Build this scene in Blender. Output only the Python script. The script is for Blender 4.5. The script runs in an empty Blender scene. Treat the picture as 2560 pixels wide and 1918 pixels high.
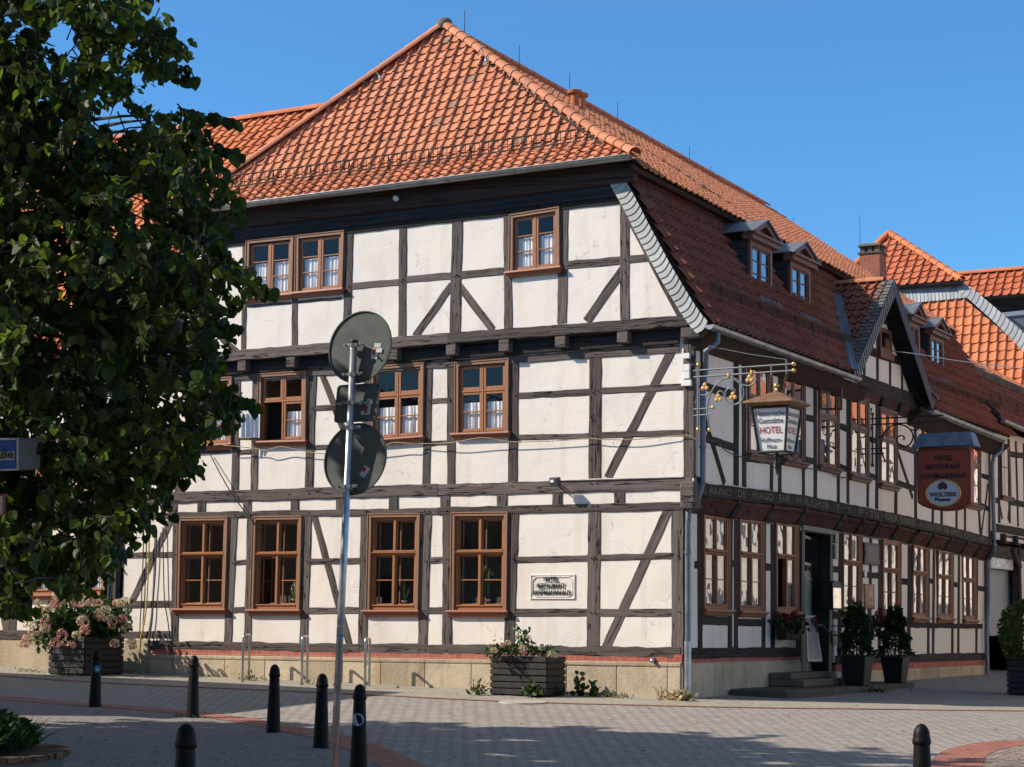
import bpy, bmesh, math, random
from mathutils import Vector, Matrix, noise
R_ = random.Random(7)
S = bpy.context.scene
C = S.collection
V = Vector
# ------------------------------------------------------------------ camera
# measured from the photograph: focal length, the two facade directions
FPX = 4772.0
PW, PH = 2560.0, 1918.0
def _dir(x, y):
    return V((x - PW/2, y - PH/2, FPX)).normalized()
_lx = -_dir(-7200.0, 1490.0)
_ly = _dir(4005.0, 1595.0)
_lz = _lx.cross(_ly).normalized()
_ly = _lz.cross(_lx)
RM = Matrix((_lx, _ly, _lz))                 # camera (right, down, forward) -> world
CAM = V((14.3203, -31.4661, 1.2265))
cam = bpy.data.cameras.new('camera')
cam.sensor_width = 36.0
cam.lens = 36.0*FPX/PW
cam.clip_start = 0.1
cam.clip_end = 3000
co = bpy.data.objects.new('camera', cam)
C.objects.link(co)
_m = Matrix((RM.col[0], -RM.col[1], -RM.col[2])).transposed().to_4x4()
_m.translation = CAM
co.matrix_world = _m
S.camera = co
# ------------------------------------------------------------------ sun, sky, exposure
SUNV = V((-1.5, -1.0, 1.33)).normalized()    # towards the sun
SUN_STRENGTH = 4.5
SKY_STRENGTH = 0.115
sun = bpy.data.lights.new('sun', 'SUN')
sun.energy = SUN_STRENGTH
sun.angle = math.radians(0.5)
sun.color = (1.0, 0.90, 0.77)
so = bpy.data.objects.new('sun', sun)
C.objects.link(so)
so.rotation_euler = SUNV.to_track_quat('Z', 'Y').to_euler()
W = bpy.data.worlds.new('World')
S.world = W
W.use_nodes = True
nt = W.node_tree
sky = nt.nodes.new('ShaderNodeTexSky')
sky.sky_type = 'NISHITA'
sky.sun_disc = False
sky.sun_elevation = math.asin(SUNV.z)
sky.sun_rotation = math.atan2(SUNV.x, SUNV.y)
sky.altitude = 60
sky.air_density = 1.0
sky.dust_density = 0.5
sky.ozone_density = 3.0
# deeper blue towards the horizon, as in the clear northern sky of the photograph
_tc = nt.nodes.new('ShaderNodeTexCoord'); _sx = nt.nodes.new('ShaderNodeSeparateXYZ'); nt.links.new(_tc.outputs['Generated'], _sx.inputs[0])
_rp = nt.nodes.new('ShaderNodeValToRGB'); nt.links.new(_sx.outputs[2], _rp.inputs[0])
_rp.color_ramp.elements[0].position = .30; _rp.color_ramp.elements[0].color = (.45, .87, 1.18, 1)
_rp.color_ramp.elements[1].position = .75; _rp.color_ramp.elements[1].color = (1.25, 1.02, .80, 1)
_mx = nt.nodes.new('ShaderNodeMix'); _mx.data_type = 'RGBA'; _mx.blend_type = 'MULTIPLY'; _mx.inputs[0].default_value = 1.0
nt.links.new(sky.outputs[0], _mx.inputs[6]); nt.links.new(_rp.outputs[0], _mx.inputs[7]); nt.links.new(_mx.outputs[2], nt.nodes['Background'].inputs[0])
nt.nodes['Background'].inputs[1].default_value = SKY_STRENGTH
S.view_settings.view_transform = 'Standard'
S.view_settings.look = 'None'
S.view_settings.exposure = 0.42
S.view_settings.gamma = 1.0
S.view_settings.use_curve_mapping = False
S.cycles.max_bounces = 8
S.cycles.transparent_max_bounces = 12
S.cycles.caustics_reflective = False
S.cycles.caustics_refractive = False

# ------------------------------------------------------------------ measuring helpers
def ray(px, py):
    return RM @ V((px - PW/2, py - PH/2, FPX))
def PA(px, py, y=0.0):
    r = ray(px, py); return CAM + r*((y - CAM.y)/r.y)
def PB(px, py, x=0.0):
    r = ray(px, py); return CAM + r*((x - CAM.x)/r.x)
def PZ(px, py, z=0.0):
    r = ray(px, py); return CAM + r*((z - CAM.z)/r.z)
def PP(px, py, p0, n):
    r = ray(px, py); return CAM + r*((V(p0) - CAM).dot(n)/r.dot(n))
def PD(px, py, d):
    return CAM + ray(px, py)*(d/FPX)
_GY = [(-200, -.2), (-31, -.2), (-22, -.27), (-16, -.33), (-11, -.32), (-7, -.23), (-3, -.09), (0, 0), (19.5, .13), (60, .5), (300, 1.5)]
def gz(x, y):
    for (a, za), (b, zb) in zip(_GY, _GY[1:]):
        if y <= b:
            t = max(0.0, (y - a)/(b - a)); g = za + (zb - za)*t; break
    else:
        g = _GY[-1][1]
    if x < 0: g += .0164*min(-x, 25.0)
    else: g -= .025*min(x, 6.0) + .008*max(0.0, min(x, 20.0) - 6.0)
    return g
def PG(px, py):
    r = ray(px, py); r = r/r.y if abs(r.y) > 1e-6 else r
    t = 6.0; st = .5
    while t < 160:
        p = CAM + r*t
        if p.z < gz(p.x, p.y):
            lo, hi = t - st, t
            for _ in range(30):
                m = (lo + hi)/2; p = CAM + r*m
                if p.z < gz(p.x, p.y): hi = m
                else: lo = m
            return CAM + r*hi
        t += st
    return CAM + r*t
def reg(x0, y0, s):                           # a magnified view of the photograph -> photo coordinates
    return lambda x, y: (x0 + x/s, y0 + y/s)
R1 = reg(0, 900, 3.156); R2 = reg(550, 500, 3.156); R3 = reg(1150, 480, 3.395)
R4 = reg(400, 900, 3.156); R5 = reg(1050, 850, 3.156); R6 = reg(1700, 800, 3.682)
R7 = reg(1700, 1200, 3.682); R8 = reg(2200, 1000, 3.314); R9 = reg(1500, 350, 3.682)
RA = reg(2060, 550, 3.682); RB3 = reg(0, 1420, 3.16); RB4 = reg(650, 1420, 3.16)
RB5 = reg(1200, 1500, 3.16); RB6 = reg(1860, 1500, 3.16); RT = reg(500, 50, 3.156); RU = reg(1000, 50, 3.682)
Z3 = reg(380, 1250, 5.26); Z4 = reg(900, 1250, 5.26); ZG = reg(2120, 700, 3.946); ZR = reg(2360, 1000, 5.525)
RAW = reg(0, 0, 1)

# ------------------------------------------------------------------ scene tree helpers
def tag(o, label, cat, group=None, kind=None):
    if label: o['label'] = label
    if cat: o['category'] = cat
    if group: o['group'] = group
    if kind: o['kind'] = kind
    return o
def empty(name, loc, label, cat, group=None):
    o = bpy.data.objects.new(name, None); C.objects.link(o); o.location = loc
    o.empty_display_size = .2
    o['_loc'] = [loc[0], loc[1], loc[2]]
    return tag(o, label, cat, group)
def link(name, me, mats, parent=None):
    if not isinstance(mats, (list, tuple)): mats = [mats]
    for m in mats: me.materials.append(m)
    o = bpy.data.objects.new(name, me); C.objects.link(o)
    if parent is not None:
        o.parent = parent
        q = parent; t = V((0, 0, 0))
        while q is not None:
            t += q.location; q = q.parent
        me.transform(Matrix.Translation(-t))
    return o
class MB:
    def __init__(s):
        s.v = []; s.f = []; s.mi = []; s.g = []; s.cur = 0; s.rnd = []
    def add(s, vs, fs, g=None, rnd=None):
        b = len(s.v); s.v += [tuple(p) for p in vs]
        s.f += [tuple(b + i for i in f) for f in fs]
        s.mi += [s.cur]*len(fs)
        s.g += list(g) if g else [(p[0], p[1], p[2]) for p in vs]
        s.rnd += [R_.random() if rnd is None else rnd]*len(fs)
        return s
    def hexa(s, a, b):      # two loops of 4
        return s.loft([a, b])
    def loft(s, loops, cap=True, closed=True, g=None):
        n = len(loops[0]); vs = [p for l in loops for p in l]; fs = []
        for k in range(len(loops) - 1):
            for i in range(n if closed else n - 1):
                j = (i + 1) % n
                fs.append((k*n + i, k*n + j, (k + 1)*n + j, (k + 1)*n + i))
        if cap and closed:
            fs.append(tuple(range(n))[::-1]); fs.append(tuple((len(loops) - 1)*n + i for i in range(n)))
        return s.add(vs, fs, g)
    def box(s, c, sx, sy, sz, X=V((1, 0, 0)), Y=V((0, 1, 0)), Z=V((0, 0, 1))):
        c = V(c); h = [(-1, -1), (1, -1), (1, 1), (-1, 1)]
        lo = [c + X*(a*sx/2) + Y*(b*sy/2) - Z*(sz/2) for a, b in h]
        hi = [p + Z*sz for p in lo]
        return s.hexa(lo, hi)
    def prism(s, poly, ext):
        ext = V(ext); return s.loft([[V(p) for p in poly], [V(p) + ext for p in poly]])
    def tube(s, pts, r, n=8, cap=True):
        pts = [V(p) for p in pts]; rs = r if isinstance(r, (list, tuple)) else [r]*len(pts)
        loops = []; up = None
        for i, p in enumerate(pts):
            d = (pts[min(i + 1, len(pts) - 1)] - pts[max(i - 1, 0)]).normalized()
            if up is None: up = V((0, 0, 1)) if abs(d.z) < .9 else V((1, 0, 0))
            a = d.cross(up).normalized(); up = a.cross(d).normalized()
            loops.append([p + (a*math.cos(t) + up*math.sin(t))*rs[i] for t in (2*math.pi*k/n for k in range(n))])
        return s.loft(loops, cap)
    def lathe(s, prof, o, n=16, ax=V((0, 0, 1)), cap=True):
        ax = V(ax).normalized(); a = ax.orthogonal().normalized(); b = ax.cross(a)
        loops = [[V(o) + ax*h + (a*math.cos(t) + b*math.sin(t))*max(r, .0004) for t in (2*math.pi*k/n for k in range(n))] for r, h in prof]
        return s.loft(loops, cap)
    def ball(s, c, r, n=8, sc=(1, 1, 1)):
        prof = [(math.sin(math.pi*k/n), -math.cos(math.pi*k/n)) for k in range(n + 1)]
        loops = [[V(c) + V((math.cos(t)*q*r*sc[0], math.sin(t)*q*r*sc[1], h*r*sc[2])) for t in (2*math.pi*k/(2*n) for k in range(2*n))] for q, h in [(max(a, .002), b) for a, b in prof]]
        return s.loft(loops)
    def quad(s, a, b, c, d, rnd=None):
        return s.add([a, b, c, d], [(0, 1, 2, 3)], rnd=rnd)
    def build(s, name, mats, parent=None, smooth=False, bevel=0, auto=None):
        me = bpy.data.meshes.new(name)
        me.from_pydata(s.v, [], s.f)
        if len(set(s.mi)) > 1: me.polygons.foreach_set('material_index', s.mi)
        at = me.attributes.new('gr', 'FLOAT_VECTOR', 'POINT')
        at.data.foreach_set('vector', [c for p in s.g for c in p])
        ar = me.attributes.new('rnd', 'FLOAT', 'FACE')
        ar.data.foreach_set('value', s.rnd)
        bm = bmesh.new(); bm.from_mesh(me)
        bmesh.ops.recalc_face_normals(bm, faces=bm.faces)
        if bevel:
            es = [e for e in bm.edges if len(e.link_faces) == 2 and e.calc_face_angle(0) > .5]
            bmesh.ops.bevel(bm, geom=es, offset=bevel, offset_type='OFFSET', segments=1, profile=.5, affect='EDGES', clamp_overlap=True)
        bm.to_mesh(me); bm.free()
        if smooth:
            me.polygons.foreach_set('use_smooth', [True]*len(me.polygons))
            if auto: me.set_sharp_from_angle(angle=math.radians(auto))
        me.update()
        return link(name, me, mats, parent)
def children(o): return [c for c in bpy.data.objects if c.parent is o]
def dup(root, loc, rotz=0, label=None, group=None):
    r = root.copy(); C.objects.link(r); r.location = loc; r.rotation_euler = (0, 0, rotz)
    if label: r['label'] = label
    if group: r['group'] = group
    for ch in children(root):
        c = ch.copy(); C.objects.link(c); c.parent = r
        for gg in children(ch):
            d = gg.copy(); C.objects.link(d); d.parent = c
    return r
def text_mesh(body, size, extrude=.004, align='CENTER', space=1.0, bold=0.0, sx=1.0):
    cu = bpy.data.curves.new('t', 'FONT'); cu.body = body; cu.size = size; cu.align_x = align
    cu.extrude = extrude; cu.space_character = space; cu.offset = bold; cu.resolution_u = 3
    ob = bpy.data.objects.new('t', cu); C.objects.link(ob)
    dg = bpy.context.evaluated_depsgraph_get(); dg.update()
    me = bpy.data.meshes.new_from_object(ob.evaluated_get(dg))
    bpy.data.objects.remove(ob); bpy.data.curves.remove(cu)
    if sx != 1.0: me.transform(Matrix.Diagonal((sx, 1, 1, 1)))
    return me
def put_text(name, body, size, o, X, Y, m, parent, fit=None, **k):
    me = text_mesh(body, size, **k)
    if fit:
        xs = [v.co.x for v in me.vertices]; w0 = max(xs) - min(xs); c0 = (max(xs) + min(xs))/2
        me.transform(Matrix.Translation((-c0, 0, 0))); me.transform(Matrix.Diagonal((fit/w0, 1, 1, 1)))
    X = V(X).normalized(); Y = V(Y); Y = (Y - X*Y.dot(X)).normalized(); N = X.cross(Y)
    M = Matrix((X, Y, N)).transposed().to_4x4(); M.translation = V(o)
    me.transform(M)
    me.materials.clear()
    return link(name, me, m, parent)
# ------------------------------------------------------------------ materials
class NT:
    def __init__(s, name):
        s.m = bpy.data.materials.new(name); s.m.use_nodes = True
        s.t = s.m.node_tree; s.b = s.t.nodes['Principled BSDF']; s.out = s.t.nodes['Material Output']
    def n(s, kind, **k):
        o = s.t.nodes.new('ShaderNode' + kind)
        for a, b in k.items(): setattr(o, a, b)
        return o
    def l(s, a, b): s.t.links.new(a, b)
    def coords(s, sc=(1, 1, 1), attr=None):
        if attr:
            c = s.n('Attribute'); c.attribute_name = attr; o = c.outputs['Vector']
        else:
            c = s.n('NewGeometry'); o = c.outputs['Position']
        if tuple(sc) != (1, 1, 1):
            mp = s.n('Mapping'); mp.inputs['Scale'].default_value = sc; s.l(o, mp.inputs[0]); o = mp.outputs[0]
        return o
    def noise(s, co, scale, det=4, rough=.55, dist=0):
        q = s.n('TexNoise'); q.inputs['Scale'].default_value = scale; q.inputs['Detail'].default_value = det
        q.inputs['Roughness'].default_value = rough; q.inputs['Distortion'].default_value = dist
        s.l(co, q.inputs['Vector']); return q.outputs['Fac']
    def ramp(s, f, stops):
        q = s.n('ValToRGB'); e = q.color_ramp.elements
        while len(e) < len(stops): e.new(.5)
        for i, (p, c) in enumerate(stops):
            e[i].position = p; e[i].color = (*c, 1) if len(c) == 3 else c
        s.l(f, q.inputs[0]); return q.outputs[0]
    def mix(s, f, a, b, mode='MIX'):
        q = s.n('Mix'); q.data_type = 'RGBA'; q.blend_type = mode
        for i, v in ((0, f), (6, a), (7, b)):
            if hasattr(v, 'is_linked') or hasattr(v, 'node'): s.l(v, q.inputs[i])
            else: q.inputs[i].default_value = v if i == 0 else ((*v, 1) if len(v) == 3 else v)
        return q.outputs[2]
    def math(s, op, a, b=0.0, c=0.0):
        q = s.n('Math'); q.operation = op
        for i, v in enumerate((a, b, c)):
            if hasattr(v, 'node'): s.l(v, q.inputs[i])
            else: q.inputs[i].default_value = v
        return q.outputs[0]
    def bump(s, h, st=.3, d=.02):
        q = s.n('Bump'); q.inputs['Strength'].default_value = st; q.inputs['Distance'].default_value = d
        s.l(h, q.inputs['Height'])
        old = s.b.inputs['Normal'].links
        if old: s.l(old[0].from_socket, q.inputs['Normal'])
        s.l(q.outputs[0], s.b.inputs['Normal'])
    def col(s, c):
        if hasattr(c, 'node'): s.l(c, s.b.inputs['Base Color'])
        else: s.b.inputs['Base Color'].default_value = (*c, 1)
    def p(s, **k):
        for a, b in k.items(): s.b.inputs[a.replace('_', ' ')].default_value = b
        return s
def plain(name, c, rough=.6, var=.25, sc=6, bump=.15, metal=0.0, spec=.5):
    t = NT(name); co = t.coords(); f = t.noise(co, sc)
    d = tuple(v*(1 - var) for v in c); h = tuple(min(1, v*(1 + var*.6)) for v in c)
    t.col(t.ramp(f, [(.3, d), (.7, h)])); t.p(Roughness=rough, Metallic=metal, Specular_IOR_Level=spec)
    if bump: t.bump(t.noise(co, sc*6), bump, .01)
    return t.m
def m_plaster(name, c):
    t = NT(name); co = t.coords()
    f = t.noise(co, .7, 5); g = t.noise(co, 9, 4)
    a = t.ramp(f, [(.28, tuple(v*q for v, q in zip(c, (.90, .885, .86)))), (.5, c), (.72, tuple(v*q for v, q in zip(c, (1.03, 1.0, .95))))])
    streak = t.noise(t.coords((2.2, 2.2, .25)), 1.6, 4)
    a = t.mix(t.math('MULTIPLY', t.math('SUBTRACT', t.math('MAXIMUM', streak, .54), .54), 2.0), a, tuple(v*q for v, q in zip(c, (.72, .66, .58))))
    vo = t.n('TexVoronoi'); vo.feature = 'DISTANCE_TO_EDGE'; vo.inputs['Scale'].default_value = .85
    wc = t.n('VectorMath'); wc.operation = 'ADD'; nz = t.n('TexNoise'); nz.inputs['Scale'].default_value = 2.5; nz.inputs['Detail'].default_value = 5; t.l(co, nz.inputs['Vector'])
    t.l(co, wc.inputs[0]); t.l(nz.outputs['Color'], wc.inputs[1]); t.l(wc.outputs[0], vo.inputs['Vector'])
    cr = t.math('MULTIPLY', t.math('LESS_THAN', vo.outputs['Distance'], .006), t.math('GREATER_THAN', t.noise(co, 1.3, 2), .53))
    a = t.mix(t.math('MULTIPLY', cr, .42), a, tuple(v*.45 for v in c))
    t.col(a); t.p(Roughness=.9, Specular_IOR_Level=.15)
    # trowel strokes: ridged, stretched noise
    w = t.noise(t.coords((1, 1, 1.7)), 2.6, 3, .5, 1.2)
    w = t.math('ABSOLUTE', t.math('SUBTRACT', w, .5))
    w = t.math('SMOOTH_MIN', w, .10, .06)
    msk = t.math('MAXIMUM', t.math('MULTIPLY', t.math('SUBTRACT', t.noise(co, .8, 2), .42), 3.0), .38)
    t.bump(t.math('MULTIPLY', w, msk), .50, .05); t.bump(g, .14, .012); t.bump(t.noise(co, 1.1, 2), .35, .06)
    return t.m
def m_timber(name, c1, c2, bump=.5):
    t = NT(name); co = t.coords((1.2, 22, 22), 'gr')
    f = t.noise(co, 1.0, 6, .65, .4); big = t.noise(t.coords((1, 1, 1)), 1.7, 4)
    a = t.ramp(f, [(.28, c1), (.62, c2), (.8, tuple(v*1.25 for v in c2))])
    a = t.mix(t.math('MULTIPLY', big, .5), a, tuple(v*.62 for v in c1))
    ck = t.noise(t.coords((.55, 9, 9), 'gr'), 1.0, 3, .5, .3)
    ck = t.math('LESS_THAN', t.math('ABSOLUTE', t.math('SUBTRACT', ck, .5)), .012)
    a = t.mix(ck, a, (.012, .010, .010))
    wear = t.noise(t.coords((3, 8, 8), 'gr'), 1.3, 5, .7)
    a = t.mix(t.math('MULTIPLY', t.math('GREATER_THAN', wear, .70), .5), a, (.36, .33, .30))
    at = t.n('Attribute'); at.attribute_name = 'rnd'
    a = t.mix(1.0, a, t.ramp(at.outputs['Fac'], [(0, (.70, .68, .66)), (.5, (1.0, .98, .96)), (1, (1.25, 1.22, 1.2))]), 'MULTIPLY')
    t.col(a); t.p(Roughness=.85, Specular_IOR_Level=.2)
    t.bump(f, bump, .012); t.bump(t.math('SUBTRACT', 1.0, ck), .5, .01)
    return t.m
def m_wood(name, c, rough=.45):
    t = NT(name); f = t.noise(t.coords((3, 3, 3)), 3.0, 5); g = t.noise(t.coords((22, 22, 3)), 2.0, 5)
    a = t.ramp(g, [(.25, tuple(v*.72 for v in c)), (.7, tuple(min(1, v*1.15) for v in c))])
    a = t.mix(t.math('MULTIPLY', f, .35), a, tuple(v*.6 for v in c))
    t.col(a); t.p(Roughness=rough); t.bump(g, .12, .004)
    return t.m
def m_tile(name, c, dark=.0, age=.5):
    t = NT(name); at = t.n('Attribute'); at.attribute_name = 'rnd'; r = at.outputs['Fac']
    co = t.coords()
    a = t.ramp(r, [(0, tuple(v*.80 for v in c)), (.45, c), (1, (min(1, c[0]*1.08), c[1]*1.16, c[2]*1.2))])
    st = t.noise(co, 2.2, 6, .7); st2 = t.noise(co, 14, 5, .65)
    a = t.mix(t.math('MULTIPLY', t.math('MAXIMUM', t.math('SUBTRACT', st, .5), 0.0), 2.8*age), a, tuple(v*.45 for v in c))
    lich = t.math('MULTIPLY', t.math('GREATER_THAN', t.math('ADD', t.math('MULTIPLY', st2, .6), t.math('MULTIPLY', t.noise(co, .55, 3), .5)), .66), .75*age)
    a = t.mix(lich, a, (.20, .17, .12))
    rr = t.math('GREATER_THAN', r, .978)
    a = t.mix(t.math('MULTIPLY', rr, age), a, (.17, .14, .11))
    t.col(a); t.p(Roughness=.75, Specular_IOR_Level=.3); t.bump(st2, .25, .008)
    return t.m
def m_slate(name, c, wave=True):
    t = NT(name); at = t.n('Attribute'); at.attribute_name = 'rnd'
    a = t.ramp(at.outputs['Fac'], [(0, tuple(v*.7 for v in c)), (1, tuple(v*1.25 for v in c))])
    f = t.noise(t.coords(), 9, 5); a = t.mix(t.math('MULTIPLY', f, .4), a, tuple(v*.6 for v in c))
    t.col(a); t.p(Roughness=.55); t.bump(f, .2, .01)
    return t.m
def m_pavers(name, c, mortar, sx, sy, rot=0.0, gap=.012, var=.18, dirt=.5):
    t = NT(name); g = t.n('NewGeometry'); mp = t.n('Mapping'); mp.inputs['Rotation'].default_value = (0, 0, rot)
    t.l(g.outputs['Position'], mp.inputs[0])
    wv = t.noise(mp.outputs[0], .7, 2)
    b = t.n('TexBrick'); b.inputs['Scale'].default_value = 1.0
    b.inputs['Brick Width'].default_value = sx; b.inputs['Row Height'].default_value = sy
    b.inputs['Mortar Size'].default_value = gap; b.inputs['Mortar Smooth'].default_value = .25; b.inputs['Bias'].default_value = 0
    b.inputs['Color1'].default_value = (*[v*(1 - var) for v in c], 1); b.inputs['Color2'].default_value = (*[v*(1 + var) for v in c], 1)
    b.inputs['Mortar'].default_value = (*mortar, 1)
    t.l(mp.outputs[0], b.inputs['Vector'])
    d = t.noise(t.coords(), .8, 6, .65); d2 = t.noise(t.coords(), 7, 5)
    a = t.mix(t.math('MULTIPLY', d, dirt), b.outputs['Color'], tuple(v*.55 for v in c), 'MIX')
    a = t.mix(t.math('MULTIPLY', t.math('GREATER_THAN', d2, .63), .35), a, tuple(min(1, v*1.5) for v in c))
    t.col(a); t.p(Roughness=.9, Specular_IOR_Level=.2)
    t.bump(t.math('SUBTRACT', 1.0, b.outputs['Fac']), .5, .012); t.bump(d2, .2, .006)
    return t.m
def m_stone(name, c):
    t = NT(name); co = t.coords(); f = t.noise(co, 1.3, 6, .6); g = t.noise(co, 16, 4)
    a = t.ramp(f, [(.3, tuple(v*.75 for v in c)), (.55, c), (.75, (c[0]*1.12, c[1]*1.10, c[2]*1.06))])
    a = t.mix(t.math('MULTIPLY', t.math('GREATER_THAN', t.noise(co, 3.1, 5, .7), .6), .45), a, (c[0]*.72, c[1]*.70, c[2]*.66))
    s = t.noise(t.coords((2.5, 2.5, .35)), 1.4, 5, .6)
    a = t.mix(t.math('MULTIPLY', t.math('MAXIMUM', t.math('SUBTRACT', s, .53), 0.0), 3.2), a, (.30, .17, .07))
    at = t.n('Attribute'); at.attribute_name = 'rnd'
    a = t.mix(1.0, a, t.ramp(at.outputs['Fac'], [(0, (.80, .78, .75)), (.5, (1.0, .98, .95)), (1, (1.13, 1.12, 1.10))]), 'MULTIPLY')
    t.col(a); t.p(Roughness=.9, Specular_IOR_Level=.15); t.bump(g, .6, .02); t.bump(f, .5, .05)
    return t.m
def m_brick(name, axis):
    t = NT(name); sp = t.n('SeparateXYZ'); g = t.n('NewGeometry'); t.l(g.outputs['Position'], sp.inputs[0])
    cb = t.n('CombineXYZ'); t.l(sp.outputs[axis], cb.inputs[0]); t.l(sp.outputs[2], cb.inputs[1])
    b = t.n('TexBrick'); b.inputs['Scale'].default_value = 1; b.offset = 0.0
    b.inputs['Brick Width'].default_value = .152; b.inputs['Row Height'].default_value = .32; b.inputs['Mortar Size'].default_value = .004
    b.inputs['Color1'].default_value = (.34, .075, .05, 1); b.inputs['Color2'].default_value = (.44, .13, .085, 1); b.inputs['Mortar'].default_value = (.42, .30, .23, 1)
    t.l(cb.outputs[0], b.inputs['Vector'])
    t.col(b.outputs['Color']); t.p(Roughness=.8); t.bump(t.math('SUBTRACT', 1.0, b.outputs['Fac']), .4, .01)
    return t.m
def m_glass(name, tint=(.95, .96, .95), boost=2.0, wobble=.06, ws=5.5):
    t = NT(name); t.t.nodes.remove(t.b)
    ge = t.n('NewGeometry'); dt = t.n('VectorMath'); dt.operation = 'DOT_PRODUCT'
    t.l(ge.outputs['Incoming'], dt.inputs[0]); t.l(ge.outputs['Normal'], dt.inputs[1])
    q = t.math('POWER', t.math('SUBTRACT', 1.0, t.math('ABSOLUTE', dt.outputs['Value'])), 5.0)
    f = t.math('MINIMUM', t.math('MULTIPLY', t.math('ADD', t.math('MULTIPLY', q, .96), .04), boost), 1.0)
    tr = t.n('BsdfTransparent'); tr.inputs[0].default_value = (*tint, 1)
    gl = t.n('BsdfGlossy'); gl.inputs['Roughness'].default_value = .015
    nz = t.noise(t.coords(), ws, 1); bp = t.n('Bump'); bp.inputs['Strength'].default_value = wobble; bp.inputs['Distance'].default_value = .1
    t.l(nz, bp.inputs['Height']); t.l(bp.outputs[0], gl.inputs['Normal'])
    mx = t.n('MixShader'); t.l(f, mx.inputs[0]); t.l(tr.outputs[0], mx.inputs[1]); t.l(gl.outputs[0], mx.inputs[2])
    t.l(mx.outputs[0], t.out.inputs[0])
    return t.m
def m_leaf(name, c, c2, trans=.35, rough=.45):
    t = NT(name); at = t.n('Attribute'); at.attribute_name = 'rnd'
    a = t.ramp(at.outputs['Fac'], [(0, tuple(v*.6 for v in c)), (.5, c), (.85, c2), (1, tuple(v*1.35 for v in c2))])
    t.col(a); t.p(Roughness=rough, Specular_IOR_Level=.28)
    tl = t.n('BsdfTranslucent'); tc = t.mix(1.0, a, (3.3, 2.9, 1.5) if trans > .37 and c[0] < .03 else (1.0, 1.0, 1.0), 'MULTIPLY'); t.l(tc, tl.inputs[0])
    mx = t.n('MixShader'); mx.inputs[0].default_value = trans
    t.l(t.b.outputs[0], mx.inputs[1]); t.l(tl.outputs[0], mx.inputs[2]); t.l(mx.outputs[0], t.out.inputs[0])
    return t.m
PLASTER = m_plaster('cream_plaster', (.80, .738, .672))
PLASTER2 = m_plaster('pale_plaster', (.72, .62, .48))
TIMBER = m_timber('weathered_timber', (.078, .064, .060), (.170, .142, .132))
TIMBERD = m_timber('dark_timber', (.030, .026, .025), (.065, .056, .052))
BOARDS = m_timber('tarred_boards', (.018, .019, .024), (.042, .045, .055), .3)
BOARDB = m_timber('brown_soffit', (.035, .022, .018), (.075, .045, .036), .3)
REDBOARD = m_timber('oxblood_board', (.055, .026, .022), (.12, .055, .045), .3)
OAK = m_wood('oak_window', (.39, .160, .062))
OAK2 = m_wood('aged_oak_casing', (.30, .148, .080), .6)
SILLW = m_wood('red_oak_sill', (.33, .105, .05), .5)
BROWNW = m_wood('brown_window', (.17, .078, .045), .5)
OAKS = m_wood('reddish_oak_window', (.29, .115, .055), .5)
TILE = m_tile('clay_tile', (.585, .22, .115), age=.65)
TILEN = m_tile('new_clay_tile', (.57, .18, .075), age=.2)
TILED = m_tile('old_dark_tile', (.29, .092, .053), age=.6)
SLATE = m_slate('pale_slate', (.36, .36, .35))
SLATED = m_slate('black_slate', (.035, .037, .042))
ZINC = plain('zinc', (.34, .35, .355), .45, .3, 4, .05, .75)
ZINCB = plain('blue_zinc', (.16, .20, .26), .5, .3, 5, .05, .5)
STEEL = plain('galvanised_steel', (.50, .51, .52), .35, .3, 9, .05, .85)
IRON = plain('black_iron', (.012, .012, .013), .5, .3, 20, .1)
IRONG = plain('grey_iron', (.20, .22, .22), .5, .25, 20, .1, .5)
RUST = plain('rusty_wire', (.10, .06, .045), .7, .4, 20, .1, .4)
GOLD = plain('gold_leaf', (.75, .50, .16), .35, .2, 30, .05, .7)
STONE = m_stone('sandstone', (.50, .42, .31))
STONEG = m_stone('grey_step_stone', (.15, .132, .108))
BRICKA = m_brick('red_brick_front', 0); BRICKB = m_brick('red_brick_side', 1)
GLASS = m_glass('window_glass', boost=1.0, wobble=.02)
GLASSO = m_glass('old_window_glass', tint=(.75, .77, .75), boost=3.8, wobble=.05, ws=2.4)
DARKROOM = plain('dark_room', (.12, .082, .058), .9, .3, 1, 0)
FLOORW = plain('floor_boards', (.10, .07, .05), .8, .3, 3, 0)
CURT = NT('white_curtain'); CURT.col((.86, .86, .88)); CURT.p(Roughness=.9); CURT = CURT.m
WHITE = plain('white_paint', (.80, .79, .76), .45, .05, 3, 0)
OFFW = m_leaf('translucent_sign_panel', (.86, .86, .83), (.87, .87, .84), .22, .5)
RED = plain('sign_red', (.42, .03, .025), .5, .1, 5, 0)
OXRED = plain('oxblood_sign', (.30, .058, .028), .55, .15, 4, .05)
NAVY = plain('sign_navy', (.02, .035, .08), .5, .1, 5, 0)
BLACK = plain('black_paint', (.010, .010, .010), .5, .2, 8, .05)
BOLL = plain('bollard_brown', (.010, .0065, .0055), .5, .3, 14, .12, 0, .2)
SIGNB = plain('sign_back_grey', (.125, .135, .128), .8, .2, 7, .04, 0, .25)
PLANTW = plain('black_brown_board', (.028, .022, .021), .6, .4, 12, .15)
SOIL = plain('soil', (.03, .022, .015), .95, .4, 20, .5)
LEAF = m_leaf('linden_leaf', (.017, .036, .007), (.048, .078, .010), .40, .5)
LEAFH = m_leaf('hydrangea_leaf', (.035, .085, .02), (.07, .13, .03), .3)
LEAFW = m_leaf('weed_leaf', (.09, .12, .03), (.20, .19, .06), .3)
LEAFD = m_leaf('laurel_leaf', (.018, .040, .012), (.04, .075, .018), .2)
LEAFB = m_leaf('hedge_leaf', (.05, .085, .02), (.09, .13, .035), .25)
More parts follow.
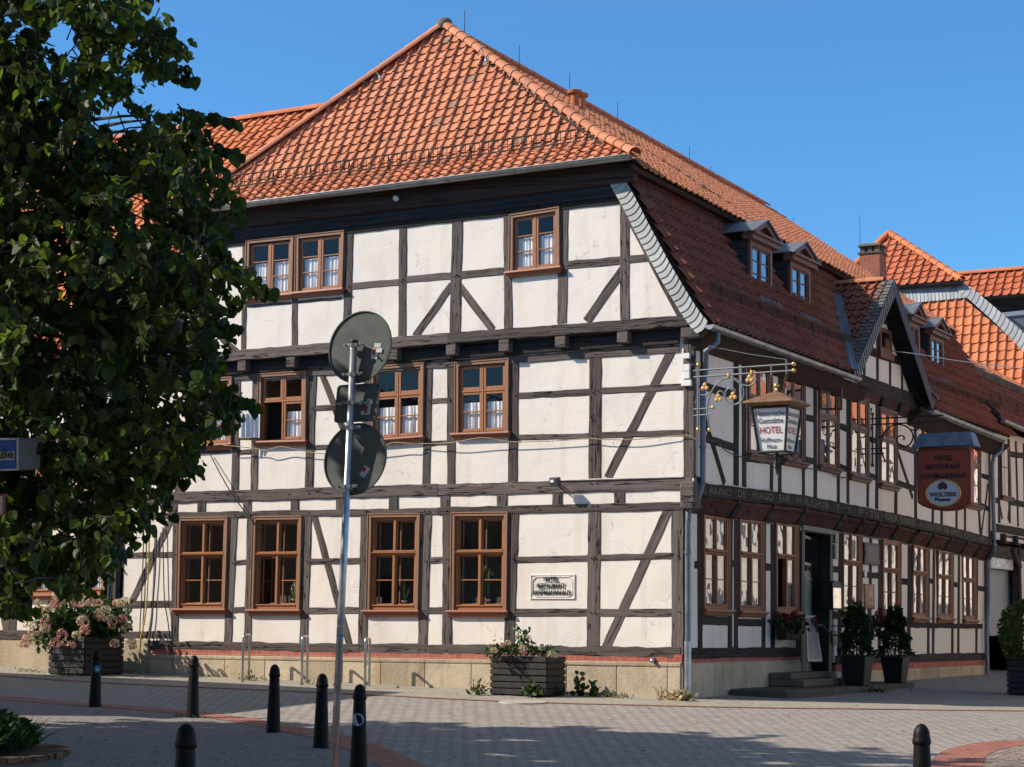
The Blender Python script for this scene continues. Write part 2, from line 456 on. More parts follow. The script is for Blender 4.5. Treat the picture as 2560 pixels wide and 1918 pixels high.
BLOOM = m_leaf('hydrangea_bloom', (.78, .54, .38), (.85, .74, .54), .4, .7)
BLOOMR = m_leaf('red_bloom', (.20, .012, .015), (.32, .03, .03), .2, .6)
BARK = plain('bark', (.05, .04, .03), .9, .4, 9, .5)
# ------------------------------------------------------------------ ground
def axis_pts(a, b, fine0, fine1, st, big):
    r = []; x = a
    while x < b:
        r.append(x); x += st if fine0 <= x < fine1 else big
    r.append(b); return r
def ground_sheet():
    xs = axis_pts(-420, 420, -28, 26, .75, 18); ys = axis_pts(-160, 520, -36, 40, .75, 18)
    m = MB(); n = len(xs)
    m.add([(x, y, gz(x, y)) for y in ys for x in xs],
          [(j*n + i, j*n + i + 1, (j + 1)*n + i + 1, (j + 1)*n + i) for j in range(len(ys) - 1) for i in range(n - 1)])
    o = m.build('ground', m_pavers('street_pavers', (.375, .335, .30), (.11, .097, .086), .24, .16, .10, .013, .12, .45), None, True)
    tag(o, None, None, kind='structure')
ground_sheet()
def drape(name, left, right, mat, lift, step=.3, cross=4, kind='structure', label=None, cat=None):
    """a paved strip between two ground polylines, laid just above the ground"""
    def res(pl, n):
        L = [0]
        for a, b in zip(pl, pl[1:]): L.append(L[-1] + (b - a).length)
        out = []
        for k in range(n + 1):
            d = L[-1]*k/n
            for i in range(len(pl) - 1):
                if d <= L[i + 1] + 1e-9:
                    t = (d - L[i])/max(1e-9, L[i + 1] - L[i]); out.append(pl[i].lerp(pl[i + 1], t)); break
        return out
    tot = sum((b - a).length for a, b in zip(left, left[1:]))
    n = max(4, int(tot/step)); a = res(left, n); b = res(right, n); m = MB()
    vs = []; fs = []
    for p, q in zip(a, b):
        for c in range(cross + 1):
            w = p.lerp(q, c/cross); vs.append((w.x, w.y, gz(w.x, w.y) + lift))
    for k in range(n):
        for c in range(cross):
            i = k*(cross + 1) + c; fs.append((i, i + 1, i + cross + 2, i + cross + 1))
    gl = []; d = 0
    for k, (p, q) in enumerate(zip(a, b)):
        if k: d += (p - a[k - 1]).length
        gl += [(d, c/cross, 0) for c in range(cross + 1)]
    m.add(vs, fs, gl)
    o = m.build(name, mat, None, True); tag(o, label, cat, kind=kind); return o
def smooth_line(pl, it=2):
    for _ in range(it):
        q = [pl[0]]
        for a, b in zip(pl, pl[1:]): q += [a.lerp(b, .25), a.lerp(b, .75)]
        pl = q + [pl[-1]]
    return pl
def m_clinker(name, c, L, Wd, mort=(.16, .10, .08)):
    t = NT(name); b = t.n('TexBrick'); b.inputs['Scale'].default_value = 1
    a = t.n('Attribute'); a.attribute_name = 'gr'; t.l(a.outputs['Vector'], b.inputs['Vector'])
    b.inputs['Brick Width'].default_value = L; b.inputs['Row Height'].default_value = Wd; b.inputs['Mortar Size'].default_value = .012
    b.inputs['Color1'].default_value = (*[v*.8 for v in c], 1); b.inputs['Color2'].default_value = (*[min(1, v*1.2) for v in c], 1); b.inputs['Mortar'].default_value = (*mort, 1)
    d = t.noise(t.coords(), 1.6, 5); t.col(t.mix(t.math('MULTIPLY', d, .6), b.outputs['Color'], tuple(v*.6 for v in c))); t.p(Roughness=.85)
    t.bump(t.math('SUBTRACT', 1.0, b.outputs['Fac']), .5, .012)
    return t.m
CLINK = m_clinker('red_clinker', (.36, .135, .09), .24, .3334)
CLINKS = m_clinker('red_clinker_row', (.34, .14, .10), .12, 1.0)
def off_line(pl, d):
    r = []
    for i, p in enumerate(pl):
        t = (pl[min(i + 1, len(pl) - 1)] - pl[max(i - 1, 0)]); t.z = 0; t.normalize()
        r.append(p + V((t.y, -t.x, 0))*d)
    return r
# footway along the house, its red edging row
e0 = [PG(*p) for p in [(0, 1689), (221, 1705), (450, 1716), (664, 1725), (935, 1737), (1235, 1753), (1516, 1761.5), (1900, 1770), (2300, 1775), (2560, 1777.5)]]
e0 = [e0[0] + (e0[0] - e0[1]).normalized()*12] + e0 + [e0[-1] + (e0[-1] - e0[-2]).normalized()*10]
e0 = smooth_line(e0, 1)
drape('kerb_row', e0, off_line(e0, .17), CLINKS, .010, .3, 2)
drape('footway', [V((min(p.x, 0), 0, 0)) if p.x < 0 else V((p.x + 1.0, p.y + 2.2 + 1.0*min(p.x, 6), 0)) for p in e0], e0,
      m_pavers('footway_pavers', (.42, .385, .32), (.2, .18, .14), .20, .10, .02, .010, .15, .6), .005, .4, 6)
# the near corner pavement with its curved band of clinkers
oL = smooth_line([PG(*p) for p in [(-400, 1716), (0, 1739.6), (190, 1757), (443, 1774), (664, 1801), (745, 1819), (852, 1838), (916, 1853.5), (998, 1885), (1061, 1918)]] + [PG(1061, 1918) + V((2.0, -2.0, 0)), PG(1061, 1918) + V((2.9, -5.0, 0)), V((9.5, -25, 0)), V((9.5, -40, 0))], 2)
iL = off_line(oL, .55)
drape('clinker_band', oL, iL, CLINK, .012, .25, 3)
drape('near_pavement', iL, [V((-30, -9, 0)), V((-16, -14, 0)), V((-8, -20, 0)), V((-2, -26, 0)), V((2, -40, 0))],
      m_pavers('near_pavers', (.29, .262, .24), (.085, .075, .068), .20, .10, .62, .010, .14, .5), .007, .4, 24)
# right corner: red border and small cobbles
oR = smooth_line([PG(2328, 1918) + V((.6, -9, 0)), PG(2328, 1918) + V((-.05, -1.0, 0)), PG(2328, 1918), PG(2334, 1894), PG(2372, 1873), PG(2448, 1857), PG(2560, 1850), PG(2760, 1846)], 2)
iR = off_line(oR, .62)
drape('clinker_border', oR, iR, CLINK, .012, .2, 3)
def m_cobble():
    t = NT('small_cobbles'); v = t.n('TexVoronoi'); v.feature = 'DISTANCE_TO_EDGE'; v.inputs['Scale'].default_value = 8.0; v.inputs['Randomness'].default_value = .45
    c = t.n('TexVoronoi'); c.inputs['Scale'].default_value = 8.0; c.inputs['Randomness'].default_value = .45
    co = t.coords(); t.l(co, v.inputs['Vector']); t.l(co, c.inputs['Vector'])
    g = t.math('SMOOTH_MIN', v.outputs['Distance'], .12, .08)
    e = t.math('LESS_THAN', v.outputs['Distance'], .045)
    hv = t.n('SeparateXYZ'); t.l(c.outputs['Color'], hv.inputs[0])
    a = t.ramp(hv.outputs[0], [(0, (.20, .15, .12)), (.5, (.27, .22, .18)), (1, (.34, .25, .19))])
    t.col(t.mix(e, a, (.07, .06, .045))); t.p(Roughness=.85); t.bump(g, .9, .05)
    return t.m
drape('cobbled_corner', iR, [p + V((9, -3, 0)) for p in iR], m_cobble(), .008, .3, 20)
def disc_on_ground(name, px, py, r, mat, label, cat, kind=None):
    p = PG(px, py); m = MB(); n = 24
    vs = [(p.x + math.cos(t)*r*1.0, p.y + math.sin(t)*r, gz(p.x + math.cos(t)*r, p.y + math.sin(t)*r) + .022) for t in (2*math.pi*k/n for k in range(n))]
    lo = [(a, b, c - .03) for a, b, c in vs]
    m.loft([lo, vs]); o = m.build(name, mat); tag(o, label, cat, kind=kind); return o
disc_on_ground('manhole_cover', 1308, 1757, .42, plain('pale_concrete', (.42, .38, .33), .9, .2, 6, .3), 'pale round manhole cover in the street before the small planter', 'manhole cover')
# ------------------------------------------------------------------ builders shared by the houses
PROUD = {'post': .016, 'rail': .013, 'brace': .010, 'sill_beam': .022, 'plate_beam': .019, 'stub_post': .011, 'rafter': .018}
def timber(name, p, q, w, N, mat, parent, proud=None, deep=.06, rough=.005, pegs=0):
    """one hewn beam from p to q lying in a wall whose outward normal is N"""
    p = V(p); q = V(q); N = V(N); d = (q - p); L = d.length; d.normalize(); s = N.cross(d).normalized()
    pr = (PROUD.get(name, .012) if proud is None else proud) + R_.uniform(0, .0015)
    n = max(2, int(L/.22)); loops = []; g = []; sx, sy = R_.uniform(0, 50), R_.uniform(0, 50)
    for i in range(n + 1):
        t = L*i/n; c = p + d*t
        e = [R_.uniform(-rough, rough)*(1.6 if 0 < i < n else .6) for _ in range(2)]
        k = R_.uniform(-.0015, .0015)
        h0, h1 = -w/2 + e[0], w/2 + e[1]; b = .008
        loops.append([c + s*h0 - N*deep, c + s*h0 + N*(pr - b + k), c + s*(h0 + b) + N*(pr + k), c + s*(h1 - b) + N*(pr + k), c + s*h1 + N*(pr - b + k), c + s*h1 - N*deep])
        g += [(sx + t, sy + h, r) for h, r in ((h0, 0), (h0, .01), (h0, .02), (h1, .02), (h1, .01), (h1, 0))]
    m = MB(); m.loft(loops, True, True, g)
    if pegs:
        for e, sg in ((p, 1), (q, -1)):
            for k in range(pegs):
                c = e + d*sg*(-.075) + s*((k - (pegs - 1)/2)*.11 + R_.uniform(-.02, .02)) + N*(pr)
                m.lathe([(.012, -.01), (.011, .035 + R_.uniform(0, .012))], c, 5, N + V((0, 0, .25)))
    return m.build(name, mat, parent)
def plaster_wall(name, segs, Lf, mat, parent, thick=.05):
    """wall made of rectangles (u0,u1,z0,z1) on the face Lf(u,z,d)"""
    m = MB()
    for u0, u1, z0, z1 in segs:
        if u1 - u0 < 1e-3 or z1 - z0 < 1e-3: continue
        m.loft([[Lf(u0, z0, -thick), Lf(u1, z0, -thick), Lf(u1, z1, -thick), Lf(u0, z1, -thick)], [Lf(u0, z0, 0), Lf(u1, z0, 0), Lf(u1, z1, 0), Lf(u0, z1, 0)]])
    return m.build(name, mat, parent)
def wall_minus(u0, u1, z0, z1, holes):
    us = sorted({u0, u1} | {min(max(h[i], u0), u1) for h in holes for i in (0, 1)})
    out = []
    for a, b in zip(us, us[1:]):
        mid = (a + b)/2; hs = sorted((h[2], h[3]) for h in holes if h[0] < mid < h[1]); z = z0
        for h0, h1 in hs:
            out.append((a, b, z, min(h0, z1))); z = max(z, h1)
        if z < z1: out.append((a, b, z, z1))
    return out
class Frame4:
    """a quadrilateral on a wall (tl,tr,br,bl) addressed in metres from its lower left corner"""
    def __init__(s, tl, tr, br, bl, N):
        s.c = [V(a) for a in (tl, tr, br, bl)]; s.N = V(N)
        s.w = ((s.c[1] - s.c[0]).length + (s.c[2] - s.c[3]).length)/2
        s.h = ((s.c[0] - s.c[3]).length + (s.c[1] - s.c[2]).length)/2
        s.s = 1 if (s.c[2] - s.c[3]).cross(s.c[0] - s.c[3]).dot(s.N) > 0 else -1
    def __call__(s, u, t, d=0.0):
        a, b = u/s.w, t/s.h; tl, tr, br, bl = s.c
        return (bl*(1 - a) + br*a)*(1 - b) + (tl*(1 - a) + tr*a)*b + s.N*d
def bar(m, F, u0, u1, t0, t1, d0, d1, ch=.006):
    """a rectangular bar with chamfered front edges"""
    ch = min(ch, (u1 - u0)/3, (t1 - t0)/3)
    m.loft([[F(u0, t0, d0), F(u1, t0, d0), F(u1, t1, d0), F(u0, t1, d0)],
            [F(u0, t0, d1 - ch), F(u1, t0, d1 - ch), F(u1, t1, d1 - ch), F(u0, t1, d1 - ch)],
            [F(u0 + ch, t0 + ch, d1), F(u1 - ch, t0 + ch, d1), F(u1 - ch, t1 - ch, d1), F(u0 + ch, t1 - ch, d1)]])
def ring(m, F, u0, u1, t0, t1, w, d0, d1, wt=None, wb=None):
    wt = wt or w; wb = wb or w
    bar(m, F, u0, u0 + w, t0, t1, d0, d1); bar(m, F, u1 - w, u1, t0, t1, d0, d1 - .0008)
    bar(m, F, u0 + w, u1 - w, t1 - wt, t1, d0, d1 - .0016); bar(m, F, u0 + w, u1 - w, t0, t0 + wb, d0, d1 - .0016)
def curtain(F, u0, u1, t0, t1, d, parent, gather=.018, seed=0):
    m = MB(); n = 26; r = random.Random(seed); ph = [r.uniform(0, 6) for _ in range(4)]
    rows = []
    for j in range(5):
        t = t0 + (t1 - t0)*j/4; row = []
        for i in range(n + 1):
            x = i/n; y = gather*(math.sin(x*30 + ph[0]) + .6*math.sin(x*47 + ph[1] + j*.25) + .3*math.sin(x*83 + ph[2]))*(1.0 - .1*j)
            row.append(F(u0 + (u1 - u0)*x, t + .008*math.sin(x*44 + ph[3])*(j == 0), d + y))
        rows.append(row)
    m.loft(rows, False, False)
    return m.build('curtain', CURT, parent, True)
def sash(F, u0, u1, t0, t1, nb, d, parent, mat, glass, fw=.045, thick=.035, curt=None, seed=0, vb=0, bw=.022):
    m = MB(); ring(m, F, u0, u1, t0, t1, fw, d - thick, d, wb=fw*1.25)
    iu0, iu1, it0, it1 = u0 + fw, u1 - fw, t0 + fw*1.25, t1 - fw
    for k in range(nb):
        t = it0 + (it1 - it0)*(k + 1)/(nb + 1); bar(m, F, iu0, iu1, t - bw/2, t + bw/2, d - thick + .004, d - .004, .004)
    for k in range(vb):
        u = iu0 + (iu1 - iu0)*(k + 1)/(vb + 1); bar(m, F, u - bw/2, u + bw/2, it0, it1, d - thick + .006, d - .006, .004)
    o = m.build('sash', mat, parent)
    g = MB(); g.quad(F(iu0 - .01, it0 - .01, d - .02), F(iu1 + .01, it0 - .01, d - .02), F(iu1 + .01, it1 + .01, d - .02), F(iu0 - .01, it1 + .01, d - .02))
    g.build('pane', glass, parent)
    if curt: curtain(F, iu0 - .005, iu1 + .005, it0 + (it1 - it0)*curt[0], it0 + (it1 - it0)*curt[1], d - .075, parent, seed=seed)
    return o
def window(parent, F, kind, N, label=None, curt=None, seed=0, cas=OAK2, wood=OAK, sillm=SILLW, glass=None, cw=.085, skip=(), proud=.05, wsill=.035, hs=.10, rec=0.0):
    glass = glass or GLASS
    w, h = F.w, F.h
    m = MB(); ring(m, F, 0, w, 0, h, cw, -.10, proud, wt=cw*.9, wb=.02)
    o_ = .022       # moulded outer lip
    bar(m, F, -.004, o_, 0, h + .004, proud - .03, proud + .014); bar(m, F, w - o_, w + .004, 0, h + .004, proud - .03, proud + .0135)
    bar(m, F, o_, w - o_, h - o_, h + .004, proud - .03, proud + .013)
    # lining of the opening
    for a, b in ((0, .012), (w - .012, w)): bar(m, F, a, b, 0, h, -.30, -.1002)
    win = m.build('window', cas, parent)
    if label: win['label'] = label
    # sill with a slanting apron moulding
    s = MB(); e = wsill + .02
    def prof(u): return [F(u, .022, -.06), F(u, .022, proud + .085), F(u, -.012, proud + .092), F(u, -.024, proud + .06), F(u, -.045, proud + .05), F(u, -.05, proud + .040), F(u, -.085, proud + .030), F(u, -hs, proud - .005), F(u, -hs, -.06)]
    def prof2(u, k): return [F(u, .022, -.06), F(u, .022, proud + .085), F(u, -.012, proud + .092), F(u + k*.02, -.024, proud + .06), F(u + k*.022, -.045, proud + .05), F(u + k*.024, -.05, proud + .040), F(u + k*.032, -.085, proud + .030), F(u + k*.045, -hs, proud - .005), F(u + k*.045, -hs, -.06)]
    s.loft([prof2(-e, 1), prof2(w + e, -1)]); s.build('sill', sillm, win)
    a0, a1, b0, b1 = cw + .002, w - cw - .002, .022, h - cw*.9 - .002
    W_, H_ = a1 - a0, b1 - b0
    if kind == 'ground':
        d = rec; f0 = .052
        fr = MB(); ring(fr, F, a0, a1, b0, b1, f0, -.06, d, wb=.075)
        tz = b0 + H_*.615
        bar(fr, F, a0 - .0, a1 + .0, tz - .045, tz + .005, -.06, d + .004)
        fr.loft([[F(a0 + .004, tz - .028, d), F(a1 - .004, tz - .028, d), F(a1 - .004, tz + .022, d), F(a0 + .004, tz + .022, d)], [F(a0 + .004, tz + .002, d + .045), F(a1 - .004, tz + .002, d + .045), F(a1 - .004, tz + .014, d + .045), F(a0 + .004, tz + .014, d + .045)]])
        mu = (a0 + a1)/2; bar(fr, F, mu - .028, mu + .028, tz + .022, b1 - f0, -.058, d - .001)
        bar(fr, F, mu - .030, mu + .030, b0 + .075, tz - .045, -.058, d + .012)
        bar(fr, F, a0 + f0*.6, a1 - f0*.6, b0 + .07, b0 + .095, d - .02, d + .022)
        bar(fr, F, a0 + f0*.6, a1 - f0*.6, tz + .02, tz + .050, d - .02, d + .020)
        fr.build('frame', wood, win)
        if glass is GLASS:      # the inner casements of the double window
            iw = MB()
            for u0, u1 in ((a0 + f0, mu - .028), (mu + .028, a1 - f0)):
                for t0, t1 in ((b0 + .085, tz - .045), (tz + .022, b1 - f0)): ring(iw, F, u0 + .012, u1 - .012, t0 + .01, t1 - .01, .030, -.17, -.14)
            iw.build('inner_casement', OAK2, win)
        k = 0
        for u0, u1 in ((a0 + f0, mu - .028), (mu + .028, a1 - f0)):
            sash(F, u0, u1, tz + .022, b1 - f0, 0, d - .028 + rec*.4, win, wood, glass, .024, .03, curt and curt[0], seed + k); k += 1
            if k - 1 not in skip:
                sash(F, u0, u1, b0 + .085, tz - .045, 1, d - .028 + rec*.4, win, wood, glass, .024, .03, curt and curt[1], seed + k + 5, bw=.020)
            else:
                # casement opened into the room
                G = Frame4(F(u0 + .02, tz - .05, -.50), F(u0 + .01, tz - .05, -.06), F(u0 + .01, b0 + .085, -.06), F(u0 + .02, b0 + .085, -.50), -(F(1, 0) - F(0, 0)).normalized()*-1)
                sash(G, 0, G.w, 0, G.h, 1, .0, win, wood, glass, .03, .03)
    elif kind == 'upper':
        d = rec - .004; tz = b0 + H_*.615; mu = (a0 + a1)/2
        fr = MB(); ring(fr, F, a0, a1, b0, b1, .022, -.06, d - .006)
        bar(fr, F, a0 + .02, a1 - .02, tz - .018, tz + .018, -.06, d + .012)
        bar(fr, F, mu - .022, mu + .022, b0 + .02, tz - .018, -.06, d + .010); bar(fr, F, mu - .018, mu + .018, tz + .018, b1 - .02, -.06, d + .008)
        fr.build('frame', wood, win); k = 0
        for u0, u1 in ((a0 + .022, mu - .022), (mu + .022, a1 - .022)):
            sash(F, u0, u1, tz + .018, b1 - .022, 0, d, win, wood, glass, .05, .04, curt and curt[0], seed + k)
            if k not in skip: sash(F, u0, u1, b0 + .022, tz - .018, 1, d, win, wood, glass, .05, .04, curt and curt[1], seed + k + 5)
            k += 1
    elif kind == 'attic':
        d = -.004; mu = (a0 + a1)/2
        fr = MB(); ring(fr, F, a0, a1, b0, b1, .022, -.06, d - .006); bar(fr, F, mu - .022, mu + .022, b0 + .02, b1 - .02, -.06, d + .010)
        fr.build('frame', wood, win); k = 0
        for u0, u1 in ((a0 + .022, mu - .022), (mu + .022, a1 - .022)):
            sash(F, u0, u1, b0 + .022, b1 - .022, 2, d, win, wood, glass, .048, .04, curt and curt[1], seed + k); k += 1
    elif kind == 'dormer':
        d = -.004; mu = (a0 + a1)/2; fr = MB(); ring(fr, F, a0, a1, b0, b1, .03, -.06, d - .006); bar(fr, F, mu - .025, mu + .025, b0 + .02, b1 - .02, -.06, d + .010)
        fr.build('frame', wood, win); k = 0
        for u0, u1 in ((a0 + .03, mu - .025), (mu + .025, a1 - .03)):
            sash(F, u0, u1, b0 + .03, b1 - .03, 2, d, win, wood, glass, .035, .035, curt and curt[1], seed + k); k += 1
    return win
# ---- pantile roof faces
def tiles(parent, name, O, U, Vd, width, length, pu, pv, mats, clips, roll=.055, lift=.035, off=0.0):
    """real pantiles on the plane O + u*U + v*Vd (U across, Vd down the slope); cut by the planes in clips"""
    O = V(O); U = V(U).normalized(); Vd = V(Vd); Vd = (Vd - U*Vd.dot(U)).normalized(); N = U.cross(Vd)
    if N.z < 0: N = -N
    prof = [(0, .012), (.22, 0), (.5, .002), (.64, .012), (.70, .030), (.78, .92*roll), (.86, roll), (.93, .8*roll), (1.0, .018)]
    nu = int(math.ceil(width/pu)); nv = int(math.ceil(length/pv)); pv = length/nv; vs = []; fs = []; rn = []
    for j in range(nv):
        for i in range(nu):
            o = O + U*(i*pu) + Vd*(j*pv)
            c = o + U*(pu/2) + Vd*(pv/2)
            if any((c - V(co)).dot(V(no)) > .75*(pu + pv) for co, no in clips): continue
            b = len(vs); dz = R_.uniform(-.006, .009) + .02*noise.noise(c*.55); du = R_.uniform(-.006, .006); tw = R_.uniform(-.012, .012)
            for s, h in prof: vs.append(o + U*(s*pu + du) - Vd*.02 + N*(h + dz*.3 + off))
            for s, h in prof: vs.append(o + U*(s*pu + du + tw) + Vd*(pv + .012 + dz) + N*(h*1.05 + lift + dz + off))
            for s, h in prof: vs.append(o + U*(s*pu + du + tw) + Vd*(pv + .006 + dz) + N*(h*1.05 + lift - .024 + dz + off))
            n = len(prof); r = R_.random()
            for q in range(2):
                for k in range(n - 1):
                    fs.append((b + q*n + k, b + q*n + k + 1, b + (q + 1)*n + k + 1, b + (q + 1)*n + k)); rn.append(r)
    me = bpy.data.meshes.new(name); me.from_pydata(vs, [], fs)
    at = me.attributes.new('rnd', 'FLOAT', 'FACE'); at.data.foreach_set('value', rn)
    bm = bmesh.new(); bm.from_mesh(me)
    for co_, no_ in clips:
        bmesh.ops.bisect_plane(bm, geom=bm.verts[:] + bm.edges[:] + bm.faces[:], dist=1e-5, plane_co=V(co_), plane_no=V(no_), clear_outer=True)
    bm.to_mesh(me); bm.free()
    me.polygons.foreach_set('use_smooth', [True]*len(me.polygons)); me.set_sharp_from_angle(angle=math.radians(50))
    return link(name, me, mats, parent)
def edge_plane(a, b, N, inside):
    """plane through the line a-b, containing N, whose outer side faces away from the point inside"""
    a = V(a); b = V(b); no = (b - a).cross(V(N)).normalized()
    if (V(inside) - a).dot(no) > 0: no = -no
    return (a, no)
def ridge_tiles(parent, name, a, b, mat, r=.10, pitch=.34, up=.05):
    a = V(a); b = V(b); d = b - a; L = d.length; d.normalize(); n = max(1, int(L/pitch)); m = MB()
    s = d.cross(V((0, 0, 1))).normalized(); u = s.cross(d).normalized()
    for k in range(n):
        p = a + d*(L*k/n) + u*up; q = a + d*(L*(k + 1)/n + .03) + u*up; loops = []
        for c, rr in ((q, r*.96), (p, r*1.10), (p + d*.012, r*.98)):
            loops.append([c + s*(math.cos(t)*rr) + u*(math.sin(t)*rr*.8) for t in (math.pi*(-.08 + 1.16*i/10) for i in range(11))])
        m.rnd_k = R_.random(); nb = len(m.f); m.loft(loops, False, False); v = R_.random()*.9
        for i in range(nb, len(m.rnd)): m.rnd[i] = v
    return m.build(name, mat, parent, True, auto=60)
def slab(parent, name, poly, thick, mat):
    poly = [V(p) for p in poly]; N = (poly[1] - poly[0]).cross(poly[2] - poly[0]).normalized()
    if N.z < 0: N = -N
    m = MB(); m.loft([[p - N*thick for p in poly], poly]); return m.build(name, mat, parent)
def gutter(parent, a, b, r=.075, mat=None, joints=1.6, droop=0.0):
    a = V(a); b = V(b); d = (b - a); L = d.length; d.normalize(); s = d.cross(V((0, 0, 1))).normalized(); m = MB()
    def sect(c, rr): return [c + s*(math.cos(t)*rr) + V((0, 0, math.sin(t)*rr)) for t in (math.pi*(1 + i/8) for i in range(9))]
    n = 12; L1 = [sect(a + d*(L*i/n), r) for i in range(n + 1)]
    m.loft(L1, False, False); m.loft([list(reversed(sect(a + d*(L*i/n), r - .006))) for i in range(n + 1)], False, False)
    for e in (a, b): m.add(sect(e, r), [tuple(range(9))])
    for sg in (-1, 1): m.tube([a + s*(sg*r), b + s*(sg*r)], .011, 6)
    k = joints*.4
    while k < L:
        c = a + d*k
        m.loft([sect(c - d*.015, r + .005), sect(c + d*.015, r + .005)], False, False); k += joints*.5
    return m.build('gutter', mat or ZINC, parent, True, auto=40)
def snow_guard(parent, a, b, N, h=.24, mat=None, dx=.105):
    a = V(a); b = V(b); N = V(N); d = b - a; L = d.length; d.normalize(); m = MB(); up = V((0, 0, 1))*h; base = N*.09
    m.tube([a + base, b + base], .014, 5); m.tube([a + base + up, b + base + up], .016, 5); m.tube([a + base + up*.5, b + base + up*.5], .005, 4)
    n = int(L/dx)
    for i in range(n + 1):
        p = a + d*(L*i/n) + base; m.tube([p, p + up], .008, 4)
        if i % 9 == 4:
            m.tube([p + up*.9, p - N*.10 + up*.1], .010, 4); m.tube([p, p - N*.1], .012, 4); m.tube([p + up, p + N*.05 - up*.25, p - N*.1 - up*.35], .010, 4)
    return m.build('snow_guard', mat or RUST, parent)
def rod(parent, p, h, d=V((0, 0, 1)), r=.009, mat=None):
    m = MB(); p = V(p); m.tube([p - V(d)*.05, p + V(d)*h], [r, r*.7], 6); m.lathe([(r*2.6, -.03), (r*2.6, .03)], p, 6)
    return m.build('lightning_rod', mat or IRON, parent)
# ------------------------------------------------------------------ the half-timbered hotel on the corner
H = empty('half_timbered_house', (-6, 6, 0), 'large cream half-timbered corner house with steep orange tiled roof and many brown windows', 'house')
NA = V((0, -1, 0)); NB = V((1, 0, 0))
YA = -.20                     # attic storey oversails by 20 cm
XB = .25                      # first floor oversails towards the side street
XL = PA(297, 1500).x          # left end of the front
LA = lambda u, z, d: V((u, -d, z))
LAT = lambda u, z, d: V((u, YA - d, z))
LB = lambda u, z, d: V((d, u, z))
LBF = lambda u, z, d: V((XB + d, u, z))
YB = 19.55
def FA(q, y=0.0):             # window corners on the front, photo px tl,tr,br,bl
    return Frame4(*[PA(*p, y) for p in q], NA)
def FB(q, x=0.0):
    return Frame4(*[PB(*p, x) for p in q], NB)
def q4(R, x0, x1, yt0, yt1, yb0, yb1, s0=0, s1=0):
    """left/right at top, tops at left/right, bottoms at left/right, shift of the foot"""
    return [R(x0, yt0), R(x1, yt1), R(x1 + s1, yb1), R(x0 + s0, yb0)]
CU_UP = (None, (0.0, .78)); CU_AT = (None, (0.0, .64))
wins_attic = [('attic', FA(q4(R2, 217, 592, 322, 284, 785, 748, -12, -12), YA - .0), CU_AT, (), None),
              ('attic', FA(q4(R2, 604, 990, 282, 242, 742, 707, -4, -14), YA), CU_AT, (), None),
              ('attic', FA(q4(R3, 428, 852, 198, 128, 692, 645, -4, 4), YA), CU_AT, (), None)]
wins_first = [('upper', FA(q4(R4, 215, 578, 165, 133, 690, 665, -6, -6)), CU_UP, (), None),
              ('upper', FA(q4(R4, 785, 1166, 112, 85, 652, 642, -12, -8)), CU_UP, (0,), 'window with one lower casement swung open'),
              ('upper', FA(q4(R4, 1668, 2092, 52, 22, 640, 608, -10, -8)), CU_UP, (), None),
              ('upper', FA(q4(R5, 284, 710, 180, 146, 748, 732, -2, -4)), CU_UP, (), None)]
wins_ground = [('ground', FA(q4(Z3, 355, 1016, 232, 222, 1440, 1440, -26, -40)), None, (), None),
               ('ground', FA(q4(Z3, 1340, 1988, 218, 210, 1450, 1450, -36, -32)), None, (0,), 'window with its lower left casement opened inward'),
               ('ground', FA(q4(Z4, 120, 808, 184, 176, 1460, 1460, -28, -30)), None, (), None),
               ('ground', FA(q4(Z4, 1214, 1958, 166, 158, 1464, 1464, -14, -16)), None, (), None)]
def hole(F, ax, i=.04):
    us = [c[ax] for c in F.c]; zs = [c.z for c in F.c]
    return (min(us) + i, max(us) - i, min(zs) + i*.4, max(zs) - i)
zsill_b = .715; z_mid = 3.97
plaster_wall('wall', [(-.05, XB - .015, 3.96, 6.62)], LA, PLASTER, H)
plaster_wall('wall', wall_minus(XL, -.05, zsill_b, 6.62, [hole(w[1], 0) for w in wins_first + wins_ground]), LA, PLASTER, H)
def verge_x(z):               # right edge of the attic gable
    P = [(6.74, .42), (7.06, .17), (7.8, -.30), (8.65, -.77), (9.29, -1.07), (9.9, -1.35)]
    for (a, xa), (b, xb) in zip(P, P[1:]):
        if z <= b: return xa + (xb - xa)*(z - a)/(b - a)
    return P[-1][1]
XC = -6.25
attic = wall_minus(-11.25, -1.25, 6.74, 9.62, [hole(w[1], 0) for w in wins_attic])
plaster_wall('wall', attic, LAT, PLASTER, H)
for sg in (1, -1):
    zs = [6.74, 7.06, 7.4, 7.8, 8.2, 8.65, 9.0, 9.29, 9.62]
    pts = [(-1.25, 6.74)] + [(verge_x(z), z) for z in zs] + [(-1.25, 9.62)]
    pl = [V((x if sg > 0 else 2*XC - x, YA, z)) for x, z in pts]
    m = MB(); m.loft([[p + V((0, .05, 0)) for p in pl], pl]); m.build('wall', PLASTER, H)
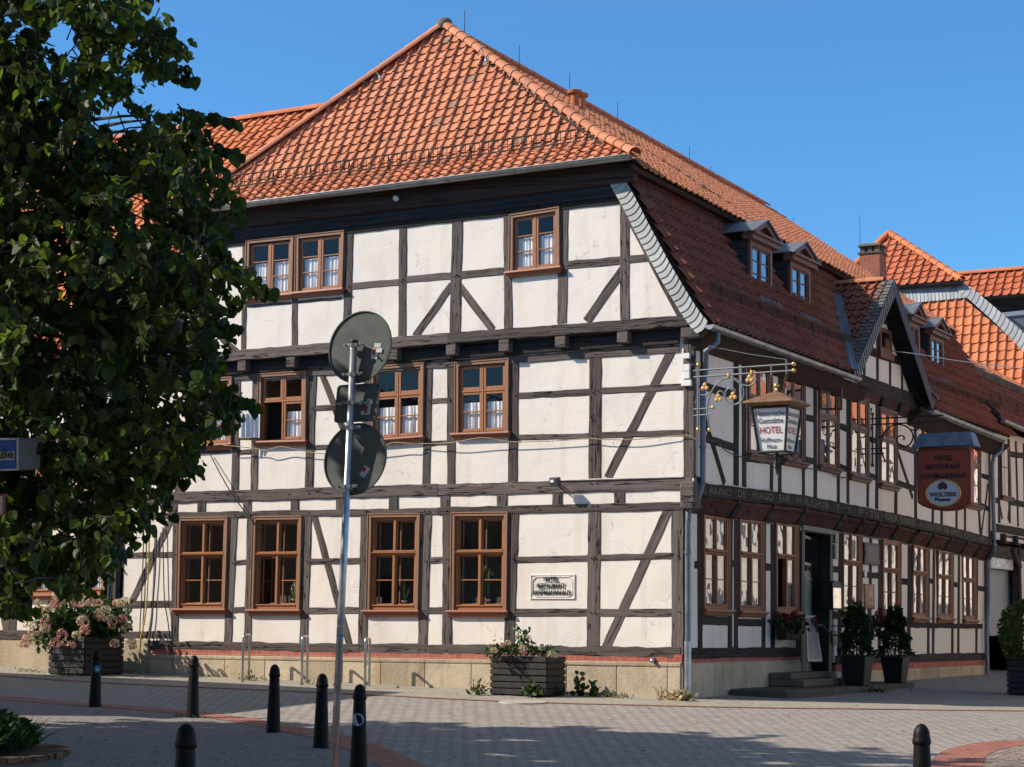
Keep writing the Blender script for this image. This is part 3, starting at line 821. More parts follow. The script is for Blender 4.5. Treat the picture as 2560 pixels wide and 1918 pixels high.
# side walls, back and inner partitions (they keep the rooms dark)
# ---- plinth and brick course
def stone_course(name, mat, pts_top, pts_bot, N, depth, parent, cuts):
    m = MB()
    for (a, b, c, d) in cuts: m.loft([[p - N*.35 for p in (a, b, c, d)], [p + N*depth for p in (a, b, c, d)]])
    return m.build(name, mat, parent, bevel=.012)
cuts = []; us = [XL + 1.15] + [PA(x, 1690).x for x in (464, 565, 666, 760, 860, 955, 1066, 1182, 1310, 1420, 1545, 1672)] + [.0]
us = sorted(us); us[0] = PA(373, 1690).x
def zbrick(u): return .60 + .035*(u + 12.2)/12.2
for a, b in zip(us, us[1:]):
    cuts.append([V((a + .003, 0, -.5)), V((b - .003, 0, -.5)), V((b - .003, 0, zbrick(b) - .085)), V((a + .003, 0, zbrick(a) - .085))])
m = MB()
for q in cuts: m.loft([[p - NA*.35 for p in q], [p + NA*(.055 + R_.uniform(0, .006)) for p in q]])
m.build('plinth', STONE, H, bevel=.012)
m = MB()
for a, b in zip(us, us[1:]):
    za, zb = zbrick(a), zbrick(b)
    pf = lambda u, z: [V((u, .3, z - .083)), V((u, -.058, z - .083)), V((u, -.07, z - .06)), V((u, -.07, z - .015)), V((u, -.045, z)), V((u, .3, z))]
    m.loft([pf(a + .003, za), pf(b - .003, zb)])
m.build('plinth_moulding', STONE, H)
m = MB(); a, b = us[0], -.02
m.loft([[V((a, .3, zbrick(a) + .001)), V((a, -.03, zbrick(a) + .001)), V((a, -.03, zsill_b + .01)), V((a, .3, zsill_b + .01))], [V((b, .3, zbrick(b) + .001)), V((b, -.03, zbrick(b) + .001)), V((b, -.03, zsill_b + .02)), V((b, .3, zsill_b + .02))]])
m.build('brick_course', BRICKA, H)
# left bay stands on a taller plain plinth
a = us[0] - .004; zt = PA(340, 1598).z
m = MB(); m.box((( XL + a)/2, .13, (zt - .5)/2), a - XL, .40, zt + .5); m.build('plinth', STONE, H, bevel=.015)
# ---- front timbers: (kind, view, x0,y0, x1,y1, width m, pegs)
TA = [('post', R2, 198, 325, 186, 1178, .12, 0), ('stub_post', R2, 592, 770, 588, 1150, .15, 0), ('post', R2, 1024, 240, 999, 1135, .19, 1),
      ('post', R2, 1445, 205, 1438, 1085, .18, 1), ('post', R2, 1874, 168, 1855, 1042, .24, 2), ('post', R3, 404, 200, 411, 1172, .18, 1),
      ('post', R3, 882, 130, 866, 1112, .20, 1), ('post', R3, 1400, 95, 1400, 1078, .19, 1),
      ('rail', R2, 1045, 682, 1410, 650, .135, 1), ('rail', R2, 1473, 628, 1822, 600, .14, 1), ('rail', R2, 1903, 596, 2215, 562, .145, 1),
      ('rail', R3, 0, 706, 378, 672, .15, 1), ('rail', R3, 905, 622, 1366, 582, .155, 1), ('rail', R3, 1434, 574, 1612, 558, .15, 0),
      ('rail', R2, 80, 792, 190, 780, .10, 0), ('rail', R2, 215, 838, 560, 812, .06, 0), ('rail', R2, 620, 805, 960, 775, .06, 0),
      ('brace', R2, 1832, 668, 1540, 1078, .165, 0), ('brace', R2, 1890, 680, 2152, 1025, .155, 0), ('brace', R3, 1385, 655, 1075, 1100, .19, 0), ('brace', R2, 10, 1095, 135, 1195, .13, 0),
      ('rafter', R3, 1425, 185, 1880, 1045, .17, 0)]
for k, R, x0, y0, x1, y1, w, pg in TA: timber(k, PA(*R(x0, y0), YA), PA(*R(x1, y1), YA), w, NA, TIMBER, H, pegs=pg)
TF = [('post', R4, 150, 880, 145, 1045, .20, 0), ('post', R4, 612, 105, 592, 1035, .19, 1), ('post', R4, 758, 105, 742, 1035, .18, 0), ('post', R4, 1207, 78, 1176, 1022, .205, 1),
      ('post', R4, 1640, 60, 1615, 1010, .18, 0), ('post', R5, 74, 165, 48, 1145, .175, 1), ('post', R5, 247, 155, 247, 1140, .185, 1), ('post', R5, 745, 95, 733, 1125, .205, 1),
      ('post', R5, 1386, 62, 1380, 1098, .255, 2), ('post', R5, 2122, -5, 2122, 1090, .215, 0),
      ('rail', R5, 780, 440, 1340, 411, .125, 1), ('rail', R5, 1430, 402, 2076, 370, .125, 1), ('rail', R5, 775, 770, 1336, 757, .105, 1), ('rail', R5, 1426, 752, 2076, 733, .11, 1),
      ('rail', R5, 97, 485, 215, 479, .11, 1), ('rail', R5, 85, 817, 212, 811, .09, 0), ('rail', R4, 632, 730, 716, 725, .10, 1), ('rail', R4, 1228, 381, 1380, 375, .11, 1), ('rail', R4, 1215, 692, 1600, 680, .10, 0),
      ('brace', R5, 2008, 40, 1482, 1090, .175, 0), ('brace', R4, 1262, 70, 1420, 480, .15, 0), ('brace', R4, 1420, 480, 1600, 985, .15, 0), ('rail', R4, 180, 735, 560, 722, .06, 0)]
for k, R, x0, y0, x1, y1, w, pg in TF: timber(k, PA(*R(x0, y0)), PA(*R(x1, y1)), w, NA, TIMBER, H, pegs=pg)
TG = [('post', RAW, 441.5, 1290, 436.7, 1605, .195, 1), ('post', RAW, 585, 1296, 569.8, 1608, .20, 1), ('post', RAW, 627.5, 1296, 619.5, 1608, .19, 1), ('post', RAW, 770, 1290, 758.5, 1612, .20, 1),
      ('post', RAW, 914, 1286, 907, 1613, .22, 1), ('post', RAW, 1067.5, 1288, 1056.5, 1615, .22, 2), ('post', RAW, 1119, 1286, 1118, 1615, .22, 1), ('post', RAW, 1285.5, 1280, 1273, 1616, .22, 1),
      ('post', RAW, 1486.6, 1275, 1482.5, 1620, .26, 2), ('post', RAW, 1694, 1262, 1694, 1640, .24, 0), ('post', RAW, 294, 1405, 293, 1590, .17, 0), ('post', RAW, 309, 1260, 300, 1420, .15, 0),
      ('rail', RAW, 590, 1407.5, 619, 1405, .10, 1), ('rail', RAW, 776, 1404.5, 904, 1402, .125, 1), ('rail', RAW, 1072, 1402, 1109, 1400, .12, 1), ('rail', RAW, 1292, 1400, 1470, 1396.5, .12, 1), ('rail', RAW, 1499, 1394.5, 1686, 1390, .115, 1),
      ('rail', RAW, 583, 1526, 610, 1524.5, .125, 1), ('rail', RAW, 768, 1527.6, 898, 1526, .13, 1), ('rail', RAW, 1069, 1526.5, 1108, 1526, .13, 1), ('rail', RAW, 1289, 1532, 1468, 1531.6, .14, 1), ('rail', RAW, 1498, 1531.6, 1688, 1531.6, .14, 1),
      ('rail', RAW, 300, 1512.6, 428, 1510, .145, 0), ('rail', RAW, 310, 1389, 432, 1386.5, .12, 1), ('rail', RAW, 300, 1587, 428, 1587, .15, 0),
      ('brace', RAW, 786, 1288, 874, 1614, .16, 0), ('brace', RAW, 1674, 1268, 1514, 1622, .185, 0), ('brace', RAW, 436, 1283, 305, 1556, .17, 0)]
for k, R, x0, y0, x1, y1, w, pg in TG: timber(k, PA(*R(x0, y0)), PA(*R(x1, y1)), w, NA, TIMBER, H, pegs=pg)
# long beams
timber('sill_beam', V((PA(373, 1612).x, 0, (zsill_b + .885)/2)), V((PA(900, 1612).x, 0, (zsill_b + .885)/2)), .175, NA, TIMBER, H, .035, rough=.009)
timber('sill_beam', V((PA(900, 1612).x + .004, 0, (zsill_b + .89)/2)), V((-.02, 0, (zsill_b + .89)/2 + .01)), .18, NA, TIMBER, H, .030, rough=.010)
def beam_px(name, R, x0, t0, b0, x1, t1, b1, y, mat, proud, ext=0, rough=.006):
    p0, p1, q0, q1 = PA(*R(x0, t0), y), PA(*R(x1, t1), y), PA(*R(x0, b0), y), PA(*R(x1, b1), y)
    w = ((p0 - q0).length + (p1 - q1).length)/2
    return timber(name, (p0 + q0)/2, (p1 + q1)/2 + V((ext, 0, 0)), w, NA, mat, H, proud, rough=rough)
beam_px('sill_beam', RAW, 300, 1234, 1262, 1095, 1210.5, 1238, 0, TIMBER, .034)
beam_px('sill_beam', RAW, 1096, 1210.5, 1240, 1730, 1193.5, 1223.5, 0, TIMBER, .030)
beam_px('plate_beam', RAW, 300, 1284, 1298, 1095, 1269, 1288, 0, TIMBER, .022)
beam_px('plate_beam', RAW, 1096, 1268, 1288, 1702, 1256, 1275, 0, TIMBER, .026)
for x in (434, 504.6, 618.6, 737.5, 852, 984.6, 1113.5, 1255.4, 1394, 1549.5):
    yt = 1231 - (x - 450)*.029
    timber('stub_post', PA(x, yt + 20), PA(x - .4, yt + 58), .21, NA, TIMBER, H, .015 + R_.uniform(0, .012))
# carved end of the corner beam
m = MB(); c = PA(*R5(2118, 1235)); m.box(c + V((.03, .03, .02)), .30, .32, .50); m.box(c + V((.05, .03, -.16)), .24, .36, .16); m.build('beam_end', TIMBER, H, bevel=.03)
# ---- attic sill, joist heads, dark recess below
beam_px('sill_beam', RAW, 520, 881.5, 908, 1122, 832.8, 859, YA - .02, TIMBER, .034)
beam_px('sill_beam', RAW, 1122.6, 832.8, 858, 1725, 787.2, 815, YA - .02, TIMBER, .030)
m = MB(); m.box(((XL + .2)/2, (YA + .0)/2 - .0, 6.69), .2 - XL, -YA + .04, .05); m.build('soffit', TIMBERD, H)
for i, (x, R) in enumerate([(486, RAW), (604, RAW), (726, RAW), (850, RAW), (982, RAW), (1127, RAW), (1259.3, RAW), (1400.5, RAW), (1556, RAW), (1717, RAW)]):
    yt = 845 - (x - 1259)*.0775; c = PA(x, yt + 15, YA - .03)
    m = MB(); sgn = R_.uniform(-.01, .01); w = .225 if x < 1700 else .24
    a = c + V((0, .12, .02)); loops = []
    for yy, zz in ((.30, 0), (-.005, 0)):
        loops.append([a + V((-w/2, yy - .12, -.16)), a + V((w/2, yy - .12, -.16 + sgn)), a + V((w/2, yy - .12, .145)), a + V((-w/2, yy - .12, .145))])
    m.loft(loops); m.build('joist_end', TIMBER, H, bevel=.012)
zt0 = PA(*R3(660, 1350)).z
beam_px('plate_beam', RAW, 480, 944, 962, 1700, 864, 880, 0, TIMBER, .025)
beam_px('filler_board', RAW, 480, 928, 945, 1700, 841, 859, .0, TIMBERD, .075)
m = MB(); m.box(((XL)/2, -.06, 6.60), -XL, .02, .14); m.build('recess_shade_board', BOARDS, H)  # near-black strip, the recess shadow put into its colour
# ---- eaves of the front: plate, tarred boards, brown soffit board, gutter
zp = PA(*R3(640, 196), YA).z
timber('plate_beam', V((-11.6, YA, 9.15)), V((-.98, YA, 9.15)), .135, NA, TIMBERD, H, .03)
EA = -.54; ZE = 9.82; XE0, XE1 = -11.75, -.78
for z0, z1, y, mt in ((9.212, 9.335, YA - .05, BOARDS), (9.335, 9.46, YA - .075, BOARDS), (9.44, 9.86, YA - .16, BOARDB)):
    m = MB(); x0, x1 = -11.5, (-1.0 if mt is BOARDS else -.80)
    m.loft([[V((x0, YA + .02, z0)), V((x0, y, z0)), V((x0, y - .008, z1)), V((x0, YA + .02, z1))], [V((x1, YA + .02, z0)), V((x1, y, z0)), V((x1, y - .008, z1)), V((x1, YA + .02, z1))]], True, True,
           [(R_.uniform(0, 9) + a, b, c) for a in (0, 11) for b, c in ((0, 0), (0, .1), (.12, .1), (.12, 0))])
    m.build('eaves_board', mt, H)
gutter(H, (XE0 + .1, EA - .125, ZE + .03), (XE1 + .04, EA - .125, ZE + .03), .092, ZINC)
# ---- roof: half hip over the front, mansard along the side street
AP = V((XC, 1.75, 13.74)); EBX, EBZ = -.70, 9.68
EL = V((2*XC - EBX, EA, ZE)); ER = V((EBX, EA, ZE)); BRK_Y, BRK_Z = -.02, 10.36
def xB(z): return EBX - (z - EBZ)*(EBX - XC)/(AP.z - EBZ)
brR = V((xB(BRK_Z), BRK_Y, BRK_Z)); brL = V((2*XC - xB(BRK_Z), BRK_Y, BRK_Z))
YR = 19.8
inA = V((XC, .6, 11.2)); Nh = V((0, -(AP.z - BRK_Z), AP.y - BRK_Y)).normalized()
L_ = (AP - V((XC, BRK_Y, BRK_Z))).length
Vd = V((0, BRK_Y - AP.y, BRK_Z - AP.z)).normalized()
tiles(H, 'roof_tiles', V((brL.x, AP.y, AP.z)), V((1, 0, 0)), Vd, brR.x - brL.x, L_ + .03, .235, .215, TILE,
      [edge_plane(AP + V((.09, 0, 0)), brR + V((.09, 0, 0)), Nh, inA), edge_plane(AP - V((.09, 0, 0)), brL - V((.09, 0, 0)), Nh, inA)])
N2 = V((0, -(BRK_Z - ZE), BRK_Y - EA)).normalized(); in2 = V((XC, -.3, 10.1)); V2 = V((0, EA - BRK_Y, ZE - BRK_Z))
tiles(H, 'roof_tiles', V((EL.x, BRK_Y, BRK_Z)) , V((1, 0, 0)), V2, ER.x - EL.x, V2.length + .075, .235, .2, TILE,
      [edge_plane(brR + V((.09, 0, 0)), ER + V((.09, 0, 0)), N2, in2), edge_plane(brL - V((.09, 0, 0)), EL - V((.09, 0, 0)), N2, in2)], off=.01)
slab(H, 'roof', [brL, brR, AP], .06, BOARDB); slab(H, 'roof', [EL, ER, brR, brL], .05, BOARDB)
ridge_tiles(H, 'hip_tiles', ER + V((.02, -.02, .04)), brR + V((0, 0, .05)), TILE, .125, .30); ridge_tiles(H, 'hip_tiles', brR + V((0, 0, .05)), AP + V((0, 0, .05)), TILE, .125, .31)
ridge_tiles(H, 'hip_tiles', EL + V((0, 0, .04)), brL + V((0, 0, .05)), TILE, .125, .30); ridge_tiles(H, 'hip_tiles', brL + V((0, 0, .05)), AP + V((0, 0, .05)), TILE, .125, .31)
m = MB(); m.lathe([(.10, -.06), (.17, 0), (.16, .12), (.12, .17), (.05, .19)], AP + V((0, 0, .06)), 9); m.build('ridge_cap', STONEG, H, True)
# side roof, upper slope
RE = V((XC, YR, 13.46)); UB = V((0, 1, 0)); VB = V((EBX - XC, 0, EBZ - AP.z)); NBu = V((AP.z - EBZ, 0, EBX - XC)).normalized()
NBu = V((-VB.z, 0, VB.x)).normalized(); NBu = NBu if NBu.z > 0 else -NBu
inB = V((-3, 10, 11.7))
Ub = (RE - AP)
tiles(H, 'roof_tiles', AP - Ub.normalized()*3.2, Ub, VB, YR + 1.45, VB.length + .05, .245, .315, TILE, [edge_plane(AP, brR, NBu, inB), edge_plane(brR, ER, NBu, inB)])
slab(H, 'roof', [AP, RE, V((EBX, YR, EBZ - .25)), V((EBX, EA + .02, EBZ))], .07, BOARDB)
slab(H, 'roof', [V((2*XC - EBX, YR, EBZ - .25)), RE, AP, V((2*XC - EBX, EA + .02, EBZ))], .07, TILE)
ridge_tiles(H, 'ridge_tiles', AP + V((0, .2, .02)), RE + V((0, 0, .02)), TILE, .11, .35)
# mansard slope
MS = [(.64, 6.70), (-1.12, 9.74)]
VM = V((MS[0][0] - MS[1][0], 0, MS[0][1] - MS[1][1])); NM = V((-VM.z, 0, VM.x)).normalized()
def mans(y, t, d=0.0, sag=0.0): return V((MS[1][0], y, MS[1][1] - sag)) + VM*t + NM*d
YG0, YG1 = PB(*ZG(40, 880), .6).y, PB(*ZG(835, 1240), .6).y
SAG = .20
# measures of the dwarf gable
XV = .72; XW = XB + .05
ap = PB(*ZG(452, 14), XV); fl = PB(*ZG(38, 885), XV); fr_ = PB(*ZG(832, 1235), XV)
yc = ap.y; zr = ap.z; hwid = ((yc - fl.y) + (fr_.y - yc))/2; zf = (fl.z + fr_.z)/2
gsl = lambda s: (V((0, yc + s*hwid, zf)), V((0, -s*(zr - zf), -hwid)).normalized())   # cut along the gable roof
ygt = lambda s, z: yc + s*hwid*(zr - z)/(zr - zf)
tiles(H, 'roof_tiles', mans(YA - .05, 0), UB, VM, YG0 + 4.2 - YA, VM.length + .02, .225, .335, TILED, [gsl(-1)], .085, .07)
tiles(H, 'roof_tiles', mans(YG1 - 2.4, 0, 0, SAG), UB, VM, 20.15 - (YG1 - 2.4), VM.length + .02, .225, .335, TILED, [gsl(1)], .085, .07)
slab(H, 'roof', [mans(YA - .02, 0), mans(ygt(-1, MS[1][1]), 0), mans(ygt(-1, MS[0][1]) - .03, 1), mans(YA - .02, 1)], .06, BOARDB)
slab(H, 'roof', [mans(ygt(1, MS[1][1]), 0, 0, SAG), mans(20.1, 0, 0, SAG), mans(20.1, 1, 0, SAG), mans(ygt(1, MS[0][1]) + .03, 1, 0, SAG)], .06, BOARDB)
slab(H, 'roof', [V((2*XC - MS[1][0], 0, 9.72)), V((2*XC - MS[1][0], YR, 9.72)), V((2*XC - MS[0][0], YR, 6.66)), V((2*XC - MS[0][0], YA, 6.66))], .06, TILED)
# soffit under the upper eave
m = MB(); m.loft([[V((-1.3, YA - .1, 9.70)), V((-.74, YA - .1, 9.60)), V((-.70, YA - .1, 9.64)), V((-1.3, YA - .1, 9.9))], [V((-1.3, YR, 9.45)), V((-.74, YR, 9.35)), V((-.70, YR, 9.39)), V((-1.3, YR, 9.65))]])
m.build('eaves_board', BOARDB, H)
# slate covered verge of the gable
P_ = [V((x, YA - .10, z)) for x, z in ((.66, 6.72), (.58, 6.80), (.40, 7.05), (.17, 7.42), (-.06, 7.80), (-.31, 8.25), (-.53, 8.65), (-.72, 9.02), (-.87, 9.29), (-1.0, 9.50), (-1.07, 9.62))]
Q_ = []
for i, p in enumerate(P_):
    t = (P_[min(i + 1, len(P_) - 1)] - P_[max(0, i - 1)]).normalized(); nrm = V((-t.z, 0, t.x)); Q_.append(p - nrm*-.30 if nrm.x < 0 else p - nrm*.30)
def along(P, s):
    L = [0]
    for a, b in zip(P, P[1:]): L.append(L[-1] + (b - a).length)
    d = s*L[-1]
    for i in range(len(P) - 1):
        if d <= L[i + 1] + 1e-9: return P[i].lerp(P[i + 1], (d - L[i])/(L[i + 1] - L[i]))
    return P[-1]
m = MB(); n = 27
for k in range(n):
    s0, s1 = k/n, min(1, (k + 1.35)/n); o = V((0, -.012, 0)); r = R_.random()
    a0, b0, a1, b1 = along(P_, s0), along(Q_, s0), along(P_, s1), along(Q_, s1)
    lo = [a0.lerp(b0, i/6) + (a0 - a1).normalized()*(.05*math.sin(math.pi*i/6)) + o*2.6 for i in range(7)]
    hi = [a1.lerp(b1, i/6) + o*.4 for i in range(7)]
    m.loft([[p + V((0, .03, 0)) for p in lo], lo, hi], False, False)
    for i in range(len(m.rnd) - 12, len(m.rnd)): m.rnd[i] = r
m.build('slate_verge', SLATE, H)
m = MB(); m.loft([[p + V((.0, .10, 0)), p + V((0, .005, 0)), q + V((0, .005, 0)), q + V((0, .10, 0))] for p, q in zip(P_, Q_)]); m.build('verge_board', BOARDS, H)
# carved end below the verge
m = MB(); c = PA(*R3(1985, 1190), YA); m.loft([[c + V((-.12, y, -.12)), c + V((.14, y, -.10)), c + V((.25, y, .02)), c + V((.12, y, .14)), c + V((-.12, y, .16))] for y in (.25, -.03)]); m.build('beam_end', TIMBER, H, bevel=.02)
# side gutter
def gut_z(y): return PB(*R6(300, 40), .62).z
g0 = PB(*R6(290, 52), .74); g1 = PB(*R6(1625, 535), .74)
gutter(H, (.74, g0.y - .1, g0.z), (.74, g1.y + .12, g1.z), .085, ZINC, 1.3)
h0 = PB(*R8(425, 85), .74); h1 = PB(*R8(1025, 325), .74)
gutter(H, (.74, h0.y, h0.z), (.74, h1.y, h1.z), .085, ZINC, 1.3)
for y0, y1, z0, z1 in ((YA + .1, YG0 + 1.2, g0.z, g1.z), (YG1 - .9, 20.1, h0.z, h1.z)):
    m = MB(); m.loft([[V((XB - .02, y0, z0 - .36)), V((XB + .07, y0, z0 - .36)), V((XB + .36, y0, z0 - .06)), V((XB - .02, y0, z0 - .02))], [V((XB - .02, y1, z1 - .36)), V((XB + .07, y1, z1 - .36)), V((XB + .36, y1, z1 - .06)), V((XB - .02, y1, z1 - .02))]]); m.build('eaves_board', BOARDB, H)
# snow guards and lightning rods
sgA, sgB = V((PA(*RT(180, 1260), -.1).x, -.1, 10.33)), V((PA(*RU(1675, 1110), -.1).x, -.1, 10.33))
snow_guard(H, sgA, sgB, V((0, -.8, .6)), .235)
t_ = .80
snow_guard(H, mans(.55, t_), mans(YG0 + .9, t_), NM, .26); snow_guard(H, mans(YG1 - .6, t_, 0, SAG), mans(20.0, t_, 0, SAG), NM, .26, None, .14)
for px, py, h in ((1161, 95, .62), (1298, 172, .55), (1424, 247, .62), (1544, 312, .58), (1724, 415, .55), (1777, 443, .3), (1888, 510, .3), (1984, 570, .34)):
    rod(H, PB(px, py, XC) , h)
for px, py, d in ((1215, 150, V((-.25, -.3, .9))), (1462, 320, V((0, -.3, .95))), (950, 193, V((-.5, -.2, .8)))):
    p = PP(px, py, AP, NBu) if px > 1100 else PA(px, py, .6)
    rod(H, p, .34, d.normalized(), .012, STEEL)
# clay vent pipes on the slope
m = MB()
for px, py, s in ((1437, 268, 1.0), (1453, 275, .9)):
    p = PP(px, py, AP, NBu); m.lathe([(.10, -.25), (.10, .28), (.16, .30), (.17, .36), (.12, .38), (.12, .30)], p, 12)
m.build('vent_pipe', TILEN, H, True, auto=40)
# ------------------------------------------------------------------ the side street front of the hotel
def tb(k, R, x0, y0, x1, y1, w, x=0.0, mat=TIMBERD, pg=0, proud=None):
    return timber(k, PB(*R(x0, y0), x), PB(*R(x1, y1), x), w, NB, mat, H, proud, pegs=pg)
CUB = ((.02, .98), (.0, .98))
CUF = (None, (0.0, .75))
wb_ground = [FB(q4(R7, 204, 447, 280, 316, 1200, 1208, 2, 2)), FB(q4(R7, 534, 762, 318, 352, 1215, 1222, 2, 0)), FB(q4(R7, 870, 1072, 346, 374, 1222, 1225, 2, 0)),
             FB(q4(R7, 1490, 1662, 432, 466, 1222, 1228, -4, -4)), FB(q4(R7, 1856, 2020, 532, 556, 1258, 1262, -4, -4)), FB(q4(R8, 17, 160, 1138, 1158, 1802, 1806, -2, -2)),
             FB([(2281, 1354.5), (2317.5, 1361), (2316, 1546), (2277, 1545.5)]), FB([(2342.5, 1367.5), (2380, 1373.5), (2379, 1548), (2341, 1547)]), FB([(2403.5, 1378.5), (2437, 1384.5), (2438, 1552), (2406, 1551.5)])]
wb_first = [FB(q4(R6, 616, 822, 350, 432, 1235, 1275, 2, 2), XB), FB(q4(R6, 936, 1140, 468, 530, 1290, 1330, 2, 2), XB), FB(q4(R6, 1268, 1452, 560, 612, 1345, 1385, 0, 0), XB),
            FB(q4(R6, 1556, 1728, 672, 735, 1432, 1470, 0, 0), XB), FB(q4(R6, 1832, 1990, 798, 852, 1512, 1545, 0, 0), XB), FB(q4(R8, 350, 470, 192, 245, 800, 830, 0, 0), XB), FB(q4(R8, 700, 826, 290, 335, 862, 890, 0, 0), XB)]
DOOR = FB([R7(1118, 335), R7(1408, 385), (2076.5, 1682), (2000, 1682)])
z0s = .575
hg = [hole(F, 1) for F in wb_ground] + [(min(c.y for c in DOOR.c) + .02, max(c.y for c in DOOR.c) - .02, 0, 3.28)]
plaster_wall('wall', wall_minus(0, YB, .55, 3.75, hg), LB, PLASTER, H)
plaster_wall('wall', wall_minus(.012, YB + .3, 3.93, 6.78, [hole(F, 1) for F in wb_first]), LBF, PLASTER, H)
# plinth and bricks
yd0, yd1 = min(c.y for c in DOOR.c), max(c.y for c in DOOR.c)
for a, b, zt in ((-.04, yd0 - .02, .625), (yd1 + .02, YB, .36)):
    m = MB(); n = max(2, int((b - a)/1.3))
    for k in range(n):
        u0, u1 = a + (b - a)*k/n, a + (b - a)*(k + 1)/n; e = R_.uniform(.03, .04)
        m.loft([[V((-.33, u0 + .004, -.6)), V((e, u0 + .004, -.6)), V((e, u0 + .004, zt - .05)), V((.0, u0 + .004, zt)), V((-.33, u0 + .004, zt))], [V((-.33, u1 - .004, -.6)), V((e, u1 - .004, -.6)), V((e, u1 - .004, zt - .05)), V((.0, u1 - .004, zt)), V((-.33, u1 - .004, zt))]])
    m.build('plinth', STONE, H, bevel=.01)
    m = MB(); m.box((-.136, (a + b)/2, zt + .075), .30, b - a - .02, .148); m.build('brick_course', BRICKB, H)
timber('sill_beam', V((0, .02, .80)), V((0, yd0 - .03, .79)), .19, NB, TIMBERD, H, .03)
timber('sill_beam', V((0, yd1 + .03, .60)), V((0, YB, .59)), .19, NB, TIMBERD, H, .03)
# ground floor posts
for x0, y0, x1, y1, w in ((178, 270, 183, 1560, .20), (462, 300, 456, 1560, .20), (514, 325, 512, 1560, .20), (772, 350, 766, 1560, .19), (850, 355, 850, 1560, .20), (1086, 375, 1084, 1560, .20),
                          (1476, 440, 1462, 1640, .20), (1668, 470, 1660, 1640, .17), (1752, 490, 1746, 1640, .17), (1838, 530, 1832, 1640, .19), (2022, 560, 2018, 1640, .17), (2112, 580, 2106, 1640, .20)):
    tb('post', R7, x0, y0, x1, y1, w, pg=1)
for x0, y0, x1, y1, w in ((2250, 1348, 2250, 1640, .17), (2272, 1352, 2270, 1640, .17), (2321, 1364, 2320, 1640, .17), (2334.5, 1368, 2332, 1640, .17), (2382, 1377, 2380, 1640, .17), (2397, 1380, 2395, 1640, .17), (2442, 1389, 2440, 1640, .18), (2464, 1390, 2464, 1640, .24)):
    tb('post', RAW, x0, y0, x1, y1, w, pg=1)
for R, x0, y0, x1, y1, w in ((R7, 205, 1290, 448, 1303, .16), (R7, 530, 1308, 752, 1316, .14), (R7, 866, 1318, 1075, 1322, .12), (R7, 1480, 1322, 1655, 1322, .16), (R7, 1670, 1300, 1830, 1302, .15), (R7, 1850, 1330, 2015, 1332, .14), (R7, 2030, 930, 2100, 936, .13),
                             (R7, 132, 782, 170, 786, .14), (R7, 784, 800, 832, 806, .14), (R7, 466, 770, 500, 772, .12), (R7, 1400, 818, 1460, 826, .14), (R7, 1672, 868, 1832, 884, .14), (R7, 1398, 1245, 1465, 1248, .16),
                             (R7, 2020, 1320, 2105, 1320, .14), (RAW, 2276, 1563, 2455, 1566, .13), (RAW, 2323, 1452, 2332, 1454, .13), (RAW, 2384, 1461, 2395, 1463, .13), (RAW, 2444, 1470, 2460, 1473, .13), (R8, 170, 1505, 245, 1512, .14)):
    tb('rail', R, x0, y0, x1, y1, w)
def LBz(R, x, y, xx=0.0): return PB(*R(x, y), xx)
# plate above the ground floor, following the old sag
pl = [LBz(R7, 205, 268), LBz(R7, 770, 340), LBz(R7, 1400, 410), LBz(R7, 2110, 530), PB(2272, 1340), PB(2465, 1376)]
for a, b in zip(pl, pl[1:]): timber('plate_beam', a, b + (b - a).normalized()*-.004, .20, NB, TIMBERD, H, .03)
ip = [(V((XB, -.02, 3.86)))] + [(PB(*R7(230, 45), XB) + PB(*R7(230, 148), XB))/2, (PB(*R7(1110, 140), XB) + PB(*R7(1110, 248), XB))/2, (PB(*R7(2000, 325), XB) + PB(*R7(2000, 405), XB))/2, (PB(*R8(560, 1048), XB) + PB(*R8(560, 1128), XB))/2, (PB(*R8(910, 1142), XB) + PB(*R8(910, 1215), XB))/2]
# joist brackets and the slanting oxblood boards between them
brk = [(490, 195), (815, 238), (1110, 290), (1455, 335), (1640, 360), (1790, 382), (1965, 412), (2140, 440)]
ys = [PB(*R7(x, y), .12) for x, y in brk] + [PB(*R8(x, y), .12) for x, y in ((272, 1110), (412, 1140), (556, 1172), (690, 1200), (800, 1226), (893, 1250))]
ys = [V((.12, .14, ys[0].z + .05))] + ys
def zs_line(y):
    for a, b in zip(ip, ip[1:]):
        if y <= b.y: return a.z + (b.z - a.z)*(y - a.y)/(b.y - a.y) - .19
    return ip[-1].z - .19
m = MB(); m.loft([[V((.0, u, zs_line(u) + .2)), V((.02, u, zs_line(u) + .2)), V((.02, u, zs_line(u) - .3)), V((.0, u, zs_line(u) - .3))] for u in (.0, 3, 6, 9, 12, 15, 18, YB)]); m.build('recess_shade_board', BLACK, H)  # black sheet added so the wall between the joists reads as shade
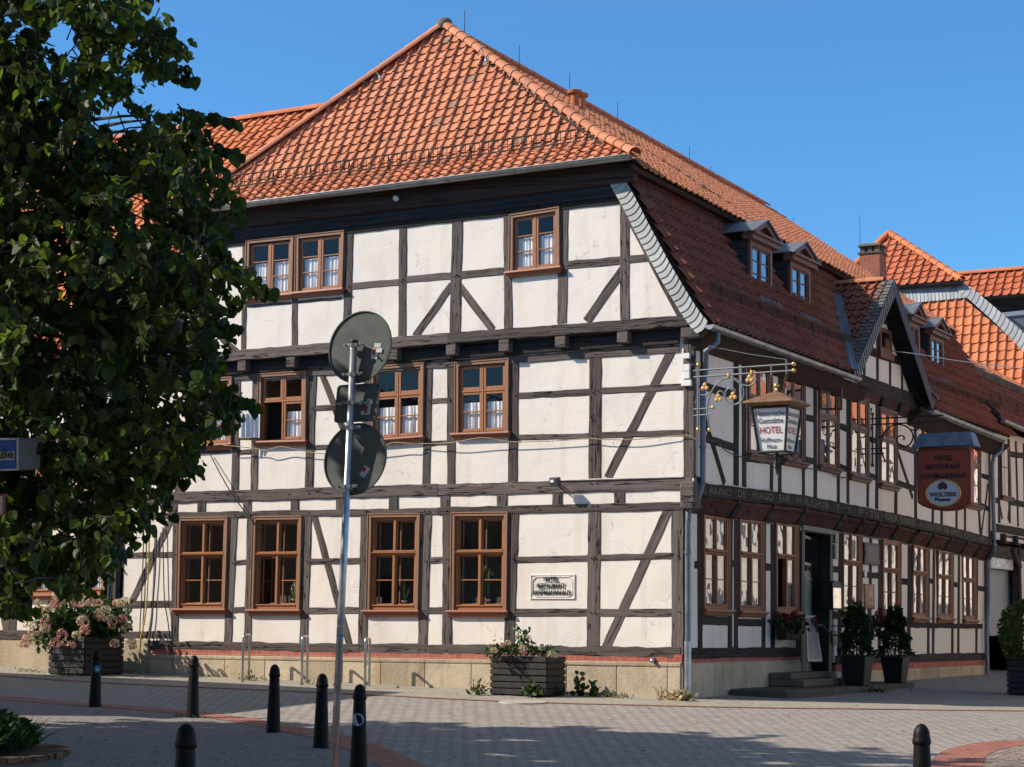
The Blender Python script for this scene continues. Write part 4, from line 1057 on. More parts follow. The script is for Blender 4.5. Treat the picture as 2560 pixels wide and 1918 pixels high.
for i, p in enumerate(ys):
    z = zs_line(p.y)
    m = MB(); m.loft([[V((-.1, p.y - s, z + .13)), V((XB + .03, p.y - s, z + .13)), V((XB + .03, p.y - s, z - .02)), V((XB - .06, p.y - s, z - .09)), V((XB - .10, p.y - s, z - .20)), V((.06, p.y - s, z - .27)), V((-.1, p.y - s, z - .27))] for s in (.115, -.115)])
    m.build('joist_end', TIMBERD, H, bevel=.012)
    if i + 1 < len(ys):
        q = ys[i + 1]; a, b = p.y + .14, q.y - .14; za, zb = zs_line(a), zs_line(b)
        m = MB(); pf = lambda u, z: [V((.0, u, z - .27)), V((.05, u, z - .255)), V((.075, u, z - .22)), V((XB - .055, u, z - .05)), V((XB - .01, u, z - .01)), V((XB + .0, u, z + .05)), V((.0, u, z + .05))]
        m.loft([pf(a, za), pf(b, zb)], g=[(u*3 + R_.random(), c*.08, 0) for u in (a, b) for c in range(7)]); m.build('moulded_board', REDBOARD, H)
for a, b in zip(ip, ip[1:]):
    m = MB(); m.loft([[V((XB - .05, q.y, q.z)), V((XB, q.y, q.z)), V((XB, q.y, 3.93)), V((XB - .05, q.y, 3.93))] for q in (a, b)]); m.build('wall', PLASTER, H)
# the beam with the carved inscription
for a, b in zip(ip, ip[1:]): timber('sill_beam', a, b, .25, NB, TIMBERD, H, .05)
GOLDD = plain('worn_gilding', (.11, .085, .052), .6, .6, 22, .05)
words = ['ANNO · DE · WAGO · EHR · W', 'ILGRIB · T · Y · IF · TSI · DER', 'ELNIDER · A · CHUTEM · FIR', 'ANCU · OTTO · VERUMI']
for i, wd in enumerate(words):
    a, b = ip[i + 1], ip[i + 2]; L = (b - a).length
    me_o = put_text('carved_inscription', wd, .20, a.lerp(b, .5) + NB*.054 - V((0, 0, .065)), b - a, V((0, 0, 1)), GOLDD, H, fit=L*.97, extrude=.002)
# first floor posts and rails
for R, x0, y0, x1, y1, w in ((R6, 205, 290, 205, 1470, .20), (R6, 514, 345, 514, 1525, .24), (R6, 586, 350, 588, 1540, .20), (R6, 842, 1275, 838, 1570, .15), (R6, 916, 1290, 916, 1590, .17), (R6, 916, 445, 916, 1290, .17), (R6, 842, 420, 842, 1275, .10), (R6, 1132, 1330, 1134, 1615, .15), (R6, 1148, 520, 1148, 1330, .06), (R6, 1242, 540, 1242, 1640, .19),
                             (R6, 1455, 820, 1455, 1680, .16), (R6, 1542, 660, 1544, 1690, .16), (R6, 1728, 1470, 1724, 1720, .15), (R6, 1812, 760, 1808, 1740, .19), (R6, 1985, 1540, 1980, 1770, .15),
                             (R8, 135, 130, 130, 960, .18), (R8, 290, 130, 293, 985, .20), (R8, 436, 830, 434, 1030, .16), (R8, 508, 850, 508, 1045, .17), (R8, 632, 880, 632, 1070, .15), (R8, 702, 890, 702, 1085, .16), (R8, 815, 890, 830, 1115, .15), (R8, 905, 400, 906, 1140, .17)):
    tb('post', R, x0, y0, x1, y1, w, XB, pg=1)
for R, x0, y0, x1, y1, w in ((R6, 222, 612, 492, 690, .16), (R6, 222, 1088, 492, 1172, .15), (R6, 610, 1318 - 30, 830, 1345 - 30, .08), (R6, 1150, 895, 1226, 912, .14), (R6, 1150, 1280, 1226, 1302, .14), (R6, 1472, 978, 1530, 1000, .14), (R6, 1472, 1352, 1530, 1372, .14), (R6, 1738, 1096, 1796, 1112, .13), (R6, 1735, 1425, 1795, 1450, .13),
                             (R6, 2002, 1160, 2160, 1212, .14), (R6, 2002, 1500, 2160, 1552, .14), (R8, 826, 618, 898, 645, .13), (R8, 826, 870, 900, 905, .14)):
    tb('rail', R, x0, y0, x1, y1, w, XB)
tb('brace', R6, 210, 860, 408, 1505, .16, XB); tb('brace', R6, 1992, 1180, 2140, 1640, .14, XB); tb('brace', R8, 893, 700, 838, 1118, .11, XB)
timber('plate_beam', V((XB, 0, 6.56)), V((XB, 10.4, 6.50)), .18, NB, TIMBERD, H, .03); timber('plate_beam', V((XB, 10.405, 6.36)), V((XB, YB + .3, 6.25)), .18, NB, TIMBERD, H, .03)
# windows of both storeys
for i, F in enumerate(wb_ground):
    window(H, F, 'ground', NB, None if i != 2 else 'window with its lower left casement opened inward', ((.0, 1.0), (.0, 1.0)) if i > 2 else ((.0, 1.0), (.0, .9)), 60 + i*11, OAKS, OAKS, OAKS, GLASSO, .07, (0,) if i == 2 else (), .034, rec=.022)
for i, F in enumerate(wb_first):
    window(H, F, 'upper', NB, None if i != 2 else 'window with a small upper casement tipped outward', CUF, 160 + i*11, BROWNW, BROWNW, BROWNW, GLASSO, .075, (), .034, rec=.026)
for w in wins_attic: window(H, w[1], w[0], NA, w[4], w[2], 200 + int(abs(w[1].c[0].x)*7))
for w in wins_first: window(H, w[1], w[0], NA, w[4], w[2], 300 + int(abs(w[1].c[0].x)*7), skip=w[3])
for i, w in enumerate(wins_ground): window(H, w[1], w[0], NA, w[4], w[2], 400 + i*9, skip=w[3], hs=.115)
# the open casement of the first floor with its curtain, and the small one on the side front
Fw = wins_first[1][1]; a0 = .085 + .03; tt = .04; th = Fw.h*.555
hg_ = Fw(a0, tt, .06); ht = Fw(a0, th, .06); dirv = V((-.88, -.47, 0)).normalized(); ww = (Fw.w - .17)/2 - .03
G = Frame4(ht + dirv*ww, ht, hg_, hg_ + dirv*ww, V((.47, -.88, 0)))
op = MB(); ring(op, G, 0, G.w, 0, G.h, .05, -.03, 0); op.build('open_casement', OAK2, H)
g = MB(); g.quad(G(.05, .05, -.015), G(G.w - .05, .05, -.015), G(G.w - .05, G.h - .05, -.015), G(.05, G.h - .05, -.015)); g.build('pane', GLASS, H)
curtain(G, .05, G.w - .02, .05, G.h*.72, .035, H, .012, 5)
F3 = wb_first[2]; p0, p1 = PB(*R6(1285, 830), XB + .10), PB(*R6(1490, 832), XB + .62)
q0 = PB(*R6(1282, 622), XB + .10); q1 = PB(*R6(1492, 618), XB + .62)
G2 = Frame4(q0, q1, p1, p0, (p1 - p0).cross(q0 - p0).normalized())
op = MB(); ring(op, G2, 0, G2.w, 0, G2.h, .05, -.03, 0); op.build('open_casement', BROWNW, H)
g = MB(); g.quad(G2(.05, .05, -.015), G2(G2.w - .05, .05, -.015), G2(G2.w - .05, G2.h - .05, -.015), G2(.05, G2.h - .05, -.015)); g.build('pane', GLASSO, H)
# ---- entrance: deep dark recess, green grey door standing open
m = MB(); F = DOOR
fr_w = .17
bar(m, F, 0, fr_w, 0, F.h, -.28, .02); bar(m, F, F.w - fr_w, F.w, 0, F.h, -.28, .019)
door = m.build('door_frame', BLACK, H)
m = MB(); bar(m, F, -.02, F.w + .02, F.h - .30, F.h - .02, -.1, .05, .02); bar(m, F, -.05, F.w + .05, F.h - .03, F.h + .06, -.1, .09, .02); m.build('door_head', plain('grey_green_paint', (.085, .10, .095), .5, .15, 5, .05), H)
DGREEN = plain('sage_door_paint', (.26, .31, .28), .5, .15, 5, .08)
hn = F(.18, .06, -.26); dd = V((-1.0, .22, 0)).normalized(); wd_ = 1.0
top = F(.18, F.h - .34, -.26)
recess = MB()
y0, y1 = F(0, 0).y, F(F.w, 0).y
for yy in (y0 + .05, y1 - .05): recess.box((-.75, yy, 1.7), 1.0, .08, 3.4)
recess.box((-1.28, (y0 + y1)/2, 1.7), .06, y1 - y0, 3.4); recess.box((-.75, (y0 + y1)/2, 3.36), 1.0, y1 - y0, .06); recess.box((-.6, (y0 + y1)/2, .15), 1.3, y1 - y0, .1)
recess.build('entrance_lining', BLACK, H)
a, b = PB(*R7(1140, 1640), -.10), PB(*R7(1262, 1640), -.62); at_, bt = PB(*R7(1140, 430), -.10), PB(*R7(1262, 440), -.62)
a.z = b.z = .24; at_.z = bt.z = 3.22
G = Frame4(at_, bt, b, a, (b - a).cross(V((0, 0, 1))).normalized())
m = MB(); bar(m, G, 0, G.w, 0, G.h*.76, -.05, 0)
ring(m, G, .12, G.w - .12, .12, .75, .05, -.01, .025); ring(m, G, .12, G.w - .12, .9, G.h*.70, .05, -.01, .025); bar(m, G, .2, G.w - .2, 1.0, G.h*.66, -.01, .018, .03)
dl = m.build('door', DGREEN, H)
m = MB(); pts = [G(G.w*i/10, G.h*.76 + .06*math.sin(i*.63) - .02, .01) for i in range(11)]; m.tube(pts, .045, 6); m.build('moulding', BLACK, dl)
m = MB(); ring(m, G, 0, G.w, G.h*.79, G.h, .06, -.05, 0); m.build('transom_light', plain('cream_paint', (.55, .50, .40), .5, .1, 5, .05), dl)
g = MB(); g.quad(G(.06, G.h*.8, -.02), G(G.w - .06, G.h*.8, -.02), G(G.w - .06, G.h - .06, -.02), G(.06, G.h - .06, -.02)); g.build('pane', GLASSO, dl)
m = MB(); m.lathe([(.02, 0), (.02, .05), (.03, .055), (.03, .075)], G(G.w - .09, 1.05, 0), 8, G.N); m.build('handle', GOLD, dl)
# ---- rooms behind the windows, dark
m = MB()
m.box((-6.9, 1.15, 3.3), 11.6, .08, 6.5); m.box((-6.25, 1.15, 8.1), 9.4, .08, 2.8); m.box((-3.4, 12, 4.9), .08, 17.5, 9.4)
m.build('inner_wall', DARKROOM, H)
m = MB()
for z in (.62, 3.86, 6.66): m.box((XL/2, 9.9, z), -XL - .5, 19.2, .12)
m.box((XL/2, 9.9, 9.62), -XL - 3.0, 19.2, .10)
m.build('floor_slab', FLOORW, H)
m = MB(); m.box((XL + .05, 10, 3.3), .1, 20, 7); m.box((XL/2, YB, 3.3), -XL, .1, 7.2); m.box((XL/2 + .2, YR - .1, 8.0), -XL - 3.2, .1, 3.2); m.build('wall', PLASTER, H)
# ---- downpipes
def pipe(parent, pts, r, mat, brackets=()):
    m = MB(); m.tube(pts, r, 12)
    for i in brackets:
        p = pts[i] if isinstance(i, int) else i; m.tube([p - V((0, 0, .03)), p + V((0, 0, .03))], r + .012, 12)
    return m.build('downpipe', mat, parent, True, auto=50)
c0 = PB(*R6(345, 105), .70)
pts = [V((.70, c0.y, g0.z - .05)), V((.70, c0.y, g0.z - .25)), V((.52, c0.y - .12, g0.z - .42)), V((.36, .28, g0.z - .72)), V((.36, .16, g0.z - 1.0)), V((.36, .14, 4.25)), V((.36, .12, 3.85)), V((.30, .10, 3.62)), V((.12, .05, 3.38)), V((.10, .04, 3.1)), V((.10, .03, 1.2)), V((.10, .02, .02))]
pipe(H, pts, .052, ZINCB, [V((.36, .14, 5.6)), V((.36, .14, 4.5)), V((.10, .035, 2.6))])
m = MB(); m.tube([V((.10, .03, 1.02)), V((.10, .02, 0.0))], .066, 12); m.build('downpipe', STEEL, H, True, auto=50)
a = PB(*R8(1022, 330), .62); ex = PB(*R8(930, 480), .40); ey = PB(*R8(945, 1200), .40); e2 = PB(*R8(895, 1330), .12); e3 = PB(*R8(900, 1655), .12)
pts = [a, a - V((.05, .05, .25)), PB(*R8(1000, 425), .55), PB(*R8(945, 465), .44), PB(*R8(930, 530), .40), ey, PB(*R8(935, 1270), .30), e2, e3, V((.12, PB(2466, 1560, .12).y, 1.2)), V((.12, PB(2466, 1560, .12).y, gz(.1, 19.6)))]
pipe(H, pts, .055, ZINCB, [4, 5])
# ---- dormers on the mansard slope
DX = -.12
ZDORM = plain('dormer_zinc', (.22, .24, .26), .5, .35, 6, .08, .45)
LEADG = plain('lead_apron', (.13, .15, .17), .75, .5, 9, .3, .1)
SLDARK = plain('dormer_slate', (.028, .03, .034), .6, .35, 10, .2)
def dormer(q_front, ped, zsag=0.0, label=None):
    (bl, tl, tr, br) = [PB(*p, DX) for p in q_front]
    y0, y1 = min(bl.y, tl.y), max(br.y, tr.y); z0, z1 = (bl.z + br.z)/2, (tl.z + tr.z)/2; w = y1 - y0; yc = (y0 + y1)/2
    back = -1.45
    m = MB()
    for yy in (y0, y1 - .04): m.box(((back + DX)/2 - .02, yy + .02, (z0 + z1)/2), DX - back - .04, .04, z1 - z0)
    d = m.build('dormer', SLDARK, H)
    if label: d['label'] = label
    # clapped slates on the cheek
    m = MB(); n = 8
    for k in range(n):
        a, b = z0 + (z1 - z0)*k/n, z0 + (z1 - z0)*(k + 1)/n
        for yy, s in ((y0, -1),):
            m.loft([[V((back, yy, b)), V((DX - .03, yy, b)), V((DX - .03, yy + s*.028, a - .01)), V((back, yy + s*.028, a - .01))], [V((back, yy + s*.004, b)), V((DX - .03, yy + s*.004, b)), V((DX - .03, yy + s*.034, a - .01)), V((back, yy + s*.034, a - .01))]])
    m.build('cheek_slates', SLDARK, d)
    F = Frame4(V((DX, y0, z1)), V((DX, y1, z1)), V((DX, y1, z0 + .2)), V((DX, y0, z0 + .2)), NB)
    m = MB(); ring(m, F, 0, F.w, 0, F.h, .11, -.06, .03); m.box((DX, yc, z0 + .09), .06, w + .05, .20); m.box((DX + .04, yc, z0 + .19), .06, w + .08, .03)
    m.build('casing', BROWNW, d)
    mid = F.w/2
    m = MB(); bar(m, F, mid - .03, mid + .03, .1, F.h - .1, -.05, .012)
    for u0, u1 in ((.11, mid - .03), (mid + .03, F.w - .11)):
        ring(m, F, u0, u1, .11, F.h - .11, .035, -.05, .0)
        for k in (1, 2): t = .11 + (F.h - .22)*k/3; bar(m, F, u0, u1, t - .011, t + .011, -.04, -.006)
    m.build('sash', BROWNW, d)
    g = MB(); g.quad(F(.12, .12, -.025), F(F.w - .12, .12, -.025), F(F.w - .12, F.h - .12, -.025), F(.12, F.h - .12, -.025)); g.build('pane', GLASSO, d)
    g = MB(); g.quad(F(.12, .12, -.45), F(F.w - .12, .12, -.45), F(F.w - .12, F.h - .12, -.45), F(.12, F.h - .12, -.45)); g.build('lining', DARKROOM, d)
    # pediment and little zinc roof
    o = .14; ph = .32; X1 = DX + .16
    m = MB(); m.box((DX + .03, yc, z1 + .05), .22, w + 2*o, .10); m.box((DX + .08, yc, z1 + .12), .26, w + 2*o + .06, .05)
    for s in (-1, 1): m.loft([[V((x, yc + s*(w/2 + o), z1 + .14)), V((x, yc, z1 + .14 + ph)), V((x, yc, z1 + .14 + ph - .10)), V((x, yc + s*(w/2 + o - .20), z1 + .14))] for x in (DX - .02, X1 - .02)])
    m.add([V((DX + .01, yc - w/2, z1 + .14)), V((DX + .01, yc + w/2, z1 + .14)), V((DX + .01, yc, z1 + .12 + ph))], [(0, 1, 2)])
    m.build('pediment', BROWNW, d)
    m = MB()
    for s in (-1, 1):
        e0, r0 = V((X1 + .03, yc + s*(w/2 + o + .06), z1 + .135)), V((X1 + .03, yc, z1 + .16 + ph)); e1, r1 = V((back - .3, e0.y, e0.z)), V((back - .3, yc, r0.z))
        m.loft([[e0, r0, r0 + V((0, 0, .025)), e0 + V((0, 0, .025))], [e1, r1, r1 + V((0, 0, .025)), e1 + V((0, 0, .025))]])
        for k in (.33, .66): m.tube([e0.lerp(e1, k) + V((0, 0, .03)), r0.lerp(r1, k) + V((0, 0, .03))], .014, 5)
    m.build('roof', ZDORM, d)
    # zinc apron below
    ag = MB(); tA = (z0 - .02 - MS[1][1] + zsag)/(VM.z); rows = []
    for j in range(4): rows.append([mans(y0 + .04 + (w - .08)*i/10, tA - .03 + .032*j + (.012*math.sin(i*2.3) if j == 3 else 0), .10 + (.012*math.sin(i*2.1)) - .008*j, zsag) for i in range(11)])
    ag.loft(rows, False, False); ag.build('apron', LEADG, d)
    return d
dormer([R9(1388, 1490), R9(1372, 905), R9(1562, 1015), R9(1578, 1530)], None)
dormer([R9(1756, 1655), R9(1742, 1105), R9(1920, 1195), R9(1932, 1700)], None)
dormer([(2273, 915), (2270.8, 803), (2296.5, 814), (2298.5, 926)], None, SAG)
dormer([ZG(812, 965), ZG(806, 535), ZG(932, 590), ZG(942, 1000)], None, SAG)
# ------------------------------------------------------------------ dwarf gable over the side street (part of the hotel)
wz0 = PB(*ZG(380, 1060), XW).z
half = lambda z: hwid*(zr - z)/(zr - zf) - .30
m = MB(); zz = [6.45, wz0 + .05, zr - .55]
m.loft([[V((XW - .06, yc - half(z), z)), V((XW, yc - half(z), z)), V((XW, yc + half(z), z)), V((XW - .06, yc + half(z), z))] for z in (wz0 - .15, zr - .62)])
dg = m.build('dwarf_gable', PLASTER, H)
def tz(R, x0, y0, x1, y1, w, k='beam'):
    o = timber(k, PB(*R(x0, y0), XW), PB(*R(x1, y1), XW), w, NB, TIMBERD, dg, .02); return o
# beams of the gable
b0, b1 = PB(*ZG(95, 1005), XW), PB(*ZG(690, 1205), XW); zb = (b0.z + b1.z)/2
timber('beam', V((XW, b0.y, zb)), V((XW, b1.y, zb - .02)), .36, NB, TIMBERD, dg, .05)
tz(ZG, 180, 690, 560, 820, .20)
for x0, y0, x1, y1 in ((158, 720, 156, 955), (286, 470, 288, 1000), (412, 500, 412, 1060), (530, 800, 530, 1110)): tz(ZG, x0, y0, x1, y1, .13, 'post')
tz(ZG, 385, 330, 665, 1150, .17, 'rafter'); tz(ZG, 330, 395, 410, 425, .14, 'beam')
F = Frame4(*[PB(*ZG(*p), XW + .012) for p in ((300, 460), (416, 505), (418, 735), (302, 690))], NB)
m = MB(); ring(m, F, 0, F.w, 0, F.h, .09, -.02, .05); wn = m.build('window_casing', BROWNW, dg)
g = MB(); g.quad(F(.08, .08, .008), F(F.w - .08, .08, .008), F(F.w - .08, F.h - .08, .008), F(.08, F.h - .08, .008)); g.build('pane', GLASSO, dg)
g = MB(); g.quad(F(.05, .05, .003), F(F.w - .05, .05, .003), F(F.w - .05, F.h - .05, .003), F(.05, F.h - .05, .003)); g.build('shade_backing', BLACK, dg)  # black sheet behind the pane, the dark of the room put into colour
m = MB(); bar(m, F, F.w*.55, F.w - .09, .1, F.h*.6, .008, .03); m.build('tilted_sash', BROWNW, dg)
m = MB(); bar(m, F, -.06, F.w + .06, -.16, .0, -.02, .08); m.build('sill', BROWNW, dg)
# roof planes of the gable
XBK = -2.2
SLATEM = m_slate('part_shaded_slate', (.15, .155, .155))  # mid-grey, the shade on the lower half put into the colour
for s in (-1, 1):
    e = V((XV, yc + s*hwid, zf)); r = V((XV, yc, zr)); eb = V((XBK, e.y, zf)); rb = V((XBK, yc, zr))
    slab(dg, 'roof_deck', [e + V((-.02, 0, -.02)), r + V((-.02, 0, -.02)), rb, eb] if s < 0 else [e + V((-.02, 0, -.02)), eb, rb, r + V((-.02, 0, -.02))], .07, BOARDS)
    n_ = (r - e).cross(V((1, 0, 0))).normalized()
    if n_.z < 0: n_ = -n_
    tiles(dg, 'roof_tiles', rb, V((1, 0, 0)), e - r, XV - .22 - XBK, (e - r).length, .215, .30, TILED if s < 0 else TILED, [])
    # slates along the verge
    m = MB(); L = (e - r).length; n = 26; d = (e - r).normalized()
    for k in range(n):
        p = r + d*(L*k/n); q = r + d*(L*(k + 1.5)/n); x0 = XV + .02; x1 = XV - .26
        for c in range(2):
            a, b = x0 + (x1 - x0)*c/2, x0 + (x1 - x0)*(c + 1)/2 - .01
            m.loft([[V((a, p.y, p.z)) + n_*.035, V((b, p.y, p.z)) + n_*.035], [V((a, q.y, q.z)) + n_*.07, V((b, q.y, q.z)) + n_*.07], [V((a, q.y, q.z)) + n_*.055, V((b, q.y, q.z)) + n_*.055]], False, False)
    # slate face of the verge board
    inn = V((0, -s*.26*(zr - zf)/L, -.26*abs(hwid)/L))
    for k in range(n):
        p = r + d*(L*k/n); q = r + d*(L*(k + 1.3)/n); X = V((XV + .025 + .012, 0, 0)) - V((XV, 0, 0))
        m.loft([[p + V((.012, 0, .05)), p + V((.012, 0, -.0)) + inn*1.0], [q + V((.034, 0, .05)), q + V((.034, 0, 0)) + inn*1.0], [q + V((.02, 0, .05)), q + V((.02, 0, 0)) + inn]], False, False)
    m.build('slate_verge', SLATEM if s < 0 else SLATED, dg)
    m = MB(); m.loft([[r + V((.0, 0, -.03)), r + V((.008, 0, -.03)), r + V((.008, 0, -.02)) + inn, r + V((0, 0, -.02)) + inn], [e + V((.0, 0, -.03)), e + V((.008, 0, -.03)), e + V((.008, 0, -.02)) + inn, e + V((0, 0, -.02)) + inn]]); m.build('verge_board', BOARDS, dg)
    # zinc valley where it meets the mansard
    vv = []
    for t in (0, .25, .5, .75, 1.0):
        z = zf + (zr - .4 - zf)*t; x = MS[1][0] + (z - MS[1][1])*(VM.x/VM.z); y = yc + s*hwid*(zr - z)/(zr - zf)
        vv.append([V((x, y - s*.06, z)) + NM*.20, V((x, y + s*.10, z)) + NM*.15, V((x, y + s*.30, z)) + NM*.16, V((x, y + s*.36, z)) + NM*.10])
    m = MB(); m.loft(vv, False, False); m.build('valley', ZINCB, dg)
ridge_tiles(dg, 'ridge_tiles', V((XBK + .3, yc, zr)), V((XV - .25, yc, zr)), TILE, .10, .34)
# brackets and boards below the gable beam
yy = [PB(*ZG(x, y), XW).y for x, y in ((125, 1070), (320, 1130), (498, 1200), (668, 1260))]
for i, y in enumerate(yy):
    m = MB(); m.loft([[V((XB - .05, y - s, zb - .18)), V((XB + .16, y - s, zb - .18)), V((XB + .12, y - s, zb - .36)), V((XB - .05, y - s, zb - .42))] for s in (.09, -.09)]); m.build('bracket', TIMBERD, dg, bevel=.01)
    if i < 3:
        a, b = y + .11, yy[i + 1] - .11
        m = MB(); m.loft([[V((XB, u, zb - .18)), V((XB + .10, u, zb - .18)), V((XB + .03, u, zb - .36)), V((XB, u, zb - .38))] for u in (a, b)]); m.build('moulded_board', REDBOARD, dg)
# ------------------------------------------------------------------ hanging signs
def catmull(pts, k=6):
    out = []
    for i in range(len(pts) - 1):
        p0, p1, p2, p3 = pts[max(0, i - 1)], pts[i], pts[i + 1], pts[min(len(pts) - 1, i + 2)]
        for j in range(k):
            t = j/k; out.append(.5*((2*p1) + (p2 - p0)*t + (2*p0 - 5*p1 + 4*p2 - p3)*t*t + (3*p1 - p0 - 3*p2 + p3)*t**3))
    return out + [pts[-1]]
YL = -.12
GOLDM = plain('matt_gilding', (.62, .36, .12), .6, .3, 30, .1, .25)
P6 = lambda x, y: PA(*R6(x, y), YL)
b_ = empty('sign_bracket', P6(170, 800), 'grey wrought iron scroll bracket with gold balls and clovers on the house corner', 'sign bracket', 'wrought iron sign brackets')
m = MB(); m.tube([P6(170, 405), P6(168, 1005)], .016, 8)
for y in (465, 525): m.tube([P6(128, y + 2), P6(1045, y - 60)], .016, 6)
for y, x1 in ((822, 300), (880, 282)): m.tube([P6(128, y + 2), P6(x1, y - 12)], .014, 6)
for y in (465, 525, 822, 880): m.tube([P6(128, y + 2), P6(128, y + 2) + V((-.10, .16, 0))], .014, 6)
m.tube([P6(840, 405), P6(842, 520)], .016, 6); m.tube([P6(980, 365), P6(980, 500)], .016, 6)
m.tube([P6(980, 365), P6(640, 315), P6(260, 240)], .007, 5)
m.build('bars', IRONG, b_)
m = MB()
for crv in ([(270, 1005), (262, 930), (250, 860), (255, 780), (280, 690), (320, 610), (380, 555), (450, 530), (520, 545), (570, 600), (588, 670), (568, 740), (510, 778), (450, 765), (415, 720), (400, 670), (370, 655), (340, 680)],
            [(470, 530), (520, 562), (570, 592), (630, 606), (680, 585), (702, 548), (690, 515)], [(195, 690), (240, 692), (280, 660)], [(415, 720), (420, 660), (455, 625), (495, 630), (512, 668)]):
    m.tube(catmull([P6(*q) for q in crv], 4), .015, 6)
m.build('scroll', IRONG, b_, True)
for x, y in ((170, 412), (168, 1008), (272, 1012), (1047, 405), (1047, 465), (305, 805)): m = MB(); m.ball(P6(x, y), .040, 6); m.build('gold_ball', GOLD, b_, True)
for x, y in ((228, 618), (352, 722), (488, 702), (640, 545)):
    m = MB()
    for k in range(3):
        a = math.pi/2 + k*2.094; m.ball(P6(x, y) + V((math.cos(a)*.042, 0, math.sin(a)*.042)), .042, 5, (1, .35, 1))
    m.build('gold_clover', GOLDM, b_, True)
for x, y in ((448, 515), (660, 490)): m = MB(); m.lathe([(.028, -.05), (.028, .05)], P6(x, y), 8); m.build('gold_collar', GOLDM, b_, True)
# the lantern shaped sign
h_ = .36; yf = YL - h_
cx = (PA(*R6(655, 790), yf).x + PA(*R6(985, 808), yf).x)/2; hw = (PA(*R6(985, 808), yf).x - PA(*R6(655, 790), yf).x)/2
zt, zb_ = PA(*R6(820, 798), yf).z, PA(*R6(810, 1208), yf).z; hb = (PA(*R6(932, 1212), yf).x - PA(*R6(692, 1200), yf).x)/2
cxb = (PA(*R6(932, 1212), yf).x + PA(*R6(692, 1200), yf).x)/2
CT, CBm = V((cx, YL, zt)), V((cx, YL, zb_))
ln = empty('lantern_sign', (cx, YL, zb_), 'white lantern shaped hotel sign with copper roof hanging from the grey bracket', 'hanging sign')
def lrot(c, h, k): return [c + V((sx*h, sy*h, 0)) for sx, sy in ((-1, -1), (1, -1), (1, 1), (-1, 1))]
m = MB(); m.loft([lrot(CBm, hb - .02, 0), lrot(CT, hw - .02, 0)]); m.build('panel', OFFW, ln)
m = MB(); T, B = lrot(CT, hw, 0), lrot(CBm, hb, 0)
for i in range(4):
    m.tube([B[i], T[i]], .022, 6); m.tube([T[i], T[(i + 1) % 4]], .025, 6); m.tube([B[i], B[(i + 1) % 4]], .025, 6)
m.build('frame', BLACK, ln)
COPPER = plain('lantern_roof', (.24, .125, .07), .6, .3, 8, .1, .2)
m = MB(); zc = zt + .10; o = hw + .13
m.loft([lrot(V((cx, YL, zt + .02)), hw + .02, 0), lrot(V((cx, YL, zc - .03)), o, 0), lrot(V((cx, YL, zc)), o, 0), lrot(V((cx, YL, zc + .18)), .10, 0), lrot(V((cx, YL, zc + .19)), .03, 0)]); m.build('roof', COPPER, ln, bevel=.006)
m = MB(); m.lathe([(.02, 0), (.02, .1)], V((cx, YL, zc + .18)), 8); m.ball(V((cx, YL, zc + .31)), .05, 6); m.build('finial', GOLD, ln, True)
m = MB()
def chain(m, a, b, n=9):
    d = (b - a)/n
    for k in range(n):
        c = a + d*(k + .5); ax = V((1, 0, 0)) if k % 2 else V((0, 1, 0)); u = d.normalized()
        m.tube([c + ax*(math.cos(t)*.028) + u*(math.sin(t)*d.length*.62) for t in (2*math.pi*i/10 for i in range(11))], .008, 5, False)
chain(m, P6(842, 515), V((cx - .12, YL, zc + .16))); chain(m, P6(982, 500), V((cx + .12, YL, zc + .16))); m.build('chain', RUST, ln)
m = MB(); m.tube([CBm, CBm + V((0, 0, -.38))], .03, 8)
for sg in (-1, 1):
    for ax in (V((1, 0, 0)), V((0, 1, 0))):
        m.tube(catmull([CBm + V((0, 0, -.05)), CBm + ax*sg*.14 + V((0, 0, -.10)), CBm + ax*sg*.28 + V((0, 0, -.16)), CBm + ax*sg*.40 + V((0, 0, -.06)), CBm + ax*sg*.34 + V((0, 0, -.0))], 4), .009, 5)
        m.tube(catmull([CBm + V((0, 0, -.30)), CBm + ax*sg*.10 + V((0, 0, -.20)), CBm + ax*sg*.20 + V((0, 0, -.12)), CBm + ax*sg*.16 + V((0, 0, -.03))], 4), .008, 5)
m.lathe([(.03, 0), (.05, .05), (.03, .1)], CBm + V((0, 0, -.30)), 8); m.build('ironwork', IRON, ln)
slope = (hw - hb)/(zt - zb_); hh = zt - zb_
for ax, nrm in ((V((1, 0, 0)), V((0, -1, 0))), (V((0, 1, 0)), V((1, 0, 0)))):
    up = (V((0, 0, 1)) + nrm*slope).normalized()
    for txt, t, s, mt, ft in (('Historische', .800, .130, NAVY, .83), ('Gaststätte', .640, .130, NAVY, .73), ('HOTEL', .415, .165, RED, .67), ('Hoffmann-', .215, .115, NAVY, .65), ('Haus', .075, .115, NAVY, .29)):
        c = CBm + V((0, 0, hh*t)) + nrm*(hb + (hw - hb)*t - .013 + .002)
        put_text('lettering', txt, s, c, ax, up, mt, ln, fit=ft*2*hw*(.88 + .12*t), extrude=.001, bold=.0005)
